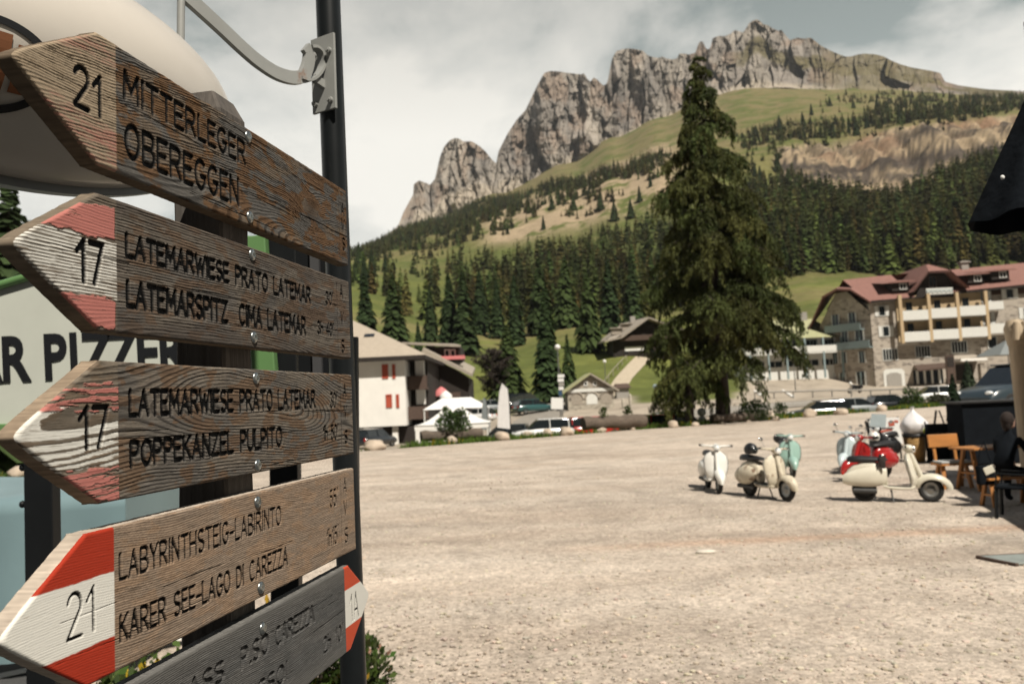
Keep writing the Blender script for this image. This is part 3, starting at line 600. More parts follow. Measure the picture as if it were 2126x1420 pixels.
# --- trees with leaf-sized faces along drooping boughs
def bough_tree(seed, H, prof, ntr, nb, leaf, colr, trunk_r, droop=1.0, twig=0.9, base=0.08, lean=(0, 0)):
    """prof: list of (relative height, radius m). returns (crown V,F,C), trunk MB"""
    g = np.random.default_rng(seed); hp = [p[0] for p in prof]; rp_ = [p[1] for p in prof]
    mb = MB(); k = 10
    cx_ = lambda z: (lean[0] * (z / H) ** 2 + 0.12 * math.sin(z * .7), lean[1] * (z / H) ** 2)
    mb.tube([(cx_(H * i / k)[0], cx_(H * i / k)[1], H * i / k - (0.4 if i == 0 else 0)) for i in range(k + 1)], [trunk_r * (1.25 if i == 0 else (1 - i / k) ** 0.8 + 0.03) for i in range(k + 1)], 10)
    Vs, Fs, Cs = [], [], []; off = 0
    for b in range(nb):
        zb = base + (0.985 - base) * ((b + g.random()) / nb) ** .85; rad = np.interp(zb, hp, rp_) * (0.5 + 0.6 * g.random() ** .8); z0 = zb * H; th = g.random() * 6.283
        ux, uy = math.cos(th), math.sin(th); L = max(rad, 0.25); ns = 7; pts = []
        for i in range(ns + 1):
            s = i / ns; zz = z0 + L * (0.22 * s - droop * 0.62 * s * s); x0, y0 = cx_(z0); wob = 0.12 * L * math.sin(s * 4 + b)
            pts.append((x0 + ux * L * s - uy * wob, y0 + uy * L * s + ux * wob, zz))
        if L > 0.6: mb.tube(pts[:-1], [0.055 * (L / 4) ** .6 * (1 - s / (ns + 1)) + 0.008 for s in range(ns)], 5)
        pa = np.array(pts); nb2 = max(3, int(3 + 4.2 * L)); tone = 0.6 + 0.75 * g.random(); hue = 1 + 0.35 * g.random()
        for q in range(nb2):
            s0 = 0.15 + 0.87 * (q + g.random()) / nb2; fi = min(s0 * ns, ns - 1e-3); i0 = int(fi); o0 = pa[i0] * (1 - fi + i0) + pa[i0 + 1] * (fi - i0)
            sgn = 1 if q % 2 else -1; tl = (0.35 + 0.42 * L * (1.05 - .55 * s0)) * (0.6 + .7 * g.random()) * .62; hg = twig * (.35 + .65 * g.random()) * min(1, L / 2.2) * (.35 + .65 * s0)
            m_ = int(ntr * .10 * (tl + hg) * (0.7 + .6 * g.random())) + 4; u = g.random(m_)
            dx = ux * .55 - uy * sgn * .85; dy = uy * .55 + ux * sgn * .85
            P = np.stack([o0[0] + dx * tl * u, o0[1] + dy * tl * u, o0[2] + .06 * tl * u - hg * u ** 1.7], -1) + g.normal(size=(m_, 3)) * np.array([.05, .05, .045]) * (1 + .5 * L / 4)
            d = np.stack([dx * .5 * (1 - u) + (g.random(m_) - .5) * .8, dy * .5 * (1 - u) + (g.random(m_) - .5) * .8, -.35 - .8 * u * droop + (g.random(m_) - .5) * .5], -1); d /= np.linalg.norm(d, axis=1, keepdims=True)
            sd = np.cross(d, g.normal(size=(m_, 3))); sd /= np.linalg.norm(sd, axis=1, keepdims=True) + 1e-6
            ln = (leaf * (0.6 + 0.8 * g.random(m_)))[:, None]; wd = ln * 0.15
            Vs.append(np.stack([P, P + d * ln * .45 + sd * wd, P + d * ln, P + d * ln * .45 - sd * wd], 1).reshape(-1, 3)); Fs.append((np.arange(m_) * 4)[:, None] + np.array([[0, 1, 2, 3]]) + off); off += m_ * 4
            cl = np.array(colr)[None] * (0.6 + 0.7 * g.random((m_, 1))) * tone * np.array([hue, 1, .9]); Cs.append(np.repeat(cl, 4, 0))
    return np.concatenate(Vs), np.concatenate(Fs), np.concatenate(Cs), mb
def place_bough(name, label, cat, loc, args, group=None, leafmat=None, rz=0):
    t_ = thing(name, label, cat, loc, rz, group); V, F, Cc, mb = bough_tree(**args)
    np_mesh('crown', V, F, leafmat or m_needle, t_, col=Cc, smooth=False); mb.build('trunk', m_bark, t_); return t_
bx_ = at(1500, 868, 49)
place_bough('larch_tree', 'huge drooping larch with a dark trunk standing at the far edge of the gravel lot', 'tree', (bx_[0], 49, -0.15),
    dict(seed=7, H=23.6, prof=[(0.0, 2.0), (0.16, 4.2), (0.24, 4.8), (0.36, 4.4), (0.5, 3.6), (0.66, 2.9), (0.8, 1.8), (0.92, .9), (1, 0.15)], ntr=400, nb=175, leaf=0.24, colr=(0.054, 0.074, 0.025), trunk_r=0.42, droop=.85, twig=1.75, base=0.165, lean=(-0.1, 0)))
p_ = at(1431, 878, 47.5)
place_bough('larch_tree', 'small weeping larch with hanging twigs left of the huge larch trunk', 'tree', (p_[0], 47.5, -0.1),
    dict(seed=9, H=4.6, prof=[(0, .5), (0.3, 1.2), (0.6, 2.3), (0.85, 1.9), (1, .5)], ntr=420, nb=44, leaf=0.2, colr=(0.052, 0.072, 0.022), trunk_r=0.3, droop=1.3, twig=1.2, base=0.35))
p_ = gpt(1020, 104)
place_bough('bare_tree', 'grey brown leafless tree on the meadow left of the bushy dark spruce', 'tree', p_,
    dict(seed=12, H=7.2, prof=[(0, .5), (0.3, 2.2), (0.7, 2.3), (1, .4)], ntr=160, nb=60, leaf=0.35, colr=(0.085, 0.072, 0.06), trunk_r=0.18, droop=-0.6, twig=0.3, base=0.15), leafmat=m_bark)

# --- low shrubs at the foot of the signpost and on the verge
def shrub(name, label, cat, loc, r, h, seed, colr=(0.055, 0.085, 0.02), leaf=0.05, n=1400, group=None, flowers=None):
    g = np.random.default_rng(seed); th = g.random(n) * 6.283; u = g.random(n) ** .5; zz = g.random(n)
    lump = 0.7 + 0.6 * vnoise(th * 1.3, zz * 3, seed)
    P = np.stack([r * u * np.cos(th) * lump * (1 - .5 * zz ** 2), r * u * np.sin(th) * lump * (1 - .5 * zz ** 2), h * zz * lump], -1)
    d = P / np.array([r, r, h]) + 0.6 * g.normal(size=(n, 3)) + np.array([0, 0, .5]); d /= np.linalg.norm(d, axis=1, keepdims=True); sd = np.cross(d, g.normal(size=(n, 3))); sd /= np.linalg.norm(sd, axis=1, keepdims=True)
    ln = (leaf * (0.6 + g.random(n)))[:, None]; V = np.stack([P, P + d * ln * .5 + sd * ln * .3, P + d * ln, P + d * ln * .5 - sd * ln * .3], 1)
    F = (np.arange(n) * 4)[:, None] + np.array([[0, 1, 2, 3]]); cl = np.array(colr)[None] * (0.5 + g.random((n, 1))) * (1 + .3 * (g.random((n, 3)) - .5))
    if flowers is not None: cl[g.random(n) < 0.06] = flowers
    mb = MB(); random.seed(seed)
    for i in range(9):
        a = random.random() * 6.28; q = random.uniform(.3, .8); mb.tube([(0, 0, -0.05), (r * q * .5 * math.cos(a), r * q * .5 * math.sin(a), h * .5), (r * q * math.cos(a), r * q * math.sin(a), h * .85)], [0.012 * r * 3, 0.008 * r * 3, 0.003], 5)
    t_ = thing(name, label, cat, loc, 0, group); np_mesh('foliage', V.reshape(-1, 3), F, m_leaf, t_, col=np.repeat(cl, 4, 0), smooth=False); mb.build('stem', m_bark, t_); return t_
shrub('juniper_shrub', 'leafy green shrub on the gravel right of the black pole foot', 'shrub', (-1.13, 5.6, 0), 0.24, 0.36, 3, leaf=0.045, n=1100, flowers=(0.35, 0.2, 0.14))
shrub('juniper_shrub', 'leafy green shrub seen low between the lowest boards and the black pole', 'shrub', (-1.45, 5.4, 0), 0.42, 0.62, 4, leaf=0.06, n=1700, flowers=(0.5, 0.3, 0.03))
shrub('juniper_shrub', 'leafy shrub under the left red and white arrow tip at the bottom picture edge', 'shrub', (-2.45, 4.6, 0), 0.55, 0.5, 5, leaf=0.055, n=2000, flowers=(0.5, 0.35, 0.03))
shrub('juniper_shrub', 'leafy shrub behind the lowest arrow board left of the wooden post', 'shrub', (-1.85, 4.9, 0), 0.4, 0.5, 6, leaf=0.055, n=1500, flowers=(0.5, 0.35, 0.03))

# --- grass and flowers on the verge (uncountable)
g = np.random.default_rng(21); n = 26000
x_ = -22 + 62 * g.random(n); t_v = g.random(n); y_ = 35.5 + 0.643 * (x_ + 6.7) + (0.15 + 3.2 * t_v) * 1.189 + 0.5 * (vnoise(x_ / 2, x_ * 0, 3) - .5)
z_ = np.array([ground(a, b_) for a, b_ in zip(x_, y_)])
kp = fbm(x_ / 3.5, y_ / 3.5, 77, 3) > 0.42; x_, y_, z_ = x_[kp], y_[kp], z_[kp]; n = len(x_)
th = g.random(n) * 6.28; hh_ = 0.12 + 0.3 * g.random(n); wv = 0.03 + 0.03 * g.random(n)
P = np.stack([x_, y_, z_], -1); sd = np.stack([np.cos(th), np.sin(th), 0 * th], -1) * wv[:, None]; tp = P + np.stack([0.1 * np.cos(th * 3), 0.1 * np.sin(th * 3), hh_], -1)
V = np.stack([P - sd, P + sd, tp], 1); cl = np.array([0.075, 0.125, 0.02])[None] * (0.6 + .9 * g.random((n, 1))); fl = (g.random(n) < 0.10) & (vnoise(x_ / 1.6, y_ / 1.6, 5) > .5); cl[fl] = (0.50, 0.34, 0.02)
verge = np_mesh('verge_grass', V.reshape(-1, 3), np.arange(n * 3).reshape(-1, 3), m_leaf, col=np.repeat(cl, 3, 0), smooth=False); tag(verge, kind='stuff', label='green grass verge with yellow flowers along the far edge of the gravel', cat='grass')
# ================================================================== SIGNPOST with routed wooden arrow boards
AZ = R(10.5)
SU = np.array([math.sin(AZ), math.cos(AZ), 0]); SN = np.array([math.cos(AZ), -math.sin(AZ), 0]); S0 = np.array([-0.42517, 0.85309, 0.0])
def arc(cx_, cy_, rx, ry, a0, a1, k=10): return [(cx_ + rx * math.cos(R(a0 + (a1 - a0) * i / k)), cy_ + ry * math.sin(R(a0 + (a1 - a0) * i / k))) for i in range(k + 1)]
GL = {  # stroke letters on a unit-high body: (width, strokes)
 'A': (.62, [[(0, 0), (.31, 1), (.62, 0)], [(.12, .34), (.5, .34)]]),
 'B': (.52, [[(0, 0), (0, 1), (.3, 1)] + arc(.3, .76, .2, .24, 90, -90) + [(0, .52)], [(.3, .52)] + arc(.3, .26, .24, .26, 90, -90) + [(0, 0)]]),
 'C': (.55, [arc(.3, .5, .3, .5, 55, 305, 16)]),
 'D': (.56, [[(0, 0), (0, 1), (.2, 1)] + arc(.2, .5, .36, .5, 90, -90, 12) + [(0, 0)]]),
 'E': (.46, [[(.46, 1), (0, 1), (0, 0), (.46, 0)], [(0, .52), (.38, .52)]]),
 'G': (.58, [arc(.3, .5, .3, .5, 50, 330, 16) + [(.58, .45), (.34, .45)]]),
 'H': (.54, [[(0, 0), (0, 1)], [(.54, 0), (.54, 1)], [(0, .5), (.54, .5)]]),
 'I': (.02, [[(0, 0), (0, 1)]]),
 'K': (.52, [[(0, 0), (0, 1)], [(.5, 1), (0, .42)], [(.16, .58), (.52, 0)]]),
 'L': (.44, [[(0, 1), (0, 0), (.44, 0)]]),
 'M': (.70, [[(0, 0), (.04, 1), (.35, .3), (.66, 1), (.70, 0)]]),
 'N': (.56, [[(0, 0), (0, 1), (.56, 0), (.56, 1)]]),
 'O': (.62, [arc(.31, .5, .31, .5, 0, 360, 22)]),
 'P': (.50, [[(0, 0), (0, 1), (.26, 1)] + arc(.26, .74, .24, .26, 90, -90) + [(0, .48)]]),
 'R': (.54, [[(0, 0), (0, 1), (.28, 1)] + arc(.28, .74, .24, .26, 90, -90) + [(0, .48)], [(.26, .48), (.54, 0)]]),
 'S': (.50, [arc(.26, .75, .24, .25, 40, 270, 10) + arc(.25, .25, .25, .25, 90, -140, 10)]),
 'T': (.56, [[(0, 1), (.56, 1)], [(.28, 1), (.28, 0)]]),
 'U': (.54, [[(0, 1), (0, .3)] + arc(.27, .3, .27, .3, 180, 360) + [(.54, 1)]]),
 'V': (.58, [[(0, 1), (.29, 0), (.58, 1)]]),
 'W': (.84, [[(0, 1), (.21, 0), (.42, .8), (.63, 0), (.84, 1)]]),
 'Y': (.56, [[(0, 1), (.28, .5), (.56, 1)], [(.28, .5), (.28, 0)]]),
 'Z': (.52, [[(0, 1), (.52, 1), (0, 0), (.52, 0)]]),
 '0': (.50, [arc(.25, .5, .25, .5, 0, 360, 20)]),
 '1': (.26, [[(0, .72), (.24, 1), (.24, 0)]]),
 '2': (.50, [arc(.25, .74, .24, .26, 165, -30, 12) + [(.0, 0), (.5, 0)]]),
 '3': (.48, [arc(.22, .76, .22, .24, 150, -90, 10) + arc(.22, .26, .26, .26, 90, -150, 10)]),
 '4': (.52, [[(.4, 0), (.4, 1), (0, .3), (.52, .3)]]),
 '5': (.48, [[(.44, 1), (.06, 1), (.03, .56)] + arc(.22, .32, .25, .32, 120, -150, 12)]),
 '7': (.50, [[(0, 1), (.5, 1), (.18, 0)]]),
 'h': (.40, [[(0, 0), (0, 1)], [(0, .4)] + arc(.2, .42, .2, .2, 180, 0, 8) + [(.4, 0)]]),
 "'": (.06, [[(.06, 1.05), (.0, .72)]]), '-': (.36, [[(0, .42), (.36, .42)]]), '.': (.04, [[(0, 0), (.03, .02)]]), ' ': (.36, []),
}
def text_strokes(text, s0, s1, z0, z1, gap=.22):
    x = 0; gl = []
    for ch in text: gl.append((ch, x)); x += GL[ch][0] + gap
    tot = x - gap; kx = (s1 - s0) / tot; H = z1 - z0; res = []
    for ch, xo in gl:
        for st in GL[ch][1]: res.append([(s0 + (xo + p[0]) * kx, z0 + p[1] * H) for p in st])
    return res
def groove(Sg, Zg, strokes, wd):
    D = np.full(Sg.shape, 9.0)
    for st in strokes:
        a = np.array(st); lo = a.min(0) - wd; hi = a.max(0) + wd
        m = (Sg > lo[0]) & (Sg < hi[0]) & (Zg > lo[1]) & (Zg < hi[1])
        if not m.any(): continue
        x, y = Sg[m], Zg[m]; d = np.full(x.shape, 9.0)
        for (ax, ay), (bx, by) in zip(st[:-1], st[1:]):
            vx_, vy_ = bx - ax, by - ay; L2 = vx_ * vx_ + vy_ * vy_ + 1e-12; t_ = np.clip(((x - ax) * vx_ + (y - ay) * vy_) / L2, 0, 1)
            d = np.minimum(d, np.hypot(x - ax - t_ * vx_, y - ay - t_ * vy_))
        D[m] = np.minimum(D[m], d)
    return D
m_board = bpy.data.materials.new('weathered_board'); m_board.use_nodes = True; t = m_board.node_tree; b = t.nodes['Principled BSDF']
an = N(t, 'ShaderNodeAttribute', attribute_name='Col'); t.links.new(an.outputs['Color'], b.inputs['Base Color']); t.links.new(an.outputs['Alpha'], b.inputs['Roughness']); b.inputs['Specular IOR Level'].default_value = 0.10
W_, H_, T_ = None, None, 0.022
RED_F = np.array([0.44, 0.165, 0.14]); WHT = np.array([0.70, 0.68, 0.62]); RED = np.array([0.36, 0.035, 0.016]); INK = np.array([0.003, 0.003, 0.003])

def board(parent, label, zc, h, seed, ring, grain, pal, texts, paint, left=True, L0=-0.028, L1=0.659, tip=-0.136, relief=1.0, ink=1.0, knots=(), cracks=8, moss=None, t0=0.0):
    """one plank: height-field front with real grain relief and routed letters, rounded edges, sawn sides"""
    edge = np.array([0, .0004, .001, .0018, .0028])
    zr = np.concatenate([edge, np.linspace(.0036, h - .0036, 214), h - edge[::-1]]) - h / 2
    uu = np.concatenate([np.array([0, .0004, .0011, .002, .003]) / .75, np.linspace(.0055, 1 - .0055, 900), 1 - np.array([.003, .002, .0011, .0004, 0]) / .75])
    soft = lambda q: np.sqrt(q * q + .006 ** 2) - .006
    k = np.clip(soft(zr) / (soft(np.array(h / 2)) * .985), 0, 1.0)
    if left: sl_ = tip + (L0 - tip) * k; sr_ = np.full_like(zr, L1)
    else: sl_ = np.full_like(zr, L0); sr_ = tip + (L1 - tip) * k
    Sg = sl_[:, None] + (sr_ - sl_)[:, None] * uu[None]; Zl = np.repeat(zr[:, None], len(uu), 1); Zg = Zl + zc
    # log model: distance of every point to a wandering pith
    x, y = Sg * 1000, Zl * 1000
    warp = ring['warp'] * (fbm(x / 120, y / 38, seed, 4) - .5) + ring.get('w2', 0) * (fbm(x / 40, y / 14, seed + 5, 3) - .5)
    zp = ring['zp'](x) ; dp = ring['dp'](x)
    r = np.sqrt((y - zp + warp) ** 2 + dp ** 2)
    kmask = np.zeros_like(r); kr = np.zeros_like(r)
    for (kx, kz, kR) in knots:
        q = np.hypot((x - kx) / 1.35, y - kz); f = np.exp(-(q / kR) ** 2); r = r + 26 * f * np.sign(kz + 8) ; kmask = np.maximum(kmask, np.clip(1.25 - q / (kR * .62), 0, 1)); kr = np.where(q < kR * 1.3, q, kr)
        r = np.where(kmask > 0, r * (1 - sstep(0, .35, kmask)) + (q * 1.6 + 3 * fbm(x / 9, y / 9, seed + 9, 3)) * sstep(0, .35, kmask), r)
    ph = r / ring['pitch'] + 0.22 * fbm(x / 60, y / 5, seed + 7, 3); fr = ph - np.floor(ph); rid = np.floor(ph).astype(int)
    late = sstep(.45, .80, fr) * (1 - sstep(.93, 1.0, fr))
    rv = _hash(rid, rid * 0, seed)                                            # every ring a little different
    fib = fbm(x / 22, y / .9, seed + 11, 4); fib2 = fbm(x / 5, y / .55, seed + 13, 3); blot = fbm(x / 70, y / 26, seed + 15, 4); blot2 = fbm(x / 30, y / 11, seed + 17, 4)
    n = .72 * relief * (0.00060 * (late - .5) * (0.5 + rv) + 0.00062 * (fib - .5) + .00022 * (fib2 - .5))
    C = mixc(np.broadcast_to(np.array(pal['early']), x.shape + (3,)), np.array(pal['late']), late * (0.55 + .45 * rv))
    gm = sstep(pal.get('g0', .42), pal.get('g1', .6), blot); C = mixc(C, np.array(pal['grey']) * (1 - .45 * late[..., None]), gm * pal.get('ga', .8))
    om = sstep(pal.get('o0', .52), pal.get('o0', .52) + .1, blot2) * pal.get('oa', 0); C = mixc(C, np.array(pal['orange']) * (1 - .5 * late[..., None]), om)
    C = C * (0.54 + .92 * fib[..., None]) * (0.7 + .6 * fib2[..., None])
    if pal.get('edge_dark'): C = mixc(C, np.array(pal['edge_dark']), sstep(.55, .95, np.abs(Zl) / (h / 2) + .5 * (blot - .5)) * .55)
    C = mixc(C, np.array([.06, .045, .035]), np.clip(kmask, 0, 1) * .75)
    rough = np.full(x.shape, .85)
    # drying checks running with the grain
    rg_ = np.random.default_rng(seed)
    for _ in range(cracks):
        cs, cz, cl = rg_.uniform(-60, 640), rg_.uniform(-h * 450, h * 450), rg_.uniform(40, 160)
        yy = cz + 3 * (fbm(x / 50, x * 0 + cz, seed + 3, 2) - .5) - (warp - warp.mean()) * .5; e_ = np.clip(1 - np.abs(x - cs) / cl, 0, 1)
        c_ = sstep(.9 * e_ + .01, .15 * e_, np.abs(y - yy)) * (e_ > 0); n = n - .0016 * c_; C = C * (1 - .8 * c_[..., None])
    C, n, rough = paint(Sg, Zg, x, y, C, n, rough, late, rv, fib, blot2, seed)
    # routed lettering
    for tx, s0_, s1_, z0_, z1_, wd, *ik in texts:
        inkq = ik[0] if ik else ink
        wd = wd * 1.36
        D = groove(Sg, Zg, text_strokes(tx, s0_, s1_, z0_, z1_) if isinstance(tx, str) else tx, wd) + .0007 * (fib - .5)
        cut = sstep(wd / 2 + .0005, wd / 2 - .0011, D); n = n * (1 - .7 * cut) - .0030 * cut
        lost = sstep(.60, .74, .6 * fib + .4 * blot2 + .08 * late) * (1 - inkq)
        C = mixc(C, INK * .7 + .004 * fib[..., None], sstep(.25, .6, cut) * (1 - lost) * (inkq if inkq < .5 else 1)); rough = rough * (1 - cut) + .6 * cut
        hal = sstep(wd / 2 + .0012, wd / 2, D) * (1 - cut); C = C * (1 - .25 * hal[..., None])
    # rounded arrises, a little chewed
    slope = abs((tip - (L0 if left else L1))) / (h / 2); cs_ = 1 / math.hypot(1, slope)
    dz_ = h / 2 - np.abs(Zl); dl = (Sg - sl_[:, None]) * (cs_ if left else 1); dr = (sr_[:, None] - Sg) * (1 if left else cs_)
    dm = np.minimum(np.minimum(dz_, dl), dr); rr = .0024 + .0016 * fbm(x / 14, y / 14, seed + 19, 3); q_ = np.clip(1 - dm / rr, 0, 1); n = n - rr * (1 - np.sqrt(np.maximum(1 - q_ ** 2, 0)))
    P = S0 + SU * Sg[..., None] + SN * n[..., None]; P[..., 2] = Zg
    nr, ncs = Sg.shape; V = P.reshape(-1, 3); F = grid_faces(nr, ncs)[:, ::-1]; col = np.concatenate([C, rough[..., None]], -1).reshape(-1, 4)
    loop = np.concatenate([np.arange(ncs), (np.arange(1, nr) * ncs + ncs - 1), ((nr - 1) * ncs + np.arange(ncs - 2, -1, -1)), (np.arange(nr - 2, 0, -1) * ncs)])
    # sides: four strips down to the back, sawn and lighter than the face
    base = V[loop]; nb = len(loop); bs = len(V); tone = fbm(np.arange(nb) / 30., np.zeros(nb), seed + 23, 4); grn = fbm(np.arange(nb) / 2.2, np.zeros(nb), seed + 25, 3)
    ex = [base]; ec = [np.concatenate([np.array(pal['side'])[None] * (.6 + .8 * grn[:, None]), np.full((nb, 1), .9)], 1)]
    for j, f_ in enumerate((.25, .55, .85, 1.0)):
        dpt = T_ * f_; qn = base - SN * (dpt + (base - S0) @ SN)[:, None]
        w_ = fbm(np.arange(nb) / 5., np.full(nb, j * 3.), seed + 27, 3); ex.append(qn + np.array([0, 0, 1]) * (.0012 * (w_ - .5))[:, None]); ec.append(np.concatenate([np.array(pal['side'])[None] * (.45 + .5 * grn[:, None] + .6 * w_[:, None] * tone[:, None]), np.full((nb, 1), .9)], 1))
    V2 = np.concatenate([V] + ex); c2_ = np.concatenate([col] + ec); fs = []
    for j in range(4):
        i0 = bs + j * nb + np.arange(nb); i1 = bs + j * nb + (np.arange(nb) + 1) % nb; fs.append(np.stack([i0, i1, i1 + nb, i0 + nb], 1)[:, ::-1])
    o = np_mesh('arrow_board', V2, np.concatenate([F] + fs), m_board, parent, col=c2_)
    bmb = MB(); bl = ex[-1][::6]; cen = bl.mean(0)
    bmb.add([tuple(p) for p in bl], [tuple(range(len(bl)))]); bk_ = bmb.build('board_back', M['post_wood'], o)
    o['label'] = label
    return o
mk('post_wood', (0.085, 0.074, 0.064), 0.95, var=0.35, scale=24, bump=0.8, bscale=30, stretch=(1, 1, 0.06))
mk('screw_zinc', (0.36, 0.38, 0.37), 0.32, metal=1.0, var=0.25, scale=150)

def paint_none(Sg, Zg, x, y, C, n, rough, late, rv, fib, bl, sd): return C, n, rough
def zone(Sg, s_edge=-0.008): return (Sg < s_edge)
def paint_b1(Sg, Zg, x, y, C, n, rough, late, rv, fib, bl, sd):
    z = sstep(.0005, -.0005, Sg - .002); C = mixc(C, np.array([.36, .285, .20]) * (1 - .62 * late[..., None] * (.4 + .6 * rv[..., None])) * (.75 + .5 * fib[..., None]), z * .92)
    top = sstep(2.376, 2.384, Zg - .10 * (Sg + .05)) * sstep(2.410, 2.404, Zg); bot = sstep(2.318, 2.308, Zg + .12 * Sg)
    pk = sstep(.46, .60, bl * .55 + fib * .45 + .12 * (1 - late) - .05); C = mixc(C, RED_F * .85, z * np.clip(top * pk * .5 * sstep(.42, .56, fib) + bot * pk * .6 * sstep(.40, .52, fib), 0, 1))
    return C, n, rough
def faded(top, mid, bot, keep_w, keep_r, contrast, jag=.004):
    def f(Sg, Zg, x, y, C, n, rough, late, rv, fib, bl, sd):
        z = sstep(.0006, -.0006, Sg - .0005); j = jag * (fbm(x / 12, y / 3, sd + 31, 3) - .5) * 2
        zt = Zg + j; hi_, lo_ = mid
        C = mixc(C, np.array([.17, .14, .105])[None] * (.7 + .6 * fib[..., None]), z * .5)
        wm = sstep(lo_, lo_ + .0012, zt) * sstep(hi_, hi_ - .0012, zt) * z
        worn = sstep(keep_w - .06, keep_w + .06, contrast * late * (.35 + .9 * rv) + .42 * fib + .25 * bl)
        C = mixc(C, WHT * (.9 + .15 * fib[..., None]), wm * (1 - worn)); n = n + .0002 * wm * (1 - worn)
        edge = sstep(-.0, -.004, Sg + .002 * fbm(y / 6, x / 30, sd, 3)) if keep_r > .75 else 1
        rt = (sstep(top[0], top[0] + .001, zt) * sstep(top[1], top[1] - .001, zt - .10 * (Sg + .03)) + sstep(bot[1], bot[1] - .001, zt) * sstep(bot[0], bot[0] + .001, zt)) * z * edge
        cr_ = sstep(keep_r - .04, keep_r + .05, .62 * fbm(x / 34, y / 2.4, sd + 41, 3) + .38 * bl + .16 * late)
        rm = np.clip(rt * (1 - cr_), 0, 1); lip = sstep(.25, .5, rm) * (1 - sstep(.6, .95, rm)); C = mixc(C, RED_F * (.92 + .16 * bl[..., None]), rm); n = n * (1 - .5 * rm) + .0007 * sstep(.3, .7, rm) + .0004 * lip; rough = rough * (1 - rm) + .5 * rm
        return C, n, rough
    return f
def paint_b4(Sg, Zg, x, y, C, n, rough, late, rv, fib, bl, sd):
    j = .0012 * (fbm(x / 9, y * 0, sd + 31, 3) - .5); z = sstep(.0005, -.0005, Sg + .008); rim = .0  # stripes end in the arrow flanks
    wm = sstep(1.774, 1.7748, Zg + j) * sstep(1.8405, 1.8397, Zg + j); scr = sstep(.70, .78, .6 * fib + .4 * bl) * sstep(-.06, -.13, Sg)
    P_ = mixc(np.broadcast_to(RED, C.shape) * (.9 + .2 * fib[..., None]), WHT * 1.04 * (.97 + .06 * fib[..., None]), wm)
    k_ = z * (1 - .8 * scr); C = mixc(C, P_, k_); n = n * (1 - .45 * k_); rough = rough * (1 - k_) + .45 * k_; return C, n, rough
def paint_b5(Sg, Zg, x, y, C, n, rough, late, rv, fib, bl, sd):
    z = sstep(.5945, .5955, Sg); wm = sstep(1.6095, 1.6103, Zg) * sstep(1.675, 1.6742, Zg)
    P_ = mixc(np.broadcast_to(np.array([.50, .068, .028]), C.shape) * (.93 + .14 * fib[..., None]), WHT, wm); C = mixc(C, P_, z); n = n * (1 - .7 * z); rough = rough * (1 - z) + .45 * z; return C, n, rough

post_c = S0 + SU * 0.290 - SN * (T_ + 0.0385)
signpost = thing('signpost', 'weathered wooden signpost carrying five routed arrow boards for hiking trails', 'signpost', (post_c[0], post_c[1], 0))
# the post: square larch beam with a weathered, slightly hipped top
mb = MB(); hw = 0.0375; k = 40; rs = []
random.seed(2)
for i in range(k + 1):
    z = -0.1 + 2.535 * i / k; wv = 0.0006 * math.sin(i * 1.7); q = hw + wv
    rs.append([(sx * (q - c_) * 1.0, sy * (q - c2), z) for sx, sy, c_, c2 in ((-1, -1, .004, 0), (-1, -1, 0, .004), (-1, 1, 0, .004), (-1, 1, .004, 0), (1, 1, .004, 0), (1, 1, 0, .004), (1, -1, 0, .004), (1, -1, .004, 0))])
rs.append([(x * .62, y * .8, z + .028) for x, y, z in rs[-1]])
mb.rings(rs, smooth=False); post = mb.build('post', M['post_wood'], signpost); post.rotation_euler = (0, 0, -AZ)
def unparent_place(o):   # boards are built in world space: keep them there under the signpost
    o.location = (-post_c[0], -post_c[1], 0)
lin_line = lambda s_, z0_, z1_: [[(s_, z0_), (s_ + .001, z1_)]]
def avs(s_, zs, hgt, wdt=.012, w_=.0035, words='AVS'):
    r_ = []
    for ch, z in zip(words, zs): r_ += text_strokes(ch, s_, s_ + wdt, z - hgt / 2, z + hgt / 2)
    return (r_, 0, 0, 0, 0, w_)
B = []
B.append(board(signpost, 'topmost arrow board reading 21 Mitterleger Obereggen with a big knot', 2.3405, .145, 101,
    dict(pitch=2.9, warp=12, w2=2.5, zp=lambda x: -95 + .05 * x + 18 * np.sin(x / 140), dp=lambda x: 30 + 22 * np.sin(x / 170 + 1)), 1,
    dict(early=(.165, .13, .097), late=(.034, .027, .022), grey=(.112, .109, .103), orange=(.15, .077, .032), o0=.47, oa=.75, g0=.40, g1=.52, ga=.85, side=(.17, .13, .092)),
    [('MITTERLEGER', .017, .281, 2.357, 2.388, .0046), ('OBEREGGEN', .019, .260, 2.2915, 2.328, .0050), ('21', -.060, -.022, 2.322, 2.364, .0046), avs(.634, (2.372, 2.341, 2.306), .021), (lin_line(.622, 2.275, 2.41), 0, 0, 0, 0, .0022)],
    paint_b1, knots=((500, -2, 38),), relief=1.25, ink=.96, tip=-.138, cracks=14))
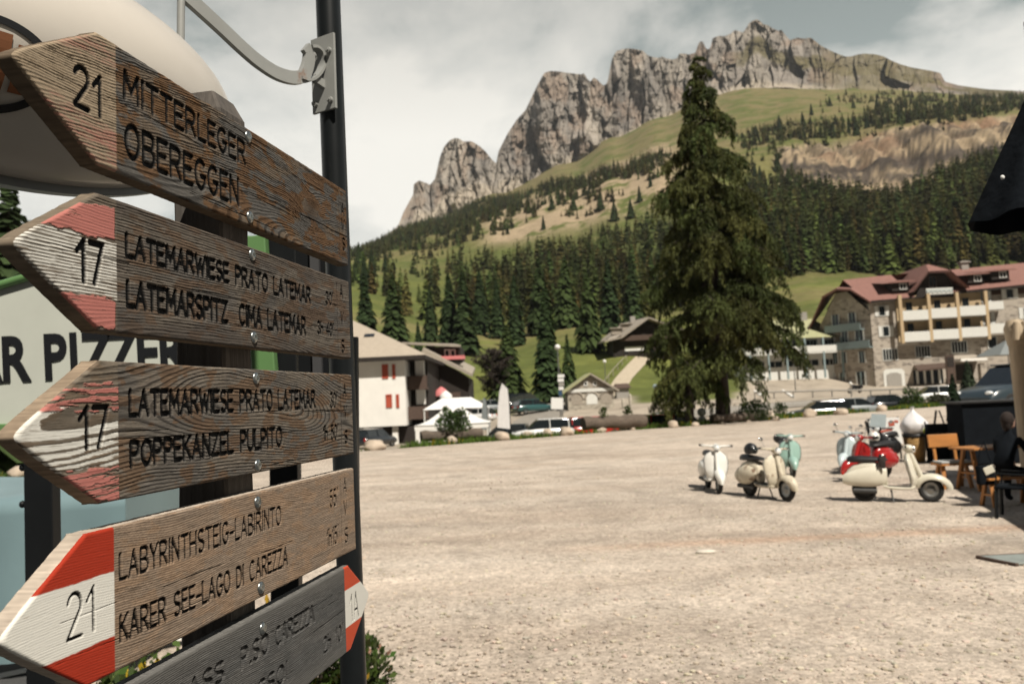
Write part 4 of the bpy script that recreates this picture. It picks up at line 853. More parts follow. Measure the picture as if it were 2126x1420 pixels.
B.append(board(signpost, 'second arrow board reading 17 Latemarwiese with peeling pink paint patches', 2.164, .147, 202,
    dict(pitch=3.3, warp=6, w2=1.2, zp=lambda x: -74 - 10 * np.exp(-((x - 520) / 130) ** 2), dp=lambda x: 6 + 22 * sstep(300, 640, x) + 20 * sstep(100, -150, x)), 1,
    dict(early=(.155, .134, .111), late=(.050, .041, .034), grey=(.10, .095, .09), orange=(.13, .074, .04), o0=.52, oa=.55, g0=.42, g1=.62, ga=.6, side=(.20, .16, .118), edge_dark=(.07, .055, .045)),
    [('LATEMARWIESE PRATO LATEMAR', .018, .488, 2.1775, 2.2015, .0047), ("30'", .552, .582, 2.184, 2.204, .0036), ('LATEMARSPITZ  CIMA LATEMAR', .019, .466, 2.122, 2.1485, .0050), ("3h 40'", .514, .580, 2.128, 2.148, .0036), ('17', -.058, -.021, 2.140, 2.182, .0050), avs(.616, (2.213, 2.163, 2.112), .021), (lin_line(.600, 2.10, 2.226), 0, 0, 0, 0, .0025)],
    faded((2.189, 2.224), (2.188, 2.127), (2.094, 2.126), .415, .80, .62), relief=1.2, ink=.97, cracks=10))
B.append(board(signpost, 'third arrow board reading 17 Poppekanzel Pulpito with zebra worn white paint', 1.986, .148, 303,
    dict(pitch=4.0, warp=8, w2=1.4, zp=lambda x: 8 + 22 * np.sin(x / 190 + .6), dp=lambda x: 30 + 20 * np.sin(x / 120 + 2.2) + 4 * np.sin(x / 41)), 1,
    dict(early=(.168, .143, .116), late=(.040, .034, .029), grey=(.10, .095, .089), orange=(.145, .08, .04), o0=.5, oa=.6, g0=.42, g1=.6, ga=.55, side=(.32, .245, .175)),
    [('LATEMARWIESE PRATO LATEMAR', .021, .495, 2.0015, 2.028, .0045), ("30'", .558, .588, 2.0, 2.025, .0034), ('POPPEKANZEL PULPITO', .022, .373, 1.946, 1.972, .0047), ("1h 50'", .525, .587, 1.944, 1.968, .0034), ('17', -.056, -.016, 1.970, 2.011, .0046), avs(.618, (2.030, 1.990, 1.945), .021), (lin_line(.603, 1.922, 2.05), 0, 0, 0, 0, .0025)],
    faded((2.008, 2.036), (2.012, 1.950), (1.913, 1.949), .47, .58, .82), relief=1.2, ink=.97, cracks=14))
B.append(board(signpost, 'fourth arrow board reading 21 Labyrinthsteig with fresh red and white tip', 1.811, .149, 404,
    dict(pitch=2.5, warp=5.5, w2=1.4, zp=lambda x: -120 - 5 * np.sin(x / 60), dp=lambda x: 20 + .02 * x), 1,
    dict(early=(.29, .216, .157), late=(.085, .055, .038), grey=(.25, .205, .165), orange=(.36, .23, .14), o0=.5, oa=.4, g0=.45, g1=.65, ga=.35, side=(.52, .44, .36)),
    [('LABYRINTHSTEIG-LABIRINTO', .002, .364, 1.829, 1.855, .0031), ("55'", .545, .577, 1.829, 1.856, .0028), ('KARER SEE-LAGO DI CAREZZA', .002, .382, 1.7655, 1.791, .0033), ("1h15'", .527, .576, 1.764, 1.792, .0028), ('21', -.074, -.038, 1.7885, 1.831, .0028), avs(.604, (1.858, 1.818, 1.770), .024, .014, .0026), (lin_line(.591, 1.750, 1.872), 0, 0, 0, 0, .0018)],
    paint_b4, relief=.62, ink=1.0, tip=-.152, L0=-.050, L1=.655, cracks=4))
B.append(board(signpost, 'lowest arrow board of dark grey wood reading Carezza pointing right 1A', 1.641, .148, 505,
    dict(pitch=2.6, warp=6, w2=2, zp=lambda x: -130 + 6 * np.sin(x / 90), dp=lambda x: 25 + .02 * x), 1,
    dict(early=(.122, .118, .112), late=(.042, .041, .040), grey=(.094, .094, .092), orange=(.07, .064, .058), g0=.4, g1=.6, ga=.7, side=(.17, .165, .155), edge_dark=(.13, .125, .115)),
    [('KARERPASS', -.045, .198, 1.658, 1.682, .0042), ('P.SO', .243, .317, 1.657, 1.682, .0042), ('CAREZZA', .340, .469, 1.657, 1.682, .0042), ("2h 10'", .502, .583, 1.596, 1.620, .0036), ('GSOI', .285, .371, 1.600, 1.624, .0042), ('1A', .619, .657, 1.615, 1.660, .0030, 1.0)],
    paint_b5, left=False, L0=-.12, L1=.617, tip=.712, relief=.8, ink=.35, cracks=6))
for o in B: unparent_place(o)
def screw(parent, s_, z_):
    c = S0 + SU * s_ + SN * .0; mb = MB(); mb.m = Matrix.Translation(Vector((c[0], c[1], z_))) @ Matrix((Vector(SU), Vector((0, 0, 1)), Vector(SN))).transposed().to_4x4()
    mb.lathe([(.0088, -.001), (.0088, .0006), (.0084, .0016), (.0066, .0031), (.0042, .0040), (.0024, .0042), (.0022, .0030), (.0001, .0028)], n=20)
    for a in (0, 1.57): mb.bar((-.003 * math.cos(a), -.003 * math.sin(a), .0034), (.003 * math.cos(a), .003 * math.sin(a), .0034), .0012, .0016)
    return mb.build('screw', M['screw_zinc'], parent)
for k, zz_ in enumerate(((2.400, 2.281), (2.226, 2.106), (2.047, 1.923), (1.871, 1.751), (1.694, 1.585))):
    for q_, z_ in enumerate(zz_): screw(B[k], (.289, .289, .293, .293, .296, .296, .293, .297, .300, .302)[k * 2 + q_], z_)

# ================================================================== BLACK POLE with bracket and hanging oval sign
mk('pole_black', (0.009, 0.011, 0.012), 0.36, var=0.25, scale=8, c2=(0.06, 0.02, 0.008), c2th=0.80, spec=0.3)
mk('bracket_grey', (0.29, 0.295, 0.28), 0.45, var=0.08, scale=14, c2=(0.20, 0.08, 0.03), c2th=0.74)
mk('sign_cream', (0.60, 0.555, 0.49), 0.3, var=0.03, coat=0.3)
mk('sign_brown', (0.22, 0.085, 0.035), 0.4, var=0.06)
PX_, PY_ = -0.4085, 1.9
pole = thing('hanging_sign', 'cream oval sign hanging from a curved bracket on a tall black pole', 'hanging sign', (PX_, PY_, 0))
mb = MB(); mb.tube([(.010, 0, -.1), (0.004, 0, 1.5), (-.008, 0, 3.0), (-.014, 0, 3.9)], .030, 24); mb.lathe([(.085, 0.0), (.085, .012), (.032, .014)], (.010, 0, 0)); mb.build('pole', M['pole_black'], pole)
A2 = R(30.0); U2 = Vector((-math.sin(A2), -math.cos(A2), 0)); N2 = Vector((math.cos(A2), -math.sin(A2), 0))   # towards the camera along the arm; sign normal
def loc(v): return Vector(v) - Vector((PX_, PY_, 0))
def on_arm(px, py):      # point of the arm's vertical plane seen at a pixel
    v = Vector(ray(px, py)); o = Vector((PX_, PY_, 0)) - Vector(CAM); t_ = o.dot(N2) / v.dot(N2); return loc(Vector(CAM) + v * t_)
pc_ = on_arm(668, 152); plane_c = Vector((0, 0, pc_.z)) + U2 * .034
mb = MB(); rm = Matrix((N2, U2, Vector((0, 0, 1)))).transposed(); mb.box(plane_c, (.074, .007, .186), rm); plate = mb.build('mounting_plate', M['bracket_grey'], pole, .001)
for sx, sz_ in ((-.024, -.072), (.024, -.072), (.024, .05), (-.024, .05)):
    mb = MB(); c_ = plane_c + N2 * sx + Vector((0, 0, sz_)); mb.cyl(c_, c_ + U2 * .012, .0075, n=6); mb.cyl(c_ + U2 * .0115, c_ + U2 * .016, .0042, n=10); mb.build('bolt', M['bracket_grey'], plate)
def ribbon(mb, pts, wd, th):      # flat bar bent in the arm plane: wd across the plane, th in the plane
    rs = []
    for i, p in enumerate(pts):
        d = (pts[min(i + 1, len(pts) - 1)] - pts[max(i - 1, 0)]).normalized(); q = d.cross(N2).normalized()
        rs.append([p + N2 * wd / 2 + q * th / 2, p - N2 * wd / 2 + q * th / 2, p - N2 * wd / 2 - q * th / 2, p + N2 * wd / 2 - q * th / 2])
    mb.rings(rs, smooth=False)
def smooth(pts, k=6):
    r_ = []; P = [pts[0]] + list(pts) + [pts[-1]]
    for i in range(1, len(P) - 2):
        for j in range(k):
            t_ = j / k; a, b_, c_, d = P[i - 1], P[i], P[i + 1], P[i + 2]
            r_.append(0.5 * ((2 * b_) + (c_ - a) * t_ + (2 * a - 5 * b_ + 4 * c_ - d) * t_ ** 2 + (3 * b_ - a - 3 * c_ + d) * t_ ** 3))
    return r_ + [P[-2]]
arm_px = [(633, 98), (641, 112), (640, 130), (634, 150), (626, 160), (604, 162), (572, 152), (535, 128), (500, 98), (462, 62), (425, 28), (385, -8), (340, -45), (290, -75), (230, -95)]
mb = MB(); ribbon(mb, smooth([on_arm(*p) for p in arm_px]), .012, .030)
ribbon(mb, smooth([on_arm(*p) for p in [(622, 163), (640, 168), (657, 158), (668, 138), (666, 112), (655, 100), (643, 99)]]), .022, .007)
mb.bar(on_arm(652, 163), plane_c + Vector((0, 0, -.028)), .012, .02); arm = mb.build('bracket_arm', M['bracket_grey'], pole, .001)
t_c, t_a, b_ax, c_ax = 0.775, 0.435, 0.192, 0.205
cz = (at(0, 132, 1.9 - t_c * math.cos(A2)))[2]; oc = U2 * t_c + Vector((0, 0, cz))
rmS = Matrix((U2, N2, Vector((0, 0, 1)))).transposed()
mb = MB(); mb.ell(oc, (t_a - .008, c_ax, b_ax - .008), 64, 40, rmS); sgn = mb.build('oval_sign', M['sign_cream'], pole)
mb = MB(); rs = []
for i in range(97):
    a = 2 * math.pi * i / 96; e_ = U2 * math.cos(a) * t_a + Vector((0, 0, math.sin(a) * b_ax)); q = e_.normalized(); rs.append([oc + e_ + q * x + N2 * y for x, y in ((.006, -.011), (.006, .011), (-.010, .011), (-.010, -.011))])
mb.rings(rs, caps=False, smooth=False); mb.build('rim', M['bracket_grey'], sgn)
def on_lens(tu, tz, lift=.0015):   # point on the bulging face, tu along the arm, tz up
    q = max(0.0, 1 - (tu / t_a) ** 2 - (tz / b_ax) ** 2); return oc + U2 * tu + Vector((0, 0, tz)) + N2 * (c_ax * math.sqrt(q) + lift)
def lens_patch(mb, outline, steps=10):   # outline as a fan of strips, laid on the bulge
    for (l0, r0), (l1, r1) in zip(outline[:-1], outline[1:]):
        row0 = [on_lens(l0[0] + (r0[0] - l0[0]) * i / steps, l0[1] + (r0[1] - l0[1]) * i / steps) for i in range(steps + 1)]
        row1 = [on_lens(l1[0] + (r1[0] - l1[0]) * i / steps, l1[1] + (r1[1] - l1[1]) * i / steps) for i in range(steps + 1)]
        mb.add(row0 + row1, [(i, i + 1, steps + 2 + i, steps + 1 + i) for i in range(steps)], True)
def seen(p):
    v = MC.T @ (np.array(p + Vector((PX_, PY_, 0))) - CAM); return CX - v[0] / v[2] * FPX, CY + v[1] / v[2] * FPX
eu, ez = min(((i * .005, j * .005) for i in range(-10, 80) for j in range(-30, 30) if (i * .005 / t_a) ** 2 + (j * .005 / b_ax) ** 2 < .9), key=lambda q_: math.hypot(seen(on_lens(*q_))[0] + 20, seen(on_lens(*q_))[1] - 128))
for a0, a1 in ((22, 158), (202, 338)):
    mb = MB(); lens_patch(mb, [((eu - .085 * math.cos(R(a)), ez + .060 * math.sin(R(a))), (eu - .073 * math.cos(R(a)), ez + .050 * math.sin(R(a)))) for a in np.linspace(a0, a1, 28)], 3)
    mb.build('emblem_ring', M['black_paint'], sgn)
for x0, x1, rz_ in ((-.050, -.030, .030), (-.022, .022, .040), (.030, .050, .030)):
    mb = MB(); lens_patch(mb, [((eu + x0, ez + z), (eu + x1, ez + z)) for z in np.linspace(-rz_, rz_, 9)], 4); mb.build('emblem', M['sign_brown'], sgn)
rt, rb = on_arm(376, 2), on_arm(375, 95)
mb = MB(); mb.cyl(rt, rb, .0075, n=12); mb.build('hanger_rod', M['bracket_grey'], pole)
mb = MB(); mb.cyl(oc + U2 * .25 + Vector((0, 0, b_ax * .8)), oc + U2 * .25 + Vector((0, 0, b_ax * .8 + .25)), .0075, n=12); mb.build('hanger_rod', M['bracket_grey'], pole)

# ================================================================== GREEN FRAMED PIZZERIA SIGN, dark notice board, tarpaulin
mk('panel_white', (0.52, 0.54, 0.48), 0.5, var=0.04)
mk('frame_green', (0.11, 0.22, 0.08), 0.4, var=0.06)
def txt(name, body, size, m, parent, origin, xdir, up, bold=0.0, ext=0.002, shear=0.0, spacing=1.0, xs=1.0):
    c = bpy.data.curves.new(name, 'FONT'); c.body = body; c.size = size; c.offset = bold; c.extrude = ext; c.shear = shear; c.space_character = spacing; c.resolution_u = 4
    o = bpy.data.objects.new(name, c); COL.objects.link(o); dg = bpy.context.evaluated_depsgraph_get(); me = bpy.data.meshes.new_from_object(o.evaluated_get(dg)); bpy.data.objects.remove(o); bpy.data.curves.remove(c)
    xd = Vector(xdir).normalized(); u_ = Vector(up).normalized(); nn = xd.cross(u_); me.transform(Matrix.Translation(Vector(origin)) @ Matrix((xd * xs, u_, nn)).transposed().to_4x4())
    return link(name, me, m, parent)
YP = 3.0
def flat(px, py, Y): return Vector(at(px, py, Y))
pz = thing('pizzeria_sign', 'white green framed pizzeria sign on black posts behind the arrow boards', 'sign', (-1.9, YP, 0))
lo_ = Vector((-1.9, YP, 0)); q = lambda px, py, dy=0: flat(px, py, YP + dy) - lo_
outl = [(-330, 900), (548, 885), (528, 505), (470, 498), (300, 520), (120, 560), (0, 596), (-170, 640), (-330, 640)]
mb = MB(); mb.poly([q(*p) for p in outl], (0, .03, 0)); mb.build('panel', M['panel_white'], pz)
mb = MB(); mb.tube([q(-330, 640, -.01), q(-170, 640, -.01), q(0, 592, -.01), q(120, 556, -.01), q(300, 516, -.01), q(470, 494, -.01), q(532, 500, -.01)], .017, 8); mb.bar(q(530, 492, -.01), q(560, 890, -.01), .05, .085, up=(1, 0, 0)); mb.bar(q(-330, 895, -.01), q(560, 884, -.01), .05, .04, up=(0, 0, 1)); mb.build('frame', M['frame_green'], pz, .004)
upv = q(99, 690) - q(103, 780); xv = q(300, 775) - q(0, 790)
cap = 92 * YP / FPX
for s_, x0, y0_ in (('A', -62, 795), ('R', 2, 791), ('P', 90, 786), ('I', 143, 783), ('Z', 172, 781), ('Z', 226, 779), ('E', 283, 777), ('R', 330, 775), ('I', 390, 773), ('A', 420, 771)):
    txt('lettering', s_, cap / .70, M['black_paint'], pz, q(x0, y0_, -.004), xv, upv, bold=.006, xs=.74)
mk('leg_black', (0.008, 0.009, 0.010), 0.45, var=0.2, spec=0.2)
for a_, b_, c_, d in ((86, 870, 92, 1300), (588, 480, 596, 1300)):
    p0 = q(a_, b_, .06); p1 = q(c_, d, .06); dr_ = (p1 - p0) / (p1.z - p0.z); p1 = p0 + dr_ * (-.05 - p0.z)
    mb = MB(); mb.bar(p0, p1, .107, .06, up=(0, 1, 0)); lg = mb.build('leg', M['leg_black'], pz, .004)
    for f_ in ((970, 1046) if a_ < 200 else (1050,)):
        mb = MB(); v_ = q(60 if a_ < 200 else 560, f_, .06); mb.cyl(v_, v_ + Vector((-.02, 0, 0)), .007, n=8); mb.ell(v_ + Vector((-.024, 0, 0)), (.012, .014, .014), 10, 6); mb.build('bolt', M['leg_black'], lg)
nb = thing('notice_board', 'black backed notice board between the green frame and the tall black pole', 'notice board', (-0.7, 2.5, 0))
lo2 = Vector((-.7, 2.5, 0)); q2 = lambda px, py, dy=0: flat(px, py, 2.5 + dy) - lo2
mb = MB(); mb.poly([q2(612, 470), q2(722, 474), q2(738, 912), q2(624, 915)], (0, .02, 0)); mb.build('panel', M['leg_black'], nb)
mb = MB(); mb.bar(q2(652, 470, -.012), q2(664, 912, -.012), .028, .02, up=(0, 1, 0)); mb.build('batten', mk('batten_grey', (.045, .045, .047), .7), nb)
mb = MB(); mb.bar(q2(733, 700, .03), q2(738, 1500, .03) , .03, .03, up=(0, 1, 0)); mb.build('post', M['leg_black'], nb)
mk('tarp', (0.165, 0.245, 0.265), 0.45, var=0.08, scale=1.5)
tb = thing('covered_trailer', 'low trailer under a pale blue tarpaulin behind the arrow boards', 'trailer', (-4.2, 6.2, 0))
lo3 = Vector((-4.2, 6.2, 0)); nx, nz_ = 40, 26; V = []
for i in range(nx):
    for j in range(nz_):
        s = i / (nx - 1); t_ = j / (nz_ - 1); x = -2.2 + 3.36 * s
        if t_ < .3: y = 1.5 - 1.5 * t_ / .3; z = 1.50 + .03 * math.sin(s * 9) - .10 * (t_ / .3)
        else: v_ = (t_ - .3) / .7; y = -.06 * v_ - .035 * math.sin(s * 26 + 3 * v_) * v_ - .02 * math.sin(s * 61) * v_; z = 1.40 + .015 * math.sin(s * 7) - 1.2 * v_
        V.append((x, y, z))
m_t = np_mesh('tarpaulin', V, grid_faces(nx, nz_), M['tarp'], tb)
mb = MB(); mb.poly([(1.155, 1.5, 1.5), (1.155, 0, 1.39), (1.155, -.05, .22), (1.155, 1.5, .22)], (.01, 0, 0)); mb.build('side_flap', M['tarp'], tb)
for sx in (-1.4, .6):
    mb = MB(); mb.lathe([(.05, -.09), (.2, -.09), (.26, -.06), (.26, .06), (.2, .09), (.05, .09)], (sx, .75, .26), 'Y', 24); mb.build('wheel', M['rubber'], tb)
# ================================================================== BUILDINGS
mk('render_cream', (0.85, 0.83, 0.78), 0.85, var=0.05, scale=1.0)
mk('roof_slate', (0.40, 0.34, 0.27), 0.85, var=0.12, scale=3, stretch=(1, 1, 3))
mk('roof_red', (0.235, 0.118, 0.096), 0.85, var=0.14, scale=2.2, stretch=(1, 1, 3))
mk('roof_green', (0.36, 0.36, 0.20), 0.8, var=0.12, scale=1.5)
mk('timber_dark', (0.022, 0.016, 0.013), 0.85, var=0.3, scale=6)
mk('timber_brown', (0.085, 0.055, 0.042), 0.85, var=0.2, scale=6)
mk('timber_pale', (0.33, 0.29, 0.24), 0.85, var=0.2, scale=7)
mk('shutter_red', (0.46, 0.085, 0.045), 0.6, var=0.06)
mk('white_wood', (0.70, 0.70, 0.66), 0.6, var=0.06)
mk('blue_wood', (0.24, 0.31, 0.32), 0.6, var=0.06)
mk('ochre_wall', (0.50, 0.375, 0.225), 0.8, var=0.08)
mk('canvas_white', (0.80, 0.79, 0.76), 0.7, var=0.03)
mk('canvas_grey', (0.20, 0.22, 0.22), 0.8, var=0.05)
mk('concrete', (0.33, 0.31, 0.28), 0.9, var=0.12)
mk('pink', (0.62, 0.20, 0.20), 0.6)
def stone_mat(name, c1, c2_, scale):
    m = bpy.data.materials.new(name); m.use_nodes = True; t = m.node_tree; b = t.nodes['Principled BSDF']; b.inputs['Roughness'].default_value = .9
    tcn = N(t, 'ShaderNodeTexCoord'); mp = N(t, 'ShaderNodeMapping'); mp.inputs['Scale'].default_value = (1, 1, 1.9); t.links.new(tcn.outputs['Object'], mp.inputs['Vector'])
    v = N(t, 'ShaderNodeTexVoronoi'); v.inputs['Scale'].default_value = scale; t.links.new(mp.outputs[0], v.inputs['Vector']); sp = N(t, 'ShaderNodeSeparateColor'); t.links.new(v.outputs['Color'], sp.inputs[0])
    nz = N(t, 'ShaderNodeTexNoise'); nz.inputs['Scale'].default_value = .5; nz.inputs['Detail'].default_value = 4; t.links.new(tcn.outputs['Object'], nz.inputs['Vector'])
    ad = N(t, 'ShaderNodeMath', operation='ADD'); t.links.new(sp.outputs[0], ad.inputs[0]); t.links.new(nz.outputs['Fac'], ad.inputs[1])
    cr = N(t, 'ShaderNodeValToRGB'); cr.color_ramp.elements[0].color = (*c1, 1); cr.color_ramp.elements[1].color = (*c2_, 1); cr.color_ramp.elements[0].position = .35; cr.color_ramp.elements[1].position = 1.25 if False else 1.0
    t.links.new(ad.outputs[0], cr.inputs['Fac']); t.links.new(cr.outputs['Color'], b.inputs['Base Color']); return m
M['stone'] = stone_mat('rubble_stone', (0.15, 0.13, 0.112), (0.43, 0.38, 0.32), 1.7)
M['stone_grey'] = stone_mat('grey_stone', (0.24, 0.215, 0.18), (0.44, 0.40, 0.33), 2.5)
class Frame:
    """wall-aligned coordinates: s along the facade, d out of the facade towards the viewer, z up"""
    def __init__(s, p0, p1, z):
        s.p0 = Vector((p0[0], p0[1], z)); d = Vector((p1[0] - p0[0], p1[1] - p0[1], 0)); s.L = d.length; s.rz = math.atan2(d.y, d.x)
def window(parent, s, z, wd, ht, d, glass='dark_glass', frame='white_wood', shutters=None, sill=True, bars=1, arch=False):
    """frame with its pane and sill, laid proud of the wall plane d; facade runs along local x, outward is -y"""
    f = MB(); t_ = .09
    f.box((s - wd / 2, -d - .03, z), (t_, .08, ht)); f.box((s + wd / 2, -d - .03, z), (t_, .08, ht)); f.box((s, -d - .03, z + ht / 2), (wd + t_, .085, t_)); f.box((s, -d - .03, z - ht / 2), (wd + t_, .085, t_))
    for k in range(bars): f.box((s - wd / 2 + wd * (k + 1) / (bars + 1), -d - .03, z), (.06, .07, ht - .05))
    w_ = f.build('window', M[frame], parent)
    g_ = MB(); g_.box((s, -d - .005, z), (wd, .02, ht)); g_.build('pane', M[glass], w_)
    if shutters:
        for sx in (-1, 1):
            h_ = MB(); h_.box((s + sx * (wd * .75 + .1), -d - .04, z), (wd * .5, .06, ht * 1.05)); h_.build('shutter', M[shutters], w_)
    return w_
# ---- white building with hip roof (left)
X = lambda px, Y: (px - CX) / FPX * Y
Yw = 66.0; xl, xr = X(700, Yw), X(838, Yw); ze = lambda py, px, Y: 2 + (hor(px) - py) * Y / FPX
zb = ze(885, 790, Yw); zt = ze(742, 790, Yw); gz = -1.35
wb = thing('guest_house', 'white rendered guest house with red windows and a pale hip roof', 'building', (0, 0, 0)); 
mb = MB(); mb.poly([(xl, Yw, zb), (xr, Yw, zb), (xr, Yw, zt), (xl, Yw, zt)], (0, 14, 0)); mb.poly([(xl, Yw, zb), (xl, Yw, zt), (xl - 1.2, Yw + 1.5, zt), (xl - 1.2, Yw + 1.5, zb)], (0, 10, 0)); mb.build('wall', M['render_cream'], wb)
mb = MB(); mb.box(((xl + xr) / 2 - .35, Yw + 8, (zb + gz) / 2 - .1), (xr - xl + 2.3, 14, zb - gz - .02)); mb.build('ground_floor', M['timber_dark'], wb)
for px_ in (752, 812, 872): 
    mb = MB(); mb.box((X(px_, Yw), Yw + .6, (zb + gz) / 2), (.45, .45, zb - gz - .05)); mb.build('pillar', M['render_cream'], wb)
xo = X(884, Yw); zr = ze(668, 735, Yw + 8)
mb = MB(); o_ = .9; A_ = [(xl - 4, Yw - o_, zt), (xo, Yw - o_, zt), (xo + .3, Yw + 15, zt), (xl - 4, Yw + 15, zt)]; r0, r1 = (xl - 2.0, Yw + 7, zr + .2), (X(735, Yw + 7), Yw + 7, zr)
mb.add(A_ + [r0, r1], [(0, 1, 5, 4), (1, 2, 5), (2, 3, 4, 5), (3, 0, 4), (3, 2, 1, 0)]); mb.poly([(p[0], p[1], zt - .32) for p in A_], (0, 0, .31), 1)
rf = mb.build('roof', [M['roof_slate'], M['timber_dark']], wb)
mb = MB(); mb.box((X(765, Yw + 3), Yw + 3.4, zt + (zr - zt) * .55), (.9, .6, .12), Matrix.Rotation(R(28), 3, 'X')); mb.build('skylight', M['dark_glass'], rf)
for px_, wdt in ((797, .42), (815, .17)):
    for py0, py1 in ((758, 785), (820, 845)):
        px2 = px_ + (6 if py0 > 800 else 0); window(wb, X(px2, Yw), (ze(py0, px2, Yw) + ze(py1, px2, Yw)) / 2, wdt, abs(ze(py0, px2, Yw) - ze(py1, px2, Yw)), -Yw, glass='shutter_red', frame='shutter_red', bars=0)
# loggias on the right end
xb0, xb1 = xr + .02, X(872, Yw)
mb = MB(); mb.box(((xb0 + xb1) / 2 + .1, Yw + 9, (zb + zt) / 2), (xb1 - xb0 + .2, 12, zt - zb - .05)); mb.build('loggia_wall', M['timber_dark'], wb)
for z0_, z1_ in ((842, 868), (778, 806)):
    mb = MB(); zz0, zz1 = ze(z1_ + 3, 855, Yw), ze(z0_ + 2, 855, Yw); mb.box(((xb0 + xb1) / 2 + .15, Yw + 1.1, (zz0 + zz1) / 2), (xb1 - xb0 + .35, .18, zz1 - zz0)); mb.box(((xb0 + xb1) / 2 + .15, Yw + 2.0, zz0 + .08), (xb1 - xb0 + .3, 1.7, .14)); mb.build('balcony', M['timber_brown'], wb)
for z0_, z1_ in ((745, 778), (800, 840)):
    mb = MB(); zz0, zz1 = ze(z1_, 860, Yw), ze(z0_, 860, Yw); mb.box((X(863, Yw), Yw + 2.2, (zz0 + zz1) / 2), (.75, .6, zz1 - zz0)); mb.build('pillar', M['render_cream'], wb)
# ---- dark timber lodge behind it
lg = thing('timber_lodge', 'dark timber lodge with a sloping brown roof right of the white guest house', 'building')
Yl = 80.0; lx0, lx1 = X(858, Yl), X(970, Yl); lz0 = -1.3; mb = MB()
pts = [(lx0, Yl, lz0), (lx1, Yl, lz0), (lx1, Yl, ze(785, 970, Yl)), (X(940, Yl), Yl, ze(765, 940, Yl)), (X(890, Yl), Yl, ze(742, 890, Yl)), (lx0, Yl, ze(742, 860, Yl))]
mb.poly(pts, (0, 9, 0)); mb.build('wall', M['timber_dark'], lg)
mb = MB(); mb.poly([(X(876, Yl), Yl - 1, ze(733, 876, Yl)), (X(978, Yl), Yl - 1, ze(783, 978, Yl)), (X(978, Yl), Yl - 1, ze(777, 978, Yl)), (X(880, Yl), Yl - 1, ze(724, 880, Yl))], (0, 7, 0.9)); mb.build('roof', M['timber_pale'], lg)
mb = MB(); a_ = [(X(835, Yl), Yl - .2, ze(715, 835, Yl)), (X(956, Yl), Yl - .2, ze(721, 956, Yl)), (X(930, Yl), Yl + 10, ze(704, 930, Yl)), (X(830, Yl), Yl + 10, ze(703, 830, Yl))]; mb.poly(a_, (0, 0, .22)); mb.build('upper_roof', M['timber_pale'], lg)
mb = MB(); mb.box((X(925, Yl + 2), Yl + 4, ze(735, 925, Yl + 2)), (X(950, Yl) - X(885, Yl), 6.5, 1.35)); mb.build('upper_wall', M['timber_dark'], lg)
for px_ in (926, 938): window(lg, X(px_, Yl), ze(733, px_, Yl), .45, .7, -(Yl + .7), bars=0)
mb = MB(); mb.box((X(938, Yl), Yl + .2, ze(743, 938, Yl)), (X(966, Yl) - X(915, Yl), 1.2, .35)); mb.build('flower_box', M['pink'], lg)
mb = MB(); mb.box((X(905, 77), 77, ze(828, 905, 77)), (X(960, 77) - X(868, 77), .3, 1.1)); mb.build('terrace_parapet', M['timber_brown'], lg)
prs = thing('parasol', 'red topped closed parasol on the lodge terrace', 'parasol', (X(912, 76), 76, -1.2)); h_ = ze(818, 912, 76) + 1.2
mb = MB(); mb.cyl((0, 0, 0), (0, 0, h_), .04); mb.build('pole', M['dull_metal'], prs); mb = MB(); mb.lathe([(.75, h_ - .2), (.7, h_ + .1), (.35, h_ + .5), (.02, h_ + .7)]); mb.build('canopy', M['pink'], prs)
prs = thing('parasol', 'white closed parasol beside the red one on the lodge terrace', 'parasol', (X(921, 75), 75, -1.2)); h_ = ze(822, 921, 75) + 1.2
mb = MB(); mb.cyl((0, 0, 0), (0, 0, h_), .04); mb.build('pole', M['dull_metal'], prs); mb = MB(); mb.lathe([(.6, h_ - .2), (.55, h_ + .1), (.25, h_ + .35), (.02, h_ + .5)]); mb.build('canopy', M['canvas_white'], prs)
# ---- stone shed with gable roof
Yh = 84.0; hz = ze(849, 1222, Yh); sh = thing('stone_shed', 'small grey stone shed with a gable roof and three arches beside the road', 'building', (X(1221, Yh), Yh, hz)); wdt = 95 * Yh / FPX; eh = 3.0 * 28 / 28 * .0 + (ze(808, 1221, Yh) - hz); rh = ze(775, 1215, Yh) - hz
mb = MB(); mb.poly([(-wdt / 2, 0, -.5), (wdt / 2, 0, -.5), (wdt / 2, 0, eh), (0, 0, rh - .25), (-wdt / 2, 0, eh)], (0, 6, 0)); mb.build('wall', M['stone_grey'], sh)
for sx in (-1, 1):
    mb = MB(); mb.poly([(sx * (wdt / 2 + .55), -.5, eh - .42), (0, -.5, rh - .18), (0, -.5, rh + .02), (sx * (wdt / 2 + .55), -.5, eh - .2)], (0, 7, 0)); mb.build('roof', M['roof_green' if sx < 0 else 'timber_pale'], sh)
mb = MB(); mb.poly([(-wdt / 2 + .1, -.04, eh + .1), (wdt / 2 - .1, -.04, eh + .1), (0, -.04, rh - .45)], (0, .03, 0)); mb.build('gable_boards', M['timber_pale'], sh)
mb = MB(); mb.box((0, -.08, eh - .1), (wdt + .1, .14, .34)); mb.build('lintel', M['white_wood'], sh)
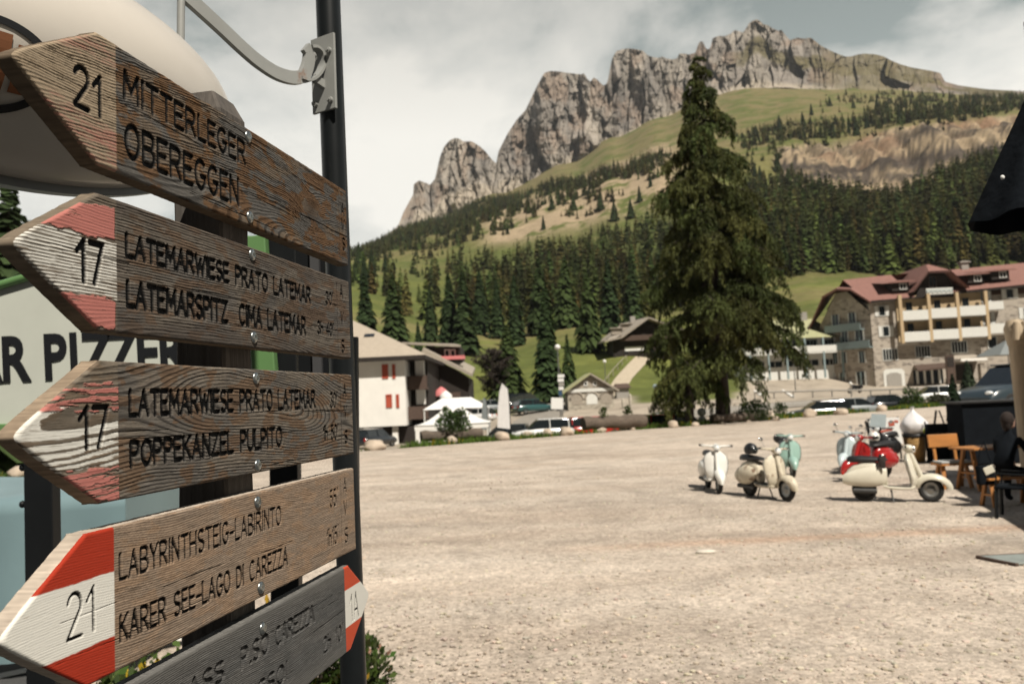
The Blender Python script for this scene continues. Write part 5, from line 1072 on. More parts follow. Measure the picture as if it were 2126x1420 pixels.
for sx in (-.31, 0.02, .34):
    mb = MB(); r_ = wdt * .12; pts = [(sx * wdt - r_, -.03, .5), (sx * wdt + r_, -.03, .5)] + [(sx * wdt + r_ * math.cos(R(a)), -.03, eh * .52 + r_ * math.sin(R(a))) for a in range(0, 181, 20)]; mb.poly(pts, (0, .02, 0)); a_ = mb.build('arch', M['timber_pale'] if sx != .02 else M['white_wood'], sh)
    mb = MB(); pts = [(sx * wdt + r_ * 1.2 * math.cos(R(a)), -.05, eh * .52 + r_ * 1.2 * math.sin(R(a))) for a in range(0, 181, 15)]; mb.tube(pts, .09, 5); mb.build('arch_surround', M['stone'], a_)
for sx in (-.1, .1): window(sh, sx * wdt, eh + (rh - eh) * .34, .3, .38, .045, bars=0)
# little hut behind the shed
hq = gpt(1288, 96); ht = thing('small_hut', 'tiny grey hut with a brown roof right of the stone shed', 'building', hq); mb = MB(); mb.box((0, 1, .6), (1.5, 1.6, 1.3)); mb.build('wall', M['concrete'], ht); mb = MB(); mb.poly([(-1.0, -.1, 1.2), (1.0, -.1, 1.2), (.8, 1, 1.7), (-.8, 1, 1.7)], (0, .0, .1)); mb.poly([(-1.0, 2.0, 1.2), (1.0, 2.0, 1.2), (.8, 1.02, 1.7), (-.8, 1.02, 1.7)], (0, 0, .1)); mb.build('roof', M['timber_brown'], ht)
# ---- dark chalet on the meadow
Yc = 138.0; cz_ = ground(X(1335, Yc), Yc); ch = thing('chalet', 'dark timber chalet with a pale low roof on the meadow behind the larch', 'building', (X(1335, Yc), Yc, cz_)); k_ = Yc / FPX
mb = MB(); mb.poly([(-62 * k_, 0, -1), (70 * k_, 0, -1), (70 * k_, 0, 62 * k_), (8 * k_, 0, 70 * k_), (-62 * k_, 0, 40 * k_)], (0, 10, 0)); mb.build('wall', M['timber_dark'], ch)
mb = MB(); mb.poly([(-82 * k_, -1.6, 33 * k_), (-45 * k_, -1.6, 40 * k_), (12 * k_, -1.6, 78 * k_), (-22 * k_, 11, 80 * k_), (-84 * k_, 11, 38 * k_)], (0, 0, .3)); mb.poly([(12.3 * k_, -1.6, 78 * k_), (95 * k_, -1.6, 44 * k_), (95 * k_, 11, 44 * k_), (-21 * k_, 11, 80 * k_)], (0, 0, .28)); rf = mb.build('roof', M['timber_pale'], ch)
for px_, d_ in ((-50, 3), (-28, 3.5)):
    mb = MB(); mb.box((px_ * k_, d_, 58 * k_ + (px_ + 50) * .4 * k_), (1.7, 1.3, 1.1)); mb.box((px_ * k_ + .0, d_, 65 * k_ + (px_ + 50) * .4 * k_), (2.3, 2.0, .16)); mb.build('dormer', M['timber_pale'], rf)
mb = MB(); mb.box((-8 * k_, 6, 83 * k_), (.9, .9, 1.6)); mb.build('chimney', M['concrete'], rf)
mb = MB(); mb.box((-18 * k_, -.06, 18 * k_), (3.4, .08, .7)); mb.build('banner', M['canvas_white'], ch)
mb = MB(); mb.box((5 * k_, -.5, 40 * k_), (9, 1.0, .9)); mb.build('balcony', M['timber_brown'], ch)
for px_ in (-36, 18): window(ch, px_ * k_, 12 * k_, .9, 1.1, .02, frame='timber_brown')
# ---- green roofed annex left of the hotel
Yg = 116.0; az = ground(X(1650, Yg), Yg); an_ = thing('annex_building', 'low annex with a mossy green roof and blue posts left of the hotel', 'building', (X(1650, Yg), Yg, az)); k_ = Yg / FPX
x0, x1 = -105 * k_, 92 * k_; e_ = ze(702, 1690, Yg) - az; rz_ = ze(662, 1690, Yg + 6) - az
mb = MB(); mb.box(((x0 + x1) / 2, 5, e_ / 2 - .5), (x1 - x0, 10, e_ + 1)); mb.build('wall', M['white_wood'], an_)
mb = MB(); mb.add([(x0 - .8, -1.2, e_), (x1 + .4, -1.2, e_), (x1 - 1.4, 6, rz_), (x0 + .8, 6, rz_), (x0 - .8, 13, e_), (x1 + .4, 13, e_)], [(0, 1, 2, 3), (3, 2, 5, 4), (1, 5, 2), (0, 3, 4), (4, 5, 1, 0)]); rf = mb.build('roof', M['roof_green'], an_)
mb = MB(); mb.box((52 * k_, 6, rz_ + .4), (1.0, 1.0, 1.3)); mb.build('chimney', M['concrete'], rf)
fl = ze(733, 1690, Yg) - az
mb = MB(); mb.box(((x0 + x1) / 2, -.8, fl), (x1 - x0 + .5, 1.6, .22)); mb.box(((x0 + x1) / 2, -1.6, fl + .55), (x1 - x0 + .5, .08, .85)); mb.build('balcony', M['white_wood'], an_)
for i in range(6):
    mb = MB(); mb.box((x0 + (x1 - x0) * (i + .1) / 5.2, -1.5, e_ / 2), (.24, .24, e_ - .1)); mb.build('post', M['blue_wood'], an_)
for i in range(5):
    s_ = x0 + (x1 - x0) * (i + .6) / 5.2; window(an_, s_, fl + 1.25, 2.0, 1.3, .0, frame='blue_wood', bars=3); window(an_, s_, fl * .62, 2.2, .95, .0, frame='white_wood', bars=1)
# ---- the hotel
Yk = 110.0; hz = 1.35; p0 = Vector((X(1815, Yk), Yk + .5, 0)); 
ho = thing('hotel', 'large rubble stone hotel with red tiled gables and white wooden balconies', 'building', (p0.x, p0.y, hz), R(-2.0)); k_ = Yk / FPX
px = lambda v: (v - 1820) * k_                       # facade column -> metres right of the corner
H = lambda py, c=1850: (800 - py) * k_               # facade row -> metres above the ground
E1 = H(619)
mb = MB(); mb.poly([(0, 0, -1.5), (px(2300), 0, -1.5), (px(2300), 0, E1), (0, 0, E1)], (0, 13, 0)); mb.build('wall', M['stone'], ho)
# left gable wing: facade receding to the left (its gable looks left-front)
gl = thing  # (kept simple: the wing is part of the hotel)
wq = Vector((px(1742), 2.2, 0)); 
mb = MB(); a = Vector((-.02, .15, 0)); b_ = Vector((px(1750), 7.0, 0)); mid = (a + b_) / 2; dv = Vector((5.0, 6.0, 0)); up = lambda v, z: (v.x, v.y, z)
mb.poly([up(a, -1.5), up(a, H(640)), up(a.lerp(b_, .3), H(606)), up(a.lerp(b_, .7), H(606)), up(b_, H(660)), up(b_, -1.5)], dv); mb.build('gable_wall', M['stone'], ho)
wing = MB(); o1 = (b_ - a).normalized(); n1v = Vector((-(a - b_).y, (a - b_).x, 0)).normalized()
n1v = n1v if n1v.y < 0 else -n1v
pa = [a - o1 * 1.1, a.lerp(b_, .22), a.lerp(b_, .5), a.lerp(b_, .78), b_ + o1 * 1.2]; zz_ = [H(622), H(590), H(584), H(596), H(668)]
front = [Vector(up(p + n1v * 1.3, z)) for p, z in zip(pa, zz_)]; back = [Vector(up(p + Vector((4.6, 8.0, 0)), H(561) if 0 < i < 4 else H(600))) for i, p in enumerate(pa)]
wing.add(front + back, [(i, i + 1, 6 + i, 5 + i) for i in range(4)]); lowr = [p - Vector((0, 0, .3)) for p in front + back]; wing.add(lowr, [(5 + i, 6 + i, i + 1, i) for i in range(4)]); wing.add(front + lowr[:5], [(i, 5 + i, 6 + i, i + 1) for i in range(4)]); wing.build('gable_roof', M['roof_red'], ho)
# main roof with its crossing gable
mb = MB(); ey_, rz1, rz2 = -1.0, H(561), H(555)
mb.add([(px(1812), ey_, H(620)), (px(1908), ey_, H(617)), (px(1905), 5.5, rz2), (px(1800), 5.5, rz1), (px(1800), 13, H(615)), (px(1905), 13, H(615))], [(0, 1, 2, 3), (3, 2, 5, 4)])
mb.add([(px(1985), ey_, H(610)), (px(2310), ey_, H(592)), (px(2310), 5.5, H(538)), (px(1985), 5.5, H(553)), (px(1985), 13, H(612)), (px(2310), 13, H(600))], [(0, 1, 2, 3), (3, 2, 5, 4)]); mb.add([(px(1905), 5.52, rz2), (px(1985), 5.52, H(553)), (px(1985), 13, H(612)), (px(1905), 13, H(612))], [(0, 1, 2, 3)])
rf = mb.build('roof', M['roof_red'], ho)
mb = MB(); mb.poly([(px(1812), ey_ + .02, H(620) - .3), (px(2310), ey_ + .02, H(592) - .3), (px(2310), 1.0, H(592) - .25), (px(1812), 1.0, H(620) - .25)], (0, 0, .2)); mb.build('eaves', M['timber_dark'], ho)
mb = MB(); gz0, gzt = H(604), H(546); gx0, gxm, gx1 = px(1900), px(1952), px(2016)
P_ = [(gx0, -1.6, H(607)), (px(1935), -1.6, H(566)), (px(1980), -1.6, H(566)), (gx1, -1.6, H(604))]; Q_ = [(gx0, 9, H(607)), (px(1950), 9, gzt), (px(1955), 9, gzt), (gx1, 9, H(604))]; tp0, tp1 = (px(1950), 1.0, gzt), (px(1955), 1.0, gzt)
mb.add(P_ + [tp0, tp1] + Q_, [(0, 1, 4), (0, 4, 7, 6), (1, 2, 5, 4), (2, 3, 5), (3, 9, 8, 5), (4, 5, 8, 7)]); mb.add([Vector(p) - Vector((0, 0, .22)) for p in P_ + [tp0, tp1]], [(4, 1, 0), (4, 5, 2, 1), (5, 3, 2)]); mb.build('cross_gable_roof', M['roof_red'], ho)
mb = MB(); mb.poly([(gx0 + .8, -.35, E1 - .02), (gx1 - .8, -.35, E1 - .02), (px(1978), -.35, H(569)), (px(1937), -.35, H(569))], (0, .3, 0)); mb.build('gable_boards', M['timber_dark'], ho)
mb = MB(); mb.box((px(1958), -1.0, H(607)), (3.6, .08, .85)); bl_ = mb.build('gable_balcony', M['white_wood'], ho)
for i in range(6):
    mb = MB(); mb.lathe([(.16, -.05), (.28, -.05), (.28, -.0), (.16, 0)], (px(1958) - 1.5 + i * .6, -1.06, H(607)), 'Y', 10); mb.build('fretwork', M['blue_wood'], bl_)
window(ho, px(1950), H(585), 1.0, 1.4, .37, frame='timber_brown')
# dormers
for dx, dz, dw in ((1886, 592, 2.9), (2040, 583, 2.6), (2092, 578, 3.0)):
    mb = MB(); mb.box((px(dx), 1.4, H(dz)), (dw * .8, 3.0, 1.2)); d_ = mb.build('dormer', M['timber_dark'], rf); mb = MB(); mb.poly([(px(dx) - dw * .85, -.6, H(dz) + .45), (px(dx) - dw * .3, -.6, H(dz) + .75), (px(dx) + dw * .6, -.6, H(dz) + .72), (px(dx) + dw * .75, -.6, H(dz) + .55)], (0, 5, .75)); mb.build('dormer_roof', M['roof_red'], d_); window(d_, px(dx) + .3, H(dz), .9, .8, .12)
mb = MB(); mb.box((px(2064), 5.5, H(545)), (1.0, .7, 1.6)); mb.box((px(2064), 5.5, H(536)), (1.5, 1.1, .16)); mb.build('chimney', M['concrete'], rf)
mb = MB(); mb.box((px(1800), 3.6, H(592)), (.5, .5, .3)); mb.build('skylight', M['dark_glass'], rf)
# ochre loggia front with two floors of balconies
lx0, lx1 = px(1873), px(2047)
mb = MB(); mb.box(((lx0 + lx1) / 2, -.12, (H(612) + H(708)) / 2), (lx1 - lx0, .2, H(612) - H(708))); mb.build('loggia_wall', M['ochre_wall'], ho)
for f_, (zt_, zb_) in enumerate(((645, 665), (689, 709))):
    for i in range(3):
        a0 = lx0 + (lx1 - lx0) * i / 3; a1 = lx0 + (lx1 - lx0) * (i + 1) / 3 - .06
        mb = MB(); q_ = .12 * i; mb.box(((a0 + a1) / 2, -1.5, (H(zt_) + H(zb_)) / 2 + q_), (a1 - a0, .1, H(zt_) - H(zb_))); mb.box(((a0 + a1) / 2, -.85, H(zb_) + q_), (a1 - a0, 1.2, .16)); mb.build('balcony', M['white_wood'], ho)
        window(ho, (a0 + a1) / 2 - .2, H(zt_) + .45 + q_, 1.0, 1.7, .22, frame='ochre_wall', bars=0)
for i in range(4):
    mb = MB(); mb.box((lx0 + (lx1 - lx0) * i / 3, -1.35, (H(612) + H(712)) / 2), (.42, .42, H(612) - H(712))); mb.build('pillar', M['ochre_wall'], ho)
for (s0, s1, zt_, zb_) in ((2050, 2084, 634, 651), (2050, 2098, 680, 700)):
    mb = MB(); mb.box((px((s0 + s1) / 2), -1.1, (H(zt_) + H(zb_)) / 2), (px(s1) - px(s0), .1, H(zt_) - H(zb_))); mb.box((px((s0 + s1) / 2), -.6, H(zb_)), (px(s1) - px(s0), .9, .14)); mb.build('balcony', M['white_wood'], ho)
for s_, z_, w2, h2, sh_, br in ((1844, 641, .9, 1.4, 'white_wood', 0), (1849, 684, .9, 1.4, 'white_wood', 0), (2056, 622, .8, 1.5, 'white_wood', 0), (2058, 668, .9, 1.6, 'white_wood', 0), (2108, 618, 1.0, 1.3, 'white_wood', 0), (1854, 733, 2.0, 1.6, None, 4), (1921, 730, 2.0, 1.6, None, 4), (1996, 724, 2.1, 1.6, None, 4), (2064, 718, 1.2, 1.6, None, 0), (2140, 660, 1, 1.5, 'white_wood', 0)):
    window(ho, px(s_), H(z_), w2, h2, .02, shutters=sh_, bars=br)
# porch arch, entrance awning, door canopy
mb = MB(); pts = [(px(1837), -.05, -.3), (px(1880), -.05, -.3), (px(1880), -.05, H(768)), (px(1874), -.05, H(763)), (px(1843), -.05, H(763)), (px(1837), -.05, H(768))]; mb.poly(pts, (0, .04, 0)); pa_ = mb.build('porch_arch', M['white_wood'], ho)
mb = MB(); mb.poly([(px(1843), -.12, -.2), (px(1873), -.12, -.2), (px(1873), -.12, H(775)), (px(1864), -.12, H(771)), (px(1852), -.12, H(771)), (px(1843), -.12, H(775))], (0, .03, 0)); mb.build('door', M['concrete'], pa_)
mb = MB(); mb.add([(px(1893), -2.2, H(768)), (px(1962), -2.2, H(764)), (px(1962), 0, H(755)), (px(1900), 0, H(757)), (px(1893), -2.2, H(771)), (px(1962), -2.2, H(767))], [(0, 1, 2, 3), (4, 5, 1, 0), (0, 3, 4), (1, 5, 2)]); mb.build('entrance_canopy', M['timber_brown'], ho)
mb = MB(); mb.box((px(1928), -.04, H(783)), (px(1958) - px(1898), .1, 1.9)); en = mb.build('entrance_glazing', M['dark_glass'], ho)
for i in range(4):
    mb = MB(); mb.box((px(1905 + i * 15), -.14, H(783)), (.3, .1, 1.9)); mb.build('mullion', M['white_wood'], en)
mb = MB(); mb.box((px(2005), -1.2, H(752)), (px(2031) - px(1979), 2.4, .35)); mb.build('porch_roof', M['render_cream'], ho)
mb = MB(); mb.box((px(2002), -.06, H(777)), (px(2018) - px(1984), .14, 2.2)); mb.build('garage_door', M['timber_dark'], ho)
mb = MB(); mb.box((px(2026), -1.6, H(780)), (.8, .8, 2.6)); mb.build('porch_pillar', M['stone'], ho)
# blue balconies and windows on the gable wing
def on_g(s, d, z): p = a.lerp(b_, s) + n1v * d; return Vector((p.x, p.y, z))
for z_, s0, s1, mt_ in ((669, .12, .82, 'blue_wood'), (708, -.02, 1.12, 'blue_wood')):
    mb = MB(); mb.bar(on_g(s0, .9, H(z_)), on_g(s1, .9, H(z_)), .1, .95, up=(0, 0, 1)); mb.bar(on_g(s0, .45, H(z_) - .5), on_g(s1, .45, H(z_) - .5), .9, .14); mb.build('balcony', M[mt_], ho)
for s, z_, w2, h2 in ((.33, 650, 1.2, 1.5), (.66, 650, 1.2, 1.5), (.22, 688, 1.3, 1.5), (.5, 688, 1.1, 1.5), (.78, 690, 1.2, 1.5), (.2, 735, 1, 1.6), (.55, 733, .9, 1.6), (.72, 733, .9, 1.6), (.88, 733, .8, 1.6), (.25, 782, 1.4, 2.2), (.6, 782, 1.0, 2.2), (.8, 782, .9, 2.2)):
    mb = MB(); mb.bar(on_g(s, .04, H(z_) - h2 / 2), on_g(s, .04, H(z_) + h2 / 2), .08, w2, up=-n1v if False else (a - b_)); 
    w_ = mb.build('window', M['dark_glass'], ho)
    for q_ in (-.5, 0, .5):
        mb = MB(); c_ = on_g(s + q_ * w2 / (b_ - a).length, .1, H(z_)); mb.bar(c_ - Vector((0, 0, h2 / 2)), c_ + Vector((0, 0, h2 / 2)), .06, .16, up=(a - b_)); mb.build('frame', M['white_wood' if q_ else 'blue_wood'], w_)
mb = MB(); mb.poly([Vector(on_g(.28, .05, H(607))), Vector(on_g(.72, .05, H(607))), Vector(on_g(.62, .05, H(592))), Vector(on_g(.4, .05, H(592)))], n1v * -.1); mb.build('gable_panel', M['timber_pale'], ho)
# grey parasol in front of the hotel
gp = gpt(2090, 98); pg = thing('parasol', 'grey pyramid parasol in front of the hotel at the right', 'parasol', gp); h_ = ze(738, 2085, 98) - gp.z
mb = MB(); mb.cyl((0, 0, 0), (0, 0, h_ + .2), .06); mb.build('pole', M['dull_metal'], pg); mb = MB(); mb.add([(-2.6, -2.6, h_), (2.6, -2.6, h_), (2.6, 2.6, h_), (-2.6, 2.6, h_), (0, 0, h_ + 1.9)], [(0, 1, 4), (1, 2, 4), (2, 3, 4), (3, 0, 4), (3, 2, 1, 0)]); mb.build('canopy', M['canvas_grey'], pg)
# ================================================================== SCOOTERS and things on the lot
def wheel_mb(r, w_, x, y=0, z=None):
    z = r if z is None else z; t_ = MB(); n_ = 28; prof = [(r * .62, -w_ * .42), (r * .78, -w_ * .5), (r * .93, -w_ * .42), (r, -w_ * .18), (r, w_ * .18), (r * .93, w_ * .42), (r * .78, w_ * .5), (r * .62, w_ * .42), (r * .62, -w_ * .42)]
    t_.lathe(prof, (x, y, z), 'Y', n_); rm_ = MB(); rm_.lathe([(.001, -w_ * .30), (r * .16, -w_ * .36), (r * .2, -w_ * .2), (r * .5, -w_ * .12), (r * .63, -w_ * .4), (r * .63, w_ * .4), (r * .5, w_ * .12), (r * .2, w_ * .2), (r * .16, w_ * .36), (.001, w_ * .30)], (x, y, z), 'Y', n_)
    return t_, rm_
def scooter(name, label, loc, fwd, body, seat='black_vinyl', trim=None, long=False, extras=(), lean=-0.07):
    rz = math.atan2(fwd[1], fwd[0]); t_ = thing(name, label, 'scooter', loc, rz, 'vintage scooters parked on the gravel'); t_.rotation_euler = (lean, 0, rz); t_.scale = (.87, .90, .91); b = M[body]; tr = M[trim or body]; r = .225
    for nm, x in (('front_wheel', .64), ('rear_wheel', -.52)):
        ty, rm_ = wheel_mb(r, .095, x); w_ = rm_.build(nm, M['dull_metal' if nm[0] == 'f' else 'engine_metal'], t_); ty.build('tyre', M['rubber'], w_)
    # front mudguard: a deep shell that widens to the rear and flicks out in front
    mb = MB(); rs = []; L = .40 if long else .34
    for i in range(15):
        a = R(-8 + 186 * i / 14); cx_ = .63 + (.02 if long else 0); rr = (.265 + .03 * math.sin(a)) ; x = cx_ + L * .86 * math.cos(a) * (1.08 if a < 1.5 else .92); z = .245 + rr * math.sin(a) * .92; hw = (.055 + .075 * math.sin(max(a, 0.0)) ** .7) * (1.0 if a < 1.6 else .92)
        n_ = Vector((math.cos(a), 0, math.sin(a))); ring = []
        for j in range(9):
            u_ = -1 + 2 * j / 8; ring.append(Vector((x, u_ * hw, z)) - n_ * (.055 * u_ * u_ + .05 * abs(u_) ** 4))
        for j in range(9): u_ = 1 - 2 * j / 8; ring.append(Vector((x, u_ * hw * .93, z)) - n_ * (.012 + .055 * u_ * u_ + .05 * abs(u_) ** 4))
        rs.append(ring)
    mb.rings(rs); mb.build('mudguard', b, t_)
    # steering column, fork and horn cover
    mb = MB(); mb.tube([(.30, 0, .98), (.40, 0, .70), (.52, 0, .38), (.60, .05, .22)], [.045, .05, .045, .03], 12); mb.cyl((.62, .02, .205), (.62, .075, .205), .035); mb.build('steering_column', b, t_)
    # legshield: doubly curved sheet
    mb = MB(); nv, nu = 16, 13; rows = []
    for i in range(nv + 1):
        v = i / nv; z = .25 + .63 * v; hw = np.interp(v, [0, .12, .35, .6, .8, .93, 1], [.17, .20, .255, .27, .25, .18, .08]); x0 = np.interp(v, [0, .1, .3, .7, 1], [.36, .41, .425, .375, .315]); front = []
        for j in range(nu): u_ = -1 + 2 * j / (nu - 1); front.append(Vector((x0 - .115 * abs(u_) ** 2.2 * (hw / .27), u_ * hw, z)))
        backr = [Vector((p.x - .014 - .01 * (abs(p.y) > hw * .95), p.y * .985, p.z)) for p in reversed(front)]; rows.append(front + backr)
    mb.rings(rows); ls = mb.build('legshield', b, t_)
    # floor
    mb = MB(); rs = []
    for x, hw, z in ((-.18, .16, .30), (-.10, .19, .27), (.1, .20, .255), (.30, .19, .255), (.37, .17, .28)): rs.append([(x, -hw, z + .01), (x, -hw * .6, z + .02), (x, hw * .6, z + .02), (x, hw, z + .01), (x, hw * .96, z - .03), (x, -hw * .96, z - .03)])
    mb.rings(rs); mb.build('floorboard', b, t_)
    for y in (-.10, -.04, .04, .10):
        mb = MB(); mb.bar((-.12, y, .292), (.33, y, .278), .014, .012); mb.build('floor_strip', M['rubber'], t_)
    # rear hull
    mb = MB(); rs = []
    for x, hw, zt_, zb_ in ((-.10, .06, .40, .30), (-.13, .10, .60, .29), (-.18, .125, .715, .33), (-.34, .135, .735, .40), (-.52, .13, .725, .46), (-.68, .11, .68, .43), (-.80, .085, .58, .36), (-.88, .05, .44, .33)):
        rs.append([Vector((x, math.copysign(abs(math.cos(a)) ** .7, math.cos(a)) * hw, (zt_ + zb_) / 2 + math.copysign(abs(math.sin(a)) ** .7, math.sin(a)) * (zt_ - zb_) / 2)) for a in [2 * math.pi * k / 18 for k in range(18)]])
    mb.rings(rs); mb.build('rear_body', b, t_)
    for sy in (-1, 1):       # bulging side cowls
        mb = MB(); rs = []
        for i in range(13):
            s = i / 12; x = (-.10 - .80 * s) if long else (-.16 - .70 * s); e_ = math.sin(math.pi * min(max(s * .96 + .02, 0), 1)) ** .55; zc_ = (.47 - .06 * s) if not long else (.49 - .075 * s); hz = .205 * e_ * (1 if not long else 1.05 * (1 - .28 * s)); th = .115 * e_ + .012
            if long: hz = (.225 - .09 * s) * (e_ ** .4); th = .09 * e_ + .02
            rs.append([Vector((x, sy * (.105 + th * max(math.cos(a), -.25)), zc_ + hz * math.sin(a))) for a in [2 * math.pi * k / 16 for k in range(16)]])
        mb.rings(rs); mb.build('side_cowl', tr, t_)
    # seat
    mb = MB(); rs = []
    for x, hw, zt_ in ((-.06, .05, .765), (-.10, .095, .80), (-.28, .125, .82), (-.46, .12, .835), (-.58, .12, .845), (-.74, .10, .84), (-.80, .05, .81)):
        rs.append([Vector((x, math.cos(a) * hw, .755 + (zt_ - .755) * max(math.sin(a), -.5) + .01)) for a in [2 * math.pi * k / 14 for k in range(14)]])
    mb.rings(rs); mb.build('seat', M[seat], t_)
    # headset with handlebar
    mb = MB(); mb.ell((.315, 0, .965), (.105, .085, .075), 18, 12); mb.tube([(.25, -.34, 1.0), (.27, -.16, .985), (.30, 0, .975), (.27, .16, .985), (.25, .34, 1.0)], [.016, .022, .03, .022, .016], 10); hb = mb.build('handlebar', b, t_)
    for sy in (-1, 1):
        mb = MB(); mb.cyl((.252, sy * .25, .996), (.246, sy * .37, 1.002), .02, n=12); mb.build('grip', M['rubber'], hb)
        mb = MB(); mb.tube([(.27, sy * .25, .985), (.33, sy * .27, .975), (.33, sy * .37, .975)], .006, 6); mb.build('lever', M['chrome'], hb)
    mb = MB(); mb.lathe([(.07, .0), (.068, .03), (.06, .05)], (.37, 0, .955), 'X', 20); hl = mb.build('headlight', M['chrome'], t_); mb = MB(); mb.lathe([(.06, .046), (.045, .058), (.02, .064), (.001, .065)], (.37, 0, .955), 'X', 20); mb.build('lens', M['lens_glass'], hl)
    mb = MB(); mb.box((-.885, 0, .52), (.05, .07, .06)); mb.build('tail_light', M['red_lens'], t_, .012)
    mb = MB(); mb.box((-.46, -.02, .27), (.30, .16, .16)); mb.build('engine', M['engine_metal'], t_, .01); mb = MB(); mb.cyl((-.3, -.10, .2), (-.72, -.14, .21), .045); mb.build('exhaust', M['engine_metal'], t_)
    for sy in (-1, 1): mb = MB(); mb.bar((-.05, sy * .1, .25), (-.02, sy * .2, .0), .02, .02); mb.build('stand', M['engine_metal'], t_)
    mb = MB(); mb.box((.415, 0, .56), (.03, .05, .16)); mb.build('horn_cover', M['chrome'] if body != 'white_paint' else b, t_, .012)
    mb = MB(); mb.tube([Vector((.36 - .115 * 1.0, s * .272, .25 + .63 * v)) if False else Vector((np.interp(v, [0, .1, .3, .7, 1], [.36, .41, .425, .375, .315]) - .115 * (np.interp(v, [0, .12, .35, .6, .8, .93, 1], [.17, .20, .255, .27, .25, .18, .08]) / .27), s * np.interp(v, [0, .12, .35, .6, .8, .93, 1], [.17, .20, .255, .27, .25, .18, .08]), .25 + .63 * v)) for s in (1,) for v in np.linspace(.05, .97, 14)], .008, 6)
    mb.tube([Vector((np.interp(v, [0, .1, .3, .7, 1], [.36, .41, .425, .375, .315]) - .115 * (np.interp(v, [0, .12, .35, .6, .8, .93, 1], [.17, .20, .255, .27, .25, .18, .08]) / .27), -np.interp(v, [0, .12, .35, .6, .8, .93, 1], [.17, .20, .255, .27, .25, .18, .08]), .25 + .63 * v)) for v in np.linspace(.05, .97, 14)], .008, 6); mb.build('trim', M['chrome'] if body not in ('worn_cream',) else M['dull_metal'], ls)
    for e_ in extras:
        if e_ == 'mirrors':
            for sy in (-1, 1):
                mb = MB(); mb.tube([(.27, sy * .22, .99), (.26, sy * .30, 1.14)], .006, 6); mb.ell((.255, sy * .31, 1.17), (.015, .055, .04), 12, 8); mb.build('mirror', M['chrome'], hb)
        if e_ == 'rack':
            mb = MB(); mb.tube([(-.8, -.12, .70), (-.98, -.12, .80), (-.98, .12, .80), (-.8, .12, .70)], .01, 6); mb.tube([(-.80, -.12, .8), (-1.0, -.12, 1.02), (-1.0, .12, 1.02), (-.8, .12, .8)], .01, 6); mb.build('luggage_rack', M['chrome'], t_)
        if e_ == 'screen':
            mb = MB(); mb.poly([(.36, -.22, 1.02), (.36, .22, 1.02), (.27, .2, 1.36), (.27, -.2, 1.36)], (.006, 0, 0)); mb.build('windscreen', M['pale_blue'], t_)
        if e_ == 'bag':
            mb = MB(); mb.ell((-.92, 0, .86), (.16, .18, .13), 14, 10); mb.build('bag', M['black_vinyl'], t_)
        if e_ == 'blanket':
            mb = MB(); rs = []
            for i in range(9):
                s = i / 8; rs.append([Vector((-.12 - .12 * j / 6 + .03 * math.sin(3 * s + j), -.22 * math.cos(math.pi * s) * (1 + .1 * math.sin(j)), .62 + .24 * math.sin(math.pi * s) + .02 * math.sin(j * 2 + s * 5))) for j in range(7)])
            mb.rings(rs, closed=False); mb.build('jacket', M['hair'], t_)
    return t_
def lotpt(px, py): Y = gy(px, py); return (float((ray(px, py)[0] / ray(px, py)[1]) * Y), float(Y), 0.0)
def put(px, py, fwd, off): p = lotpt(px, py); f = Vector((fwd[0], fwd[1], 0)).normalized(); return (p[0] - f.x * off, p[1] - f.y * off, 0.0)
scooter('scooter', 'white scooter standing alone, leftmost on the gravel', put(1494, 1025, (-.03, -.999), .59), (-.03, -.999), 'white_paint')
scooter('scooter', 'rusty cream scooter with a black saddle and a black helmet on it', put(1641, 1042, (.37, -.93), .64), (.37, -.93), 'worn_cream', extras=('mirrors',))
scooter('scooter', 'mint green scooter behind the rusty cream one', put(1648, 992, (-.12, -.99), .64), (-.12, -.99), 'mint_paint', extras=('bag',))
scooter('scooter', 'long cream scooter parked side on in front of the red one', put(1937, 1042, (.92, -.39), .57), (.92, -.39), 'cream_paint', long=True, extras=('blanket',))
scooter('scooter', 'red scooter half hidden behind the long cream scooter', put(1760, 1000, (-.9, -.43), .64), (-.9, -.43), 'red_paint', extras=('mirrors',))
scooter('scooter', 'pale blue scooter with chrome mirrors left behind the red one', put(1749, 984, (-.62, -.78), .64), (-.62, -.78), 'pale_blue', extras=('mirrors', 'rack'))
scooter('scooter', 'black scooter with a light windscreen behind the pale blue one', put(1810, 968, (-.75, -.66), .64), (-.75, -.66), 'black_paint', extras=('screen', 'mirrors'))
def helmet(label, loc, rz, m, stripe=None):
    t_ = thing('helmet', label, 'helmet', loc, rz); mb = MB(); mb.ell((0, 0, .11), (.135, .115, .125), 20, 14, lo=-35); mb.build('shell', M[m], t_); mb = MB(); mb.ell((.025, 0, .105), (.118, .108, .075), 18, 10, lo=-30, hi=35); mb.build('visor', M['dark_glass'], t_)
    if stripe: mb = MB(); mb.ell((-.004, 0, .112), (.136, .05, .127), 18, 12, lo=-20); mb.build('stripe', M[stripe], t_)
    return t_
def on(px, py, Y): p = at(px, py, Y); return (float(p[0]), float(p[1]), float(p[2]))
pv = put(1641, 1042, (.37, -.93), .64)
helmet('black helmet resting on the saddle of the rusty cream scooter', (pv[0] - .34 * .37, pv[1] + .34 * .93, .755), -1, 'black_paint', 'chrome')
pr = put(1760, 1000, (-.9, -.43), .64)
helmet('red and white helmet on the red scooter saddle', (pr[0] + .22 * .9, pr[1] + .22 * .43, .755), -2, 'white_paint', 'red_paint')
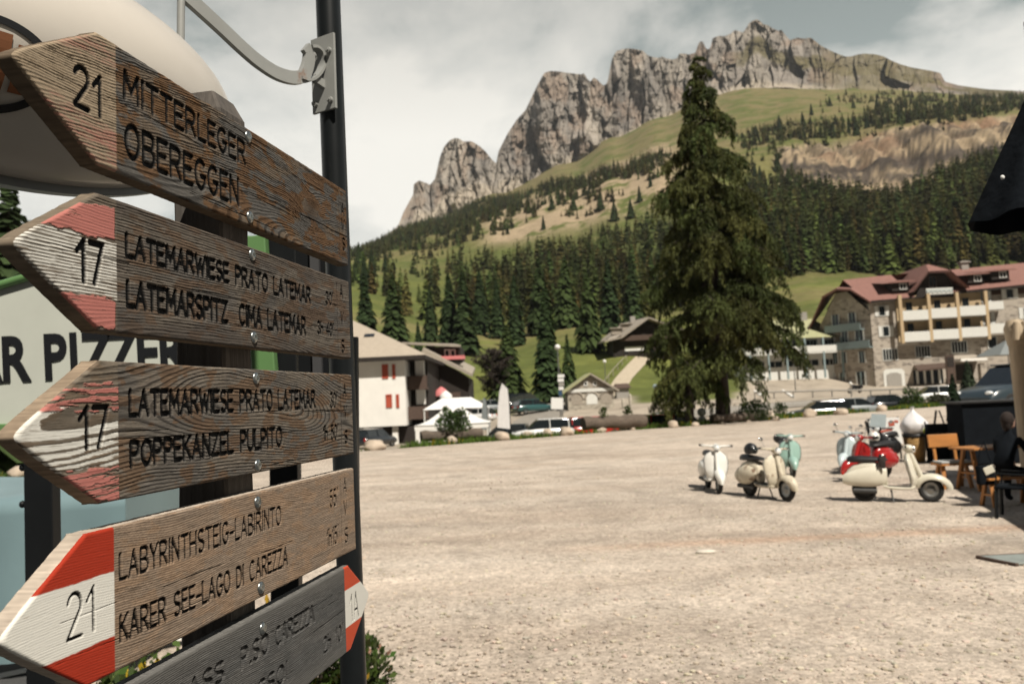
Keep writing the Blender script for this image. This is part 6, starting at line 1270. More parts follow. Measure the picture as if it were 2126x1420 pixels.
# big printed cover, basket bin, black windbreak, easel
bp = lotpt(1850, 972)
t_ = thing('printed_banner', 'white banner with red print hanging on a folding rack behind the scooters', 'banner', (on(1848, 905, bp[1] + 2)[0], bp[1] + 2, 0), R(6))
mb = MB(); V = []
mb.poly([(-.30, 0, .45), (.34, 0, .40), (.28, 0, 1.08), (-.36, 0, 1.10)], (0, .02, 0)); bn_ = mb.build('sheet', M['canvas_white'], t_)
for k_, (x, z, sx, sz_) in enumerate(((-.2, .95, .22, .09), (.06, .93, .16, .12), (.2, .98, .10, .06), (-.1, .76, .34, .05), (.14, .62, .2, .05))):
    mb = MB(); mb.box((x, -.006, z), (sx, .006, sz_), Matrix.Rotation(R(8 * (-1) ** k_), 3, 'Y')); mb.build('print', M['shutter_red'] if k_ < 4 else M['canvas_grey'], bn_)
mb = MB(); mb.poly([(-.52, .06, .45), (-.36, .06, .45), (-.42, .06, 1.10), (-.62, .06, 1.02)], (0, .03, 0)); mb.build('side_panel', M['black_vinyl'], t_); mb = MB(); mb.poly([(-.50, .03, .5), (-.43, .03, .5), (-.46, .03, 1.06), (-.53, .03, 1.05)], (0, .02, 0)); mb.build('stripe', M['canvas_white'], t_)
for sx in (-.28, .28):
    mb = MB(); mb.bar((sx, .03, 0), (sx, .05, 1.1), .03, .03); mb.build('leg', M['leg_black'], t_)
mk('wicker', (0.34, 0.20, 0.07), 0.8, var=0.45, scale=30, bump=1.0, bscale=30)
mk('bag_white', (0.72, 0.70, 0.70), 0.35, var=0.08, bump=.3, bscale=12)
mk('lime', (0.45, 0.55, 0.06), 0.5)
wp = lotpt(1903, 958); wz = wp[1]
t_ = thing('waste_basket', 'tapered wicker waste basket overflowing with a white bag', 'waste basket', wp); mb = MB(); mb.lathe([(.20, 0), (.235, .3), (.275, .66), (.25, .67), (.2, .3), (.19, .02)], n=24); mb.build('basket', M['wicker'], t_); mb = MB(); mb.lathe([(.285, .62), (.29, .69), (.27, .70), (.265, .63)], n=24); mb.build('rim', M['black_vinyl'], t_)
t_ = thing('bin_bag', 'white knotted rubbish bag on top of the wicker basket', 'bag', (wp[0], wp[1], .68)); mb = MB(); rs = []
for k_, (r_, z) in enumerate(((.16, -.05), (.27, .06), (.33, .20), (.30, .30), (.22, .40), (.12, .50), (.05, .58), (.03, .64), (.05, .68))): rs.append([(r_ * (1 + .10 * math.sin(3 * a + k_)) * math.cos(a), r_ * (1 + .08 * math.sin(5 * a + k_)) * math.sin(a), z) for a in [2 * math.pi * i / 20 for i in range(20)]])
mb.rings(rs); mb.build('bag_body', M['bag_white'], t_); mb = MB(); mb.ell((.14, -.22, .12), (.12, .1, .09), 12, 8); mb.build('lime_print', M['lime'], t_)
bw = lotpt(1930, 962)
t_ = thing('windbreak', 'black canvas windbreak panel between the wicker basket and the orange table', 'windbreak', (bw[0] + .05, bw[1] + .2, 0), R(-14)); mb = MB(); mb.box((.5, 0, .48), (1.0, .03, .92)); mb.build('panel', M['dark_cloth'], t_, .004)
for sx in (.02, .98):
    mb = MB(); mb.cyl((sx, .02, 0), (sx, .02, 1.0), .018); mb.build('post', M['leg_black'], t_)
t_ = thing('folding_easel', 'black folding easel frame standing behind the windbreak', 'easel', (on(1950, 900, wz + 1.5)[0], wz + 1.5, 0)); zt_ = on(1948, 852, wz + 1.5)[2]
for q_ in ((-.34, -.1), (.34, -.1), (.0, .5)):
    mb = MB(); mb.bar((q_[0] * .12, q_[1] * .1, zt_), (q_[0], q_[1], 0), .035, .035); mb.build('leg', M['leg_black'], t_)
mb = MB(); mb.bar((-.26, -.09, .55), (.26, -.09, .55), .03, .03); mb.build('crossbar', M['leg_black'], t_)
# orange beer table set
mk('orange_wood', (0.44, 0.185, 0.05), 0.45, var=0.18, scale=4, stretch=(0.3, 4, 1))
mk('cushion', (0.42, 0.43, 0.42), 0.9, var=.1)
tY = 14.6
def trestle(nm, label, cat, loc, rz, L, wd, h, thick=.035):
    t_ = thing(nm, label, cat, loc, rz); mb = MB(); mb.box((0, 0, h - thick / 2), (L, wd, thick)); mb.build('table_top' if cat == 'table' else 'seat', M['orange_wood'], t_, .008)
    for sx in (-1, 1):
        for sy in (-1, 1):
            mb = MB(); mb.bar((sx * L * .36, sy * wd * .16, h - thick), (sx * L * .40, sy * wd * .44, 0), .07, .045); mb.build('leg', M['orange_wood'], t_)
        mb = MB(); mb.bar((sx * L * .385, -wd * .34, h * .4), (sx * L * .385, wd * .34, h * .4), .05, .03); mb.build('crossbar', M['orange_wood'], t_)
    return t_
c_ = on(2040, 925, tY); trestle('picnic_table', 'orange varnished wooden table in the shade at the right', 'table', (c_[0] + .05, tY, 0), R(12), 1.05, .62, .76)
c_ = on(1999, 940, tY); t_ = trestle('bench', 'orange bench with a backrest and pale seat pad left of the orange table', 'bench', (c_[0] - .05, tY + .3, 0), R(4), .62, .36, .46)
mb = MB(); mb.box((-.02, .2, .86), (.58, .04, .24), Matrix.Rotation(R(-8), 3, 'X')); mb.build('backrest', M['orange_wood'], t_, .008)
for sx in (-.2, .2):
    mb = MB(); mb.bar((sx, .17, .42), (sx, .22, .9), .05, .03); mb.build('back_post', M['orange_wood'], t_)
t_ = thing('seat_pad', 'pale grey seat pad lying on the orange bench', 'cushion', (c_[0] - .05, tY + .3, .462)); mb = MB(); mb.box((0, -.02, .022), (.58, .34, .04)); mb.build('pad', M['cushion'], t_, .015)
c_ = on(2078, 1005, 12.6); bench2 = trestle('bench', 'orange bench in the foreground shade carrying the seated person', 'bench', (c_[0] + .12, 12.62, 0), R(8), .9, .34, .45)
sx0, sy0 = c_[0] + .06, 12.62
# the seated person: one continuous body grown on a skeleton
def skin_body(nm, verts, edges, radii, m, parent, root=0, sub=2):
    me = bpy.data.meshes.new(nm); me.from_pydata([tuple(v) for v in verts], edges, []); o = link(nm, me, m, parent); sk = o.modifiers.new('skin', 'SKIN'); me.skin_vertices[0] if me.skin_vertices else None
    for i, r_ in enumerate(radii): me.skin_vertices[0].data[i].radius = (r_, r_) if not isinstance(r_, tuple) else r_
    me.skin_vertices[0].data[root].use_root = True; sk.use_smooth_shade = True; ss = o.modifiers.new('sub', 'SUBSURF'); ss.levels = sub; ss.render_levels = sub; return o
def add_skin_layer(me):
    bm = bmesh.new(); bm.from_mesh(me); bm.verts.layers.skin.verify(); bm.to_mesh(me); bm.free()
def skin_obj(nm, verts, edges, radii, m, parent, sub=2):
    me = bpy.data.meshes.new(nm); me.from_pydata([tuple(v) for v in verts], edges, []); add_skin_layer(me); o = link(nm, me, m, parent)
    for i, r_ in enumerate(radii): me.skin_vertices[0].data[i].radius = r_ if isinstance(r_, tuple) else (r_, r_)
    me.skin_vertices[0].data[0].use_root = True; sk = o.modifiers.new('skin', 'SKIN'); sk.use_smooth_shade = True; sk.branch_smoothing = .6; ss = o.modifiers.new('sub', 'SUBSURF'); ss.levels = sub; ss.render_levels = sub; return o
def seated(label, loc, rz, jacket, legs, hair_m, lean_=.18, turn=0.0, group=None):
    t_ = thing('person', label, 'person', loc, rz, group); z0 = .50
    P = dict(pel=(0, 0, z0 + .06), wa=(.05, 0, z0 + .25), ch=(lean_, 0, z0 + .46), nk=(lean_ + .08, 0, z0 + .60), ls=(lean_ + .03, .17, z0 + .52), rs=(lean_ + .03, -.17, z0 + .52), le=(lean_ + .17, .24, z0 + .27), re=(lean_ + .17, -.24, z0 + .27), lw=(lean_ + .40, .16, z0 + .30), rw=(lean_ + .40, -.12, z0 + .32), lh=(.02, .10, z0 + .03), rh=(.02, -.10, z0 + .03), lk=(.44, .13, z0 + .02), rk=(.44, -.13, z0 + .0), la=(.36, .13, .09), ra=(.40, -.13, .09), lt=(.52, .14, .045), rt=(.56, -.14, .045), hd0=(lean_ + .10, 0, z0 + .68))
    rad = dict(pel=(.15, .13), wa=(.14, .11), ch=(.165, .12), nk=.055, ls=.068, rs=.068, le=.05, re=.05, lw=.033, rw=.033, lh=.095, rh=.095, lk=.068, rk=.068, la=.045, ra=.045, lt=.042, rt=.042, hd0=.05)
    K = list(P); E_ = [('pel', 'wa'), ('wa', 'ch'), ('ch', 'nk'), ('nk', 'hd0'), ('ch', 'ls'), ('ch', 'rs'), ('ls', 'le'), ('rs', 're'), ('le', 'lw'), ('re', 'rw'), ('pel', 'lh'), ('pel', 'rh'), ('lh', 'lk'), ('rh', 'rk'), ('lk', 'la'), ('rk', 'ra'), ('la', 'lt'), ('ra', 'rt')]
    skin_obj('body', [P[k] for k in K], [(K.index(a), K.index(b_)) for a, b_ in E_], [rad[k] for k in K], M[jacket], t_)
    hc = Vector((lean_ + .13, 0, z0 + .80)); rm_ = Matrix.Rotation(turn, 3, 'Z')
    mb = MB(); mb.ell(hc, (.098, .075, .122), 20, 16, rm_); mb.ell(hc + rm_ @ Vector((.03, 0, -.065)), (.062, .055, .06), 14, 10, rm_); mb.ell(hc + rm_ @ Vector((.098, 0, -.02)), (.022, .013, .026), 10, 8, rm_)
    for sy in (-1, 1): mb.ell(hc + rm_ @ Vector((-.005, sy * .076, -.015)), (.02, .010, .032), 8, 6, rm_)
    hd = mb.build('head', M['skin'], t_)
    for sy in (-1, 1):
        mb = MB(); mb.ell(hc + rm_ @ Vector((.084, sy * .03, .012)), (.010, .013, .008), 8, 6, rm_); mb.build('eye', M['black_paint'], hd)
    mb = MB(); mb.ell(hc + rm_ @ Vector((.086, 0, -.068)), (.012, .024, .007), 8, 6, rm_); mb.build('mouth', M['pink'], hd)
    mb = MB(); mb.ell(hc + rm_ @ Vector((-.034, 0, .018)), (.112, .094, .130), 20, 14, rm_, lo=-75); mb.ell(hc + rm_ @ Vector((-.07, 0, -.05)), (.055, .075, .12), 14, 10, rm_); mb.build('hair', M[hair_m], t_)
    for w_, sy in (('lw', 1), ('rw', -1)):
        b0 = Vector(P[w_]); vs = [b0, b0 + Vector((.05, 0, 0))]; es = [(0, 1)]; rd = [.024, .03]
        for f in range(5):
            y = (.030 - .016 * f) * -sy if f else sy * -.036; L_ = (.05, .075, .085, .08, .06)[f]; st = b0 + Vector((.055 if f else .02, y, -.004)); k0 = len(vs); vs += [st, st + Vector((L_ * .5, y * .15, -.012)), st + Vector((L_ * .8, y * .15, -.035))]; es += [(1 if f else 0, k0), (k0, k0 + 1), (k0 + 1, k0 + 2)]; rd += [.0095, .0085, .0075]
        skin_obj('hand', vs, es, rd, M['skin'], t_, 1)
    return t_
seated('person in a dark jacket sitting bent forward at the right edge', (sx0, sy0 - .02, 0), R(35), 'dark_cloth', 'dark_cloth', 'hair', lean_=.2, turn=R(-15))
t_ = thing('shoulder_bag', 'dark shoulder bag with a cream flap hanging beside the seated person', 'bag', on(2045, 975, 12.5)); mb = MB(); mb.box((0, 0, -.08), (.26, .12, .30)); mb.build('bag_body', M['dark_cloth'], t_, .03); mb = MB(); mb.box((.02, -.07, 0), (.16, .02, .12), Matrix.Rotation(R(-20), 3, 'Y')); mb.build('flap', M['cream_paint'], t_, .01); mb = MB(); mb.tube([(-.1, 0, .06), (-.06, 0, .3), (.05, .05, .42), (.12, 0, .06)], .012, 6); mb.build('strap', M['dark_cloth'], t_)
ch_p = lotpt(2098, 1075)
t_ = thing('garden_chair', 'black garden chair standing in the front shade at the right edge', 'chair', (ch_p[0] + .1, ch_p[1], 0), R(140)); mb = MB(); mb.box((0, 0, .44), (.46, .46, .04)); mb.build('seat', M['dark_cloth'], t_, .015); mb = MB(); mb.box((-.22, 0, .70), (.03, .44, .46), Matrix.Rotation(R(-8), 3, 'Y')); mb.build('backrest', M['dark_cloth'], t_, .012)
for sx in (-.2, .2):
    for sy in (-.2, .2): mb = MB(); mb.bar((sx, sy, .43), (sx * 1.12, sy * 1.1, 0), .035, .035); mb.build('leg', M['leg_black'], t_)
    mb = MB(); mb.tube([(-.2, sx * 1.1, .62), (.18, sx * 1.15, .64), (.2, sx * 1.1, .43)], .016, 8); mb.build('armrest', M['leg_black'], t_)
# potted conifer, dark counter and timber kiosk whose roof shades the tables
pq = on(1985, 880, 24)
t_ = thing('potted_conifer', 'dark potted conifer in front of the parked dark van', 'plant', (pq[0], 24, 0)); V, F, Cc = conifer_np(300, 500, rad=.20, size=1.1, base=.1, colr=(.012, .022, .010)); np_mesh('foliage', V * np.array([1.9, 1.9, 1.9]) + np.array([0, 0, .3]), F, m_needle, t_, col=Cc, smooth=False); mb = MB(); mb.lathe([(.0, .0), (.24, 0), (.3, .42), (.26, .43), (.2, .1)]); mb.build('pot', M['timber_dark'], t_)
ctr = on(2050, 905, 18.5)
t_ = thing('counter', 'long black serving counter in the shade behind the orange table', 'counter', (ctr[0] + 1.2, 18.5, 0)); mb = MB(); mb.box((0, .4, .72), (3.4, .7, 1.4)); mb.build('body', M['dark_cloth'], t_, .01); mb = MB(); mb.box((0, .4, 1.445), (3.6, .85, .05)); mb.build('counter_top', M['black_vinyl'], t_, .006)
kk = thing('timber_kiosk', 'timber kiosk with a pale carved corner post at the right edge of the photo', 'kiosk', (0, 0, 0))
KY = 15.5; kp = on(2118, 780, KY); mb = MB(); z1_ = on(2112, 668, KY)[2]
mb.tube([(kp[0] + .05, KY, 0), (kp[0] + .03, KY, 1.2), (kp[0] - .01, KY, z1_ - .15)], [.17, .16, .15], 14); mb.tube([(kp[0] - .01, KY, z1_ - .45), (kp[0] - .03, KY - .02, z1_ - .13), (kp[0] - .02, KY, z1_ + .02)], [.16, .20, .14], 14); mb.build('corner_post', mk('log_pale', (.50, .40, .28), .7, var=.25, scale=5, stretch=(3, 3, .3)), kk)
for q_ in (-.12, 0.02, .14):
    mb = MB(); mb.tube([(kp[0] + q_, KY - .17, z1_ - .36), (kp[0] + q_ * 1.2 + .03, KY - .19, z1_ - .02)], [.06, .045], 8); mb.build('carved_lobe', M['log_pale'], kk)
mb = MB(); mb.tube([(kp[0] - .02, KY - .1, z1_ - .3), (kp[0] + .3, KY - .1, z1_ - .9), (kp[0] + .75, KY - .1, z1_ - 1.9)], [.05, .06, .06], 8); mb.build('brace', M['log_pale'], kk)
E_ = Vector((7.8, 13.9, 0)); F_ = Vector((6.3, 9.6, 0)); sh_ = Vector((SUN.x, SUN.y, 0)) / SUN.z; hr = 3.3
e0 = E_ + sh_ * hr; e1 = F_ + sh_ * hr; dE = (e0 - e1).normalized(); 
pts = [e1 - dE * 1.0, e0 + dE * 4.2, e0 + dE * 4.2 + Vector((6, -2.2, 0)), e1 - dE * 1.0 + Vector((6, -2.2, 0))]
mb = MB(); mb.poly([(p.x, p.y, hr + .05 * i) for i, p in enumerate(pts)], (0, 0, .16)); mb.build('roof', M['timber_dark'], kk)
for p in (e1 + Vector((1.5, .2, 0)), e1 + Vector((5, -1.2, 0)), e0 + dE * 3.6 + Vector((1.0, 0, 0)), e0 + dE * 3.6 + Vector((5.4, -2, 0))):
    mb = MB(); mb.cyl((p.x, p.y, 0), (p.x, p.y, hr + .06), .09, n=10); mb.build('post', M['timber_brown'], kk)
# folded black parasol, close at the right
Yp = 2.2; pt = on(2200, 40, Yp); pb = on(2190, 452, Yp)
t_ = thing('folded_parasol', 'black folded parasol hanging close to the camera at the right edge', 'parasol', (pb[0], Yp, 0)); zb_, zt2 = pb[2], pt[2]; lft_b = pb[0] - on(2018, 450, Yp)[0]; lft_m = pb[0] - on(2126, 185, Yp)[0]; zm_ = on(2126, 185, Yp)[2]
mb = MB(); rs = []
for f_ in np.linspace(0, 1, 14):
    z = zb_ + (zt2 - zb_) * f_; r_ = np.interp(z, [zb_, zm_, zt2], [lft_b * .95, lft_m * .62, .03]); rs.append([(r_ * (1 - .035 * (1 + math.sin(8 * a)) * (1 - f_)) * math.cos(a), r_ * (1 - .035 * (1 + math.sin(8 * a)) * (1 - f_)) * math.sin(a), z - .006 * math.sin(8 * a) * (1 - f_)) for a in [2 * math.pi * i / 64 + math.pi for i in range(64)]])
mb.rings(rs, caps=False); cn = mb.build('canopy', M['dark_cloth'], t_); mb = MB(); mb.cyl((0, 0, 0), (0, 0, zt2 + .1), .02); mb.build('pole', M['leg_black'], t_); gm = on(2067, 375, Yp - .12); mb = MB(); mb.ell((gm[0] - pb[0], -.15, gm[2]), (.006, .004, .006), 8, 6); mb.build('button', M['canvas_white'], cn)
mb = MB(); mb.lathe([(.28, 0), (.28, .06), (.05, .09)]); mb.build('base', M['concrete'], t_)
# drain cover, pale stone and stone strip on the gravel
dp = lotpt(2126, 1165); t_ = thing('drain_cover', 'flat rectangular grey metal drain cover in the gravel at the right', 'drain cover', (dp[0] + .15, dp[1], 0.012)); mb = MB(); mb.poly([(-.36, -.2, 0), (.5, -.2, 0), (.5, .22, 0), (-.50, .22, 0)], (0, 0, .022)); mb.build('plate', mk('cover_metal', (.30, .33, .31), .6, metal=.3, var=.15), t_, .004); mb = MB(); mb.bar((-.52, .24, .006), (.5, .24, .006), .04, .03); mb.bar((-.36, -.22, .006), (-.52, .24, .006), .04, .03); mb.build('frame', M['timber_brown'], t_)
dp = lotpt(1466, 1148); mb = MB(); mb.ell((0, 0, .01), (.13, .07, .028), 14, 8); o = mb.build('flat_stone', mk('stone_pale', (.60, .55, .47), .85, var=.12, scale=9, bump=.4), None); o.location = (dp[0], dp[1], .01); tag(o, 'pale flat stone lying alone on the open gravel', 'stone')
# ================================================================== CARS, planters, boulders, lamps and other roadside things
def car_kind(name, kind):
    """one car with body, windows, wheels and lights, x forward; returns Empty"""
    t_ = thing(name, '', 'car')
    L, W_, hb, hr = {'hatch': (3.9, 1.68, .92, 1.48), 'suv': (4.4, 1.82, 1.05, 1.72), 'van': (4.8, 1.9, 1.15, 1.98), 'estate': (4.5, 1.75, .95, 1.5)}[kind]
    mb = MB(); rs = []
    prof = [(-.5, .42, .55), (-.49, .30, hb * .86), (-.44, .26, hb), (-.2, .24, hb + .02), (.12, .24, hb + .01), (.22, .24, hb * .97), (.40, .25, hb * .86), (.475, .28, hb * .74), (.5, .40, hb * .56)]
    for x, z0, z1 in prof:
        hw = W_ / 2 * (1 - 1.1 * max(abs(x) - .42, 0) / .42 * .5); rs.append([(x * L, -hw, z0 + .08), (x * L, -hw * 1.0, z0 + (z1 - z0) * .55), (x * L, -hw * .94, z1 - .05), (x * L, -hw * .82, z1), (x * L, hw * .82, z1), (x * L, hw * .94, z1 - .05), (x * L, hw, z0 + (z1 - z0) * .55), (x * L, hw, z0 + .08), (x * L, hw * .85, z0), (x * L, -hw * .85, z0)])
    mb.rings(rs); body = mb.build('body', M['white_paint'], t_)
    cab = {'hatch': [(-.485, .0), (-.40, .9), (-.30, 1), (.02, 1), (.10, .9), (.25, .0)], 'suv': [(-.49, 0), (-.45, .9), (-.40, 1), (.0, 1), (.07, .9), (.22, 0)], 'van': [(-.495, 0), (-.48, .95), (-.45, 1), (.12, 1), (.2, .9), (.36, .0)], 'estate': [(-.49, 0), (-.43, .85), (-.36, 1), (.0, 1), (.08, .9), (.24, 0)]}[kind]
    mb = MB(); rs = []
    for x, f_ in cab:
        z = hb - .03 + (hr - hb) * f_; hw = W_ / 2 * (.90 - .14 * f_); rs.append([(x * L, -W_ / 2 * .88, hb - .05), (x * L, -hw, z), (x * L, hw, z), (x * L, W_ / 2 * .88, hb - .05)])
    mb.rings(rs, smooth=False); mb.build('window', M['dark_glass'], t_, .03)
    mb = MB(); xs = [x for x, f_ in cab if f_ >= .9]; mb.box(((xs[0] + xs[-1]) / 2 * L, 0, hr + .0), ((xs[-1] - xs[0]) * L * .98, W_ * .78, .06)); mb.build('roof', M['white_paint'], t_, .03)
    for sx in (cab[1][0], (cab[0][0] + cab[-1][0]) / 2 + .02):
        for sy in (-1, 1):
            mb = MB(); mb.bar((sx * L, sy * W_ * .445, hb - .02), (sx * L, sy * W_ * .385, hr), .07, .05, up=(1, 0, 0)); mb.build('pillar', M['white_paint'], t_)
    for x in (-.31, .31):
        for sy in (-1, 1):
            ty, rm_ = wheel_mb(.32 if kind in ('hatch', 'estate') else .36, .2, x * L, sy * (W_ / 2 - .08)); w_ = rm_.build('wheel', M['dull_metal'], t_); ty.build('tyre', M['rubber'], w_)
    for sy in (-1, 1):
        mb = MB(); mb.ell((L * .465, sy * W_ * .34, hb * .70), (.10, .17, .09), 12, 8); mb.build('headlight', M['lens_glass'], t_)
        mb = MB(); mb.box((-L * .495, sy * W_ * .40, hb * .78), (.05, .14, .24)); mb.build('tail_light', M['red_lens'], t_, .01)
    mb = MB(); mb.box((L * .497, 0, .5), (.02, .5, .11)); mb.build('number_plate', M['canvas_white'], t_)
    return t_
KIND = {k: car_kind('parked_car', k) for k in ('hatch', 'suv', 'van', 'estate')}
mk('car_dark', (0.015, 0.018, 0.022), 0.2, coat=1.0, var=.05); mk('car_red', (0.40, 0.02, 0.015), 0.25, coat=1.0, var=.05); mk('car_grey', (0.30, 0.32, 0.33), 0.25, coat=.8, metal=.2, var=.05); mk('car_white', (0.75, 0.75, 0.74), 0.25, coat=.8, var=.03); mk('car_blue', (0.03, 0.045, 0.055), .3, coat=.4, var=.05); mk('car_green', (.03, .09, .09), .25, coat=.8)
first = set()
def car(kind, px, Y, rz, paint, label, z=None):
    src = KIND[kind]; t_ = src if kind not in first else copy_tree(src); first.add(kind)
    p = gpt(px, Y, .02); t_.location = (p.x, p.y, p.z if z is None else z); t_.rotation_euler = (0, 0, R(rz)); t_['label'] = label; t_['group'] = 'parked cars'
    for o in t_.children:
        if o.name.split('.')[0] in ('body', 'roof', 'pillar'):
            o.data = o.data.copy(); o.data.materials[0] = M[paint]
    return t_
car('hatch', 1118, 50, 185, 'car_white', 'white car whose upper half shows behind boulders at the lot edge', z=-.8)
car('hatch', 1037, 53, 170, 'car_blue', 'dark car right beside the feather flag below the lot edge', z=-1.15)
car('estate', 1325, 53, 178, 'car_red', 'red car sticking out behind the right end of the long log', z=-.95)
car('hatch', 1222, 52.5, 10, 'car_red', 'red car peeping out left of the long log planter', z=-.85)
car('hatch', 1403, 56, 10, 'car_dark', 'dark car roof showing at the lot edge left of the larch', z=-.85)
car('estate', 1690, 60, 176, 'car_dark', 'dark car with a bright lamp glint right of the larch', z=-.65)
car('estate', 1768, 64, 4, 'car_grey', 'silver car roof behind the verge shrubs', z=-.65)
car('hatch', 1838, 68, 4, 'car_dark', 'dark car half hidden by the verge in front of the hotel', z=-.55)
car('van', 1080, 90, 30, 'car_dark', 'black van on the side car park left of the stone shed')
car('estate', 1102, 86, 25, 'car_green', 'teal car next to the black van by the side road')
car('hatch', 1015, 92, 20, 'car_grey', 'grey car on the car park behind the white marquee')
car('hatch', 985, 84, 160, 'car_white', 'white hatchback on the car park behind the feather flags')
car('estate', 905, 70, 15, 'car_white', 'white car parked in front of the lodge terrace')
car('hatch', 770, 63, 60, 'car_dark', 'dark car under the overhang of the white guest house', z=-1.3)
car('hatch', 1925, 70, 170, 'car_white', 'white car between the verge shrub and the potted conifer')
car('suv', 2098, 29, 200, 'car_blue', 'big dark off road car behind the serving counter', z=.72)
# motorbike on the plaza
mz = gpt(1767, 92, .03); t_ = thing('motorbike', 'black touring motorbike standing by the guard rail', 'motorbike', mz, R(200))
for nm, x in (('front_wheel', .72), ('rear_wheel', -.72)):
    ty, rm_ = wheel_mb(.31, .13, x); w_ = rm_.build(nm, M['dull_metal'], t_); ty.build('tyre', M['rubber'], w_)
mb = MB(); mb.ell((.1, 0, .85), (.36, .17, .17), 14, 10); mb.tube([(.72, 0, .31), (.5, 0, .95), (.42, 0, 1.1)], .05, 8); mb.box((0, 0, .5), (.6, .3, .4)); mb.build('frame', M['black_paint'], t_); mb = MB(); mb.ell((.55, 0, 1.1), (.16, .22, .25), 12, 8); mb.build('fairing', M['white_paint'], t_); mb = MB(); mb.box((-.4, 0, .88), (.7, .28, .12)); mb.build('seat', M['black_vinyl'], t_, .04)
for sy in (-1, 1): mb = MB(); mb.box((-.62, sy * .32, .75), (.5, .24, .4)); mb.build('pannier', M['black_paint'], t_, .05)
# guard rail along the road to the hotel
gr = thing('guard_rail', 'grey metal guard rail between road and plaza in front of the hotel', 'guard rail', (0, 0, 0)); gp_ = [gpt(1560 + 20 * i, 86 - .2 * i, .0) for i in range(20)]
mb = MB(); mb.tube([p + Vector((0, 0, .72)) for p in gp_], .07, 6, sx=.5, sy=1.6); mb.build('rail', M['concrete'], gr)
for p in gp_[::2]: mb = MB(); mb.box(p + Vector((0, .06, .3)), (.1, .1, .85)); mb.build('post', M['dull_metal'], gr)
# log planters, boulders
mk('log_bark', (0.115, 0.09, 0.07), 0.95, var=.3, scale=5, bump=.8, bscale=10, stretch=(.4, 2, 2)); mk('log_end', (0.05, 0.037, 0.027), .9, var=.3, scale=8); mk('boulder', (0.46, 0.38, 0.30), .92, var=.2, scale=2.5, bump=.5, bscale=6)
def boulder(px, py, r, label, sq=.75, seed=0):
    Y = gy(px, py); p = lotpt(px, py); me = bpy.data.meshes.new('boulder'); bm = bmesh.new(); bmesh.ops.create_icosphere(bm, subdivisions=3, radius=1)
    for v in bm.verts:
        c = v.co; n_ = 1 + .35 * (fbm(np.array([c.x * 1.3 + seed]), np.array([c.y * 1.3 + c.z * 1.7]), seed, 3)[0] - .5) * 2; v.co = Vector((c.x * r * n_, c.y * r * .8 * n_, c.z * r * sq * n_))
    for f in bm.faces: f.smooth = True
    bm.to_mesh(me); bm.free(); o = link('boulder', me, M['boulder']); o.location = (p[0], p[1], r * sq * .55); tag(o, label, 'boulder', 'boulders along the lot edge'); return o
BD = [(778, 934, .50, 'large pale boulder right of the guest house ground floor'), (1043, 914, .38, 'pale boulder at the foot of the feather flag'), (938, 921, .26, 'small round boulder under the front of the left log planter'), (1094, 907, .30, 'low boulder under the left corner of the white car'), (1138, 905, .30, 'boulder in front of the right corner of the white car'), (1178, 904, .34, 'flat pale boulder between the white car and the long log'), (1247, 897, .30, 'boulder under the left half of the long log'), (1298, 893, .30, 'boulder under the right half of the long log'), (1398, 888, .28, 'boulder in front of the dark car left of the larch'), (1444, 884, .24, 'small boulder below the weeping larch'), (1592, 870, .42, 'pale boulder at the right end of the log by the larch'), (1681, 866, .42, 'pale boulder in front of the dark car with the lamp glint'), (1746, 861, .46, 'wide pale boulder in front of the silver car'), (1612, 873, .22, 'small stone right of the boulder by the larch log'), (1830, 854, .34, 'low boulder at the verge before the shrub'), (40, 990, .4, 'rock in the grass behind the blue tarpaulin')]
for k, (a, b_, r_, lb) in enumerate(BD): boulder(a, b_, r_, lb, .62 + .15 * (k % 3), k)
def log_planter(px0, py0, px1, py1, r, label, dz=.32):
    a, b_ = Vector(lotpt(px0, py0)), Vector(lotpt(px1, py1)); t_ = thing('log_planter', label, 'planter', ((a + b_) / 2)[:], 0, 'hollow log planters along the lot edge'); c = (a + b_) / 2; a -= c; b_ -= c; n_ = 14
    pts = [a.lerp(b_, i / n_) + Vector((0, 0, dz + .03 * math.sin(i * 1.3))) for i in range(n_ + 1)]
    mb = MB(); mb.tube(pts, [r * (1 + .07 * math.sin(i * 2.1)) for i in range(n_ + 1)], 16, caps=False); mb.build('log', M['log_bark'], t_)
    for e_, f_ in ((a, -1), (b_, 1)):
        d = (b_ - a).normalized() * .01 * f_; mb = MB(); mb.cyl(e_ + Vector((0, 0, dz)) - d, e_ + Vector((0, 0, dz)) + d, r * .96, n=16); mb.build('cut_end', M['log_end'], t_)
    for s in (.22, .78):
        mb = MB(); p = a.lerp(b_, s); mb.ell((p.x, p.y, (dz - r) / 2), (.2, .16, max((dz - r) / 2 + .06, .08)), 10, 8); mb.build('rest_stone', M['boulder'], t_)
    return c
c1 = log_planter(875, 922, 1000, 914, .27, 'left log planter with a leafy shrub growing on it', .36)
c2 = log_planter(1212, 899, 1340, 891, .36, 'long thick log planter in front of two red cars', .50)
c3 = log_planter(1478, 880, 1572, 874, .24, 'rounded log lying below the huge larch', .32)
shrub('shrub', 'leafy green shrub growing on the left log planter', 'shrub', (c1.x + .1, c1.y + .1, .5), .85, 1.05, 31, colr=(.06, .095, .03), leaf=.13, n=1500)
shrub('shrub', 'low dark shrub beside the log under the larch', 'shrub', (c3.x + 1.3, c3.y + .6, .1), 1.1, .9, 32, colr=(.035, .055, .02), leaf=.13, n=1300)
shrub('shrub', 'round green shrub on the verge in front of the hotel porch', 'shrub', gpt(1885, 66, .0), 1.1, 1.35, 33, colr=(.06, .095, .025), leaf=.15, n=1300)
shrub('shrub', 'small shrub left of the silver car on the verge', 'shrub', gpt(1612, 62, .0), .6, 1.3, 34, colr=(.04, .07, .02), leaf=.13, n=700)
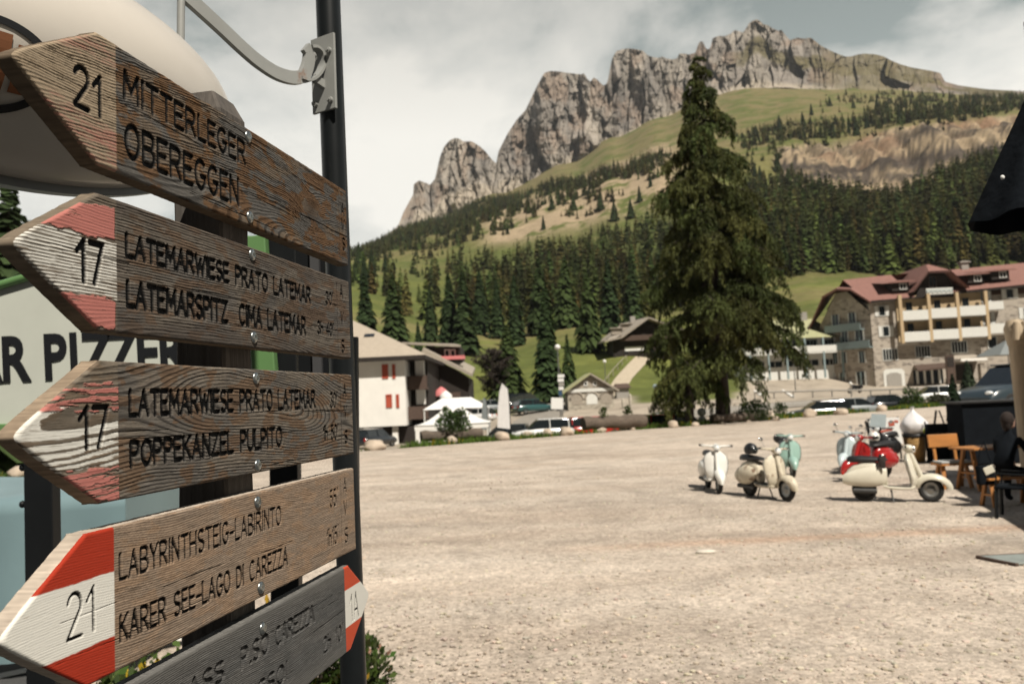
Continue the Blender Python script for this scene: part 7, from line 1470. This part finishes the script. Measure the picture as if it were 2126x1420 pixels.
shrub('shrub', 'low brown green hedge bush right of the round shrub', 'shrub', gpt(1935, 64, .0), .9, .8, 35, colr=(.05, .055, .025), leaf=.14, n=900)
for k, (x_, lb) in enumerate(((1245, 'small tuft of herbs on the left half of the long log'), (1300, 'small tuft of herbs on the right half of the long log'))):
    q_ = X(x_, 43.6); shrub('herb_tuft', lb, 'plant', (q_, c2.y + (q_ - c2.x) * .64, .82), .22, .42, 40 + k, leaf=.09, n=250)
# white marquee and feather flags
mq = Vector(lotpt(936, 905)); my = 52.0; mx_ = X(936, my); mz_ = -1.2
t_ = thing('marquee', 'white pagoda marquee with a swept pointed roof below the lot edge', 'marquee', (mx_, my, mz_)); hwd = 73 * my / FPX; ev = ze(878, 936, my) - mz_; pk = ze(829, 936, my) - mz_
mb = MB(); rs = []
for i in range(9):
    f_ = i / 8; q_ = hwd * (1 - f_) + .05; z = ev + (pk - ev) * f_ ** 1.7; rs.append([(-q_, -q_, z), (0, -q_ * 1.0, z - .03), (q_, -q_, z), (q_, 0, z - .03), (q_, q_, z), (0, q_, z - .03), (-q_, q_, z), (-q_, 0, z - .03)])
mb.rings(rs); mb.build('roof', M['canvas_white'], t_)
mb = MB(); mb.rings([[(-hwd, -hwd, ev - .3), (hwd, -hwd, ev - .3), (hwd, hwd, ev - .3), (-hwd, hwd, ev - .3)], [(-hwd, -hwd, ev), (hwd, -hwd, ev), (hwd, hwd, ev), (-hwd, hwd, ev)]], caps=False, smooth=False); mb.build('valance', M['canvas_white'], t_)
mb = MB(); mb.box((-hwd * .35, -hwd + .03, ev / 2), (hwd * 1.25, .04, ev - .2)); mb.build('side_sheet', M['canvas_white'], t_)
for sx in (-1, 1):
    for sy in (-1, 1): mb = MB(); mb.cyl((sx * hwd * .97, sy * hwd * .97, 0), (sx * hwd * .97, sy * hwd * .97, ev), .05, n=8); mb.build('post', M['white_wood'], t_)
t_ = thing('marquee', 'flat topped white tent behind the pointed marquee', 'marquee', (X(940, 60), 60, -1.2)); e2 = ze(848, 940, 60) + 1.2; mb = MB(); mb.add([(-2.3, -1.5, e2), (2.5, -1.5, e2), (2.5, 1.5, e2), (-2.3, 1.5, e2), (-1, 0, e2 + .8), (1.2, 0, e2 + .8)], [(0, 1, 5, 4), (1, 2, 5), (2, 3, 4, 5), (3, 0, 4), (3, 2, 1, 0)]); mb.build('roof', M['canvas_white'], t_)
for sx in (-2.2, 2.4): mb = MB(); mb.cyl((sx, -1.4, 0), (sx, -1.4, e2), .05, n=8); mb.build('post', M['white_wood'], t_)
def feather(px, Y, hgt, wd, m, label):
    p = gpt(px, Y); t_ = thing('feather_flag', label, 'flag', (p.x, p.y, -1.1)); mb = MB(); mb.tube([(0, 0, 0), (0, 0, hgt * .7), (-.06, 0, hgt * .92), (-wd * .6, 0, hgt)], [.03, .025, .02, .01], 8); mb.build('pole', M['leg_black'], t_)
    mb = MB(); mb.poly([(-.03, -.01, hgt * .30), (-.03, -.01, hgt * .72), (-.08, -.01, hgt * .9), (-wd * .55, -.01, hgt * .985), (-wd * .8, -.01, hgt * .86), (-wd, -.01, hgt * .6), (-wd * 1.1, -.01, hgt * .33)], (0, .02, 0)); mb.build('sail', m, t_)
feather(1052, 50, 4.2, .75, M['bag_white'], 'grey white feather flag left of the dark car')
feather(1006, 56, 3.4, .42, M['canvas_grey'], 'narrow grey feather flag right behind the marquee')
# street lamps and signs
def lamp(px, Y, ztop, label, r=.2):
    p = gpt(px, Y); t_ = thing('street_lamp', label, 'street lamp', p, 0, 'white globe street lamps'); h_ = ztop - p.z; mb = MB(); mb.tube([(0, 0, -.1), (0, 0, h_ - r)], [.07, .045], 10); mb.build('pole', M['dull_metal'], t_); mb = MB(); mb.ell((0, 0, h_), (r, r, r), 16, 12); mb.build('globe', M['canvas_white'], t_)
lamp(1157, 68, ze(721, 1157, 68), 'tall lamp post with a white globe left of the stone shed', .24)
lamp(1253, 112, ze(751, 1253, 112), 'short white globe lamp beside the sloping footpath', .26)
lamp(1645, 95, ze(672, 1647, 95), 'lamp post with a white globe in front of the annex roof', .3)
p = gpt(1157, 66); t_ = thing('road_sign', 'stack of small direction signs with a white board left of the stone shed', 'sign', (p.x + .15, 66, p.z)); mb = MB(); zt_ = ze(776, 1160, 66) - p.z; mb.cyl((0, 0, 0), (0, 0, zt_ + .1), .05, n=8); mb.build('post', M['dull_metal'], t_)
for k in range(4): mb = MB(); mb.box((.02 * (-1) ** k, -.08, zt_ - .2 - k * .34), (.55 - .05 * k, .04, .26)); mb.build('sign_plate', M['canvas_white' if k != 2 else 'concrete'], t_)
zb2 = ze(838, 1150, 66) - p.z; mb = MB(); mb.box((-.42, -.08, zb2), (1.0, .05, .95), Matrix.Rotation(R(4), 3, 'Y')); mb.build('white_board', M['canvas_white'], t_, .05); mb = MB(); mb.box((-.1, -.1, zb2 + .85), (.3, .05, .4)); mb.build('blue_plate', mk('sign_blue', (.03, .07, .14), .5), t_); mb = MB(); mb.cyl((0, 0, 0.02), (0, 0, .5), .058, n=8); mb.build('red_band', M['shutter_red'], t_)
p = gpt(1432, 53.5); t_ = thing('traffic_sign', 'two round white discs on a short post between the larch trunks', 'sign', (p.x, 53.5, -.8)); mb = MB(); zt_ = ze(880, 1449, 53) + .8; mb.cyl((.5, 0, 0), (.5, 0, zt_ + .9), .035, n=8); mb.build('post', M['dull_metal'], t_)
for k in range(2): mb = MB(); mb.lathe([(.001, -.015), (.30, -.012), (.30, .012), (.001, .015)], (.5, -.06, zt_ + .22 + k * .55), 'Y', 20); mb.build('disc', M['canvas_white'], t_)
p = gpt(1355, 82); t_ = thing('traffic_sign', 'small road sign on a post standing on the pale road right of the shed', 'sign', p); mb = MB(); mb.cyl((0, 0, 0), (0, 0, 1.9), .045, n=8); mb.build('post', M['timber_brown'], t_); mb = MB(); mb.lathe([(.001, -.015), (.26, -.012), (.26, .012), (.001, .015)], (0, -.06, 2.1), 'Y', 16); mb.build('disc', M['blue_wood'], t_)
for k, (px_, Y_, lb) in enumerate(((1287, 82, 'short stone post at the corner of the shed forecourt'), (1302, 84, 'taller stone post right of the short one beside the road'))):
    p = gpt(px_, Y_); mb = MB(); mb.lathe([(.16, 0), (.15, .9 + .3 * k), (.12, 1.0 + .3 * k), (.001, 1.05 + .3 * k)], n=12); o = mb.build('stone_post', M['stone_grey'], None); o.location = p; tag(o, lb, 'post')
fp = [gpt(1252 + 9 * i, 100 + 4.2 * i) for i in range(9)]; t_ = thing('handrail', 'wooden handrail running up beside the sloping footpath', 'railing', (0, 0, 0))
mb = MB(); mb.tube([p + Vector((-2.0, 0, .95)) for p in fp], .05, 6); mb.build('rail', M['timber_pale'], t_)
for p in fp: mb = MB(); mb.cyl(p + Vector((-2.0, 0, -.1)), p + Vector((-2.0, 0, .95)), .05, n=6); mb.build('post', M['timber_pale'], t_)
t_ = thing('hotel_sign_pillar', 'dark brown sign pillar in front of the hotel entrance', 'sign', gpt(1968, 97)); mb = MB(); mb.box((0, 0, 2.0), (1.0, .3, 4.0)); mb.build('pillar', M['timber_brown'], t_); mb = MB(); mb.box((0, -.17, 3.2), (.8, .05, 1.2)); mb.build('board', M['timber_dark'], t_)
p = gpt(2003, 90); t_ = thing('clipped_bush', 'dark conical bush left of the grey parasol by the hotel', 'bush', p); V, F, Cc = conifer_np(310, 500, rad=.34, size=1.2, base=.02, colr=(.02, .03, .015)); np_mesh('foliage', V * 3.4, F, m_needle, t_, col=Cc, smooth=False); tv, tf = trunk_np(.03); np_mesh('trunk', tv * 3.2, tf, m_bark, t_)
ml = MB(); ml.box((-4.1, 6.25, .058), (.14, 3.2, .003), R(-52)); o = ml.build('yard_marking', m_line); tag(o, kind='structure')
# ================================================================== thin mountain air
mb = MB(); mb.box((200, 1280, 395), (4600, 2680, 960)); hz_o = mb.build('haze', [], None); tag(hz_o, kind='stuff', label='thin pale mountain haze over the valley', cat='haze')
hm = bpy.data.materials.new('haze'); hm.use_nodes = True; ht_ = hm.node_tree; ht_.nodes.clear(); ho_ = N(ht_, 'ShaderNodeOutputMaterial'); pv_ = N(ht_, 'ShaderNodeVolumePrincipled')
pv_.inputs['Color'].default_value = (.86, .9, .92, 1); pv_.inputs['Density'].default_value = 0.00006; pv_.inputs['Anisotropy'].default_value = 0.0
ht_.links.new(pv_.outputs[0], ho_.inputs['Volume']); hz_o.data.materials.append(hm); hz_o.display_type = 'WIRE'
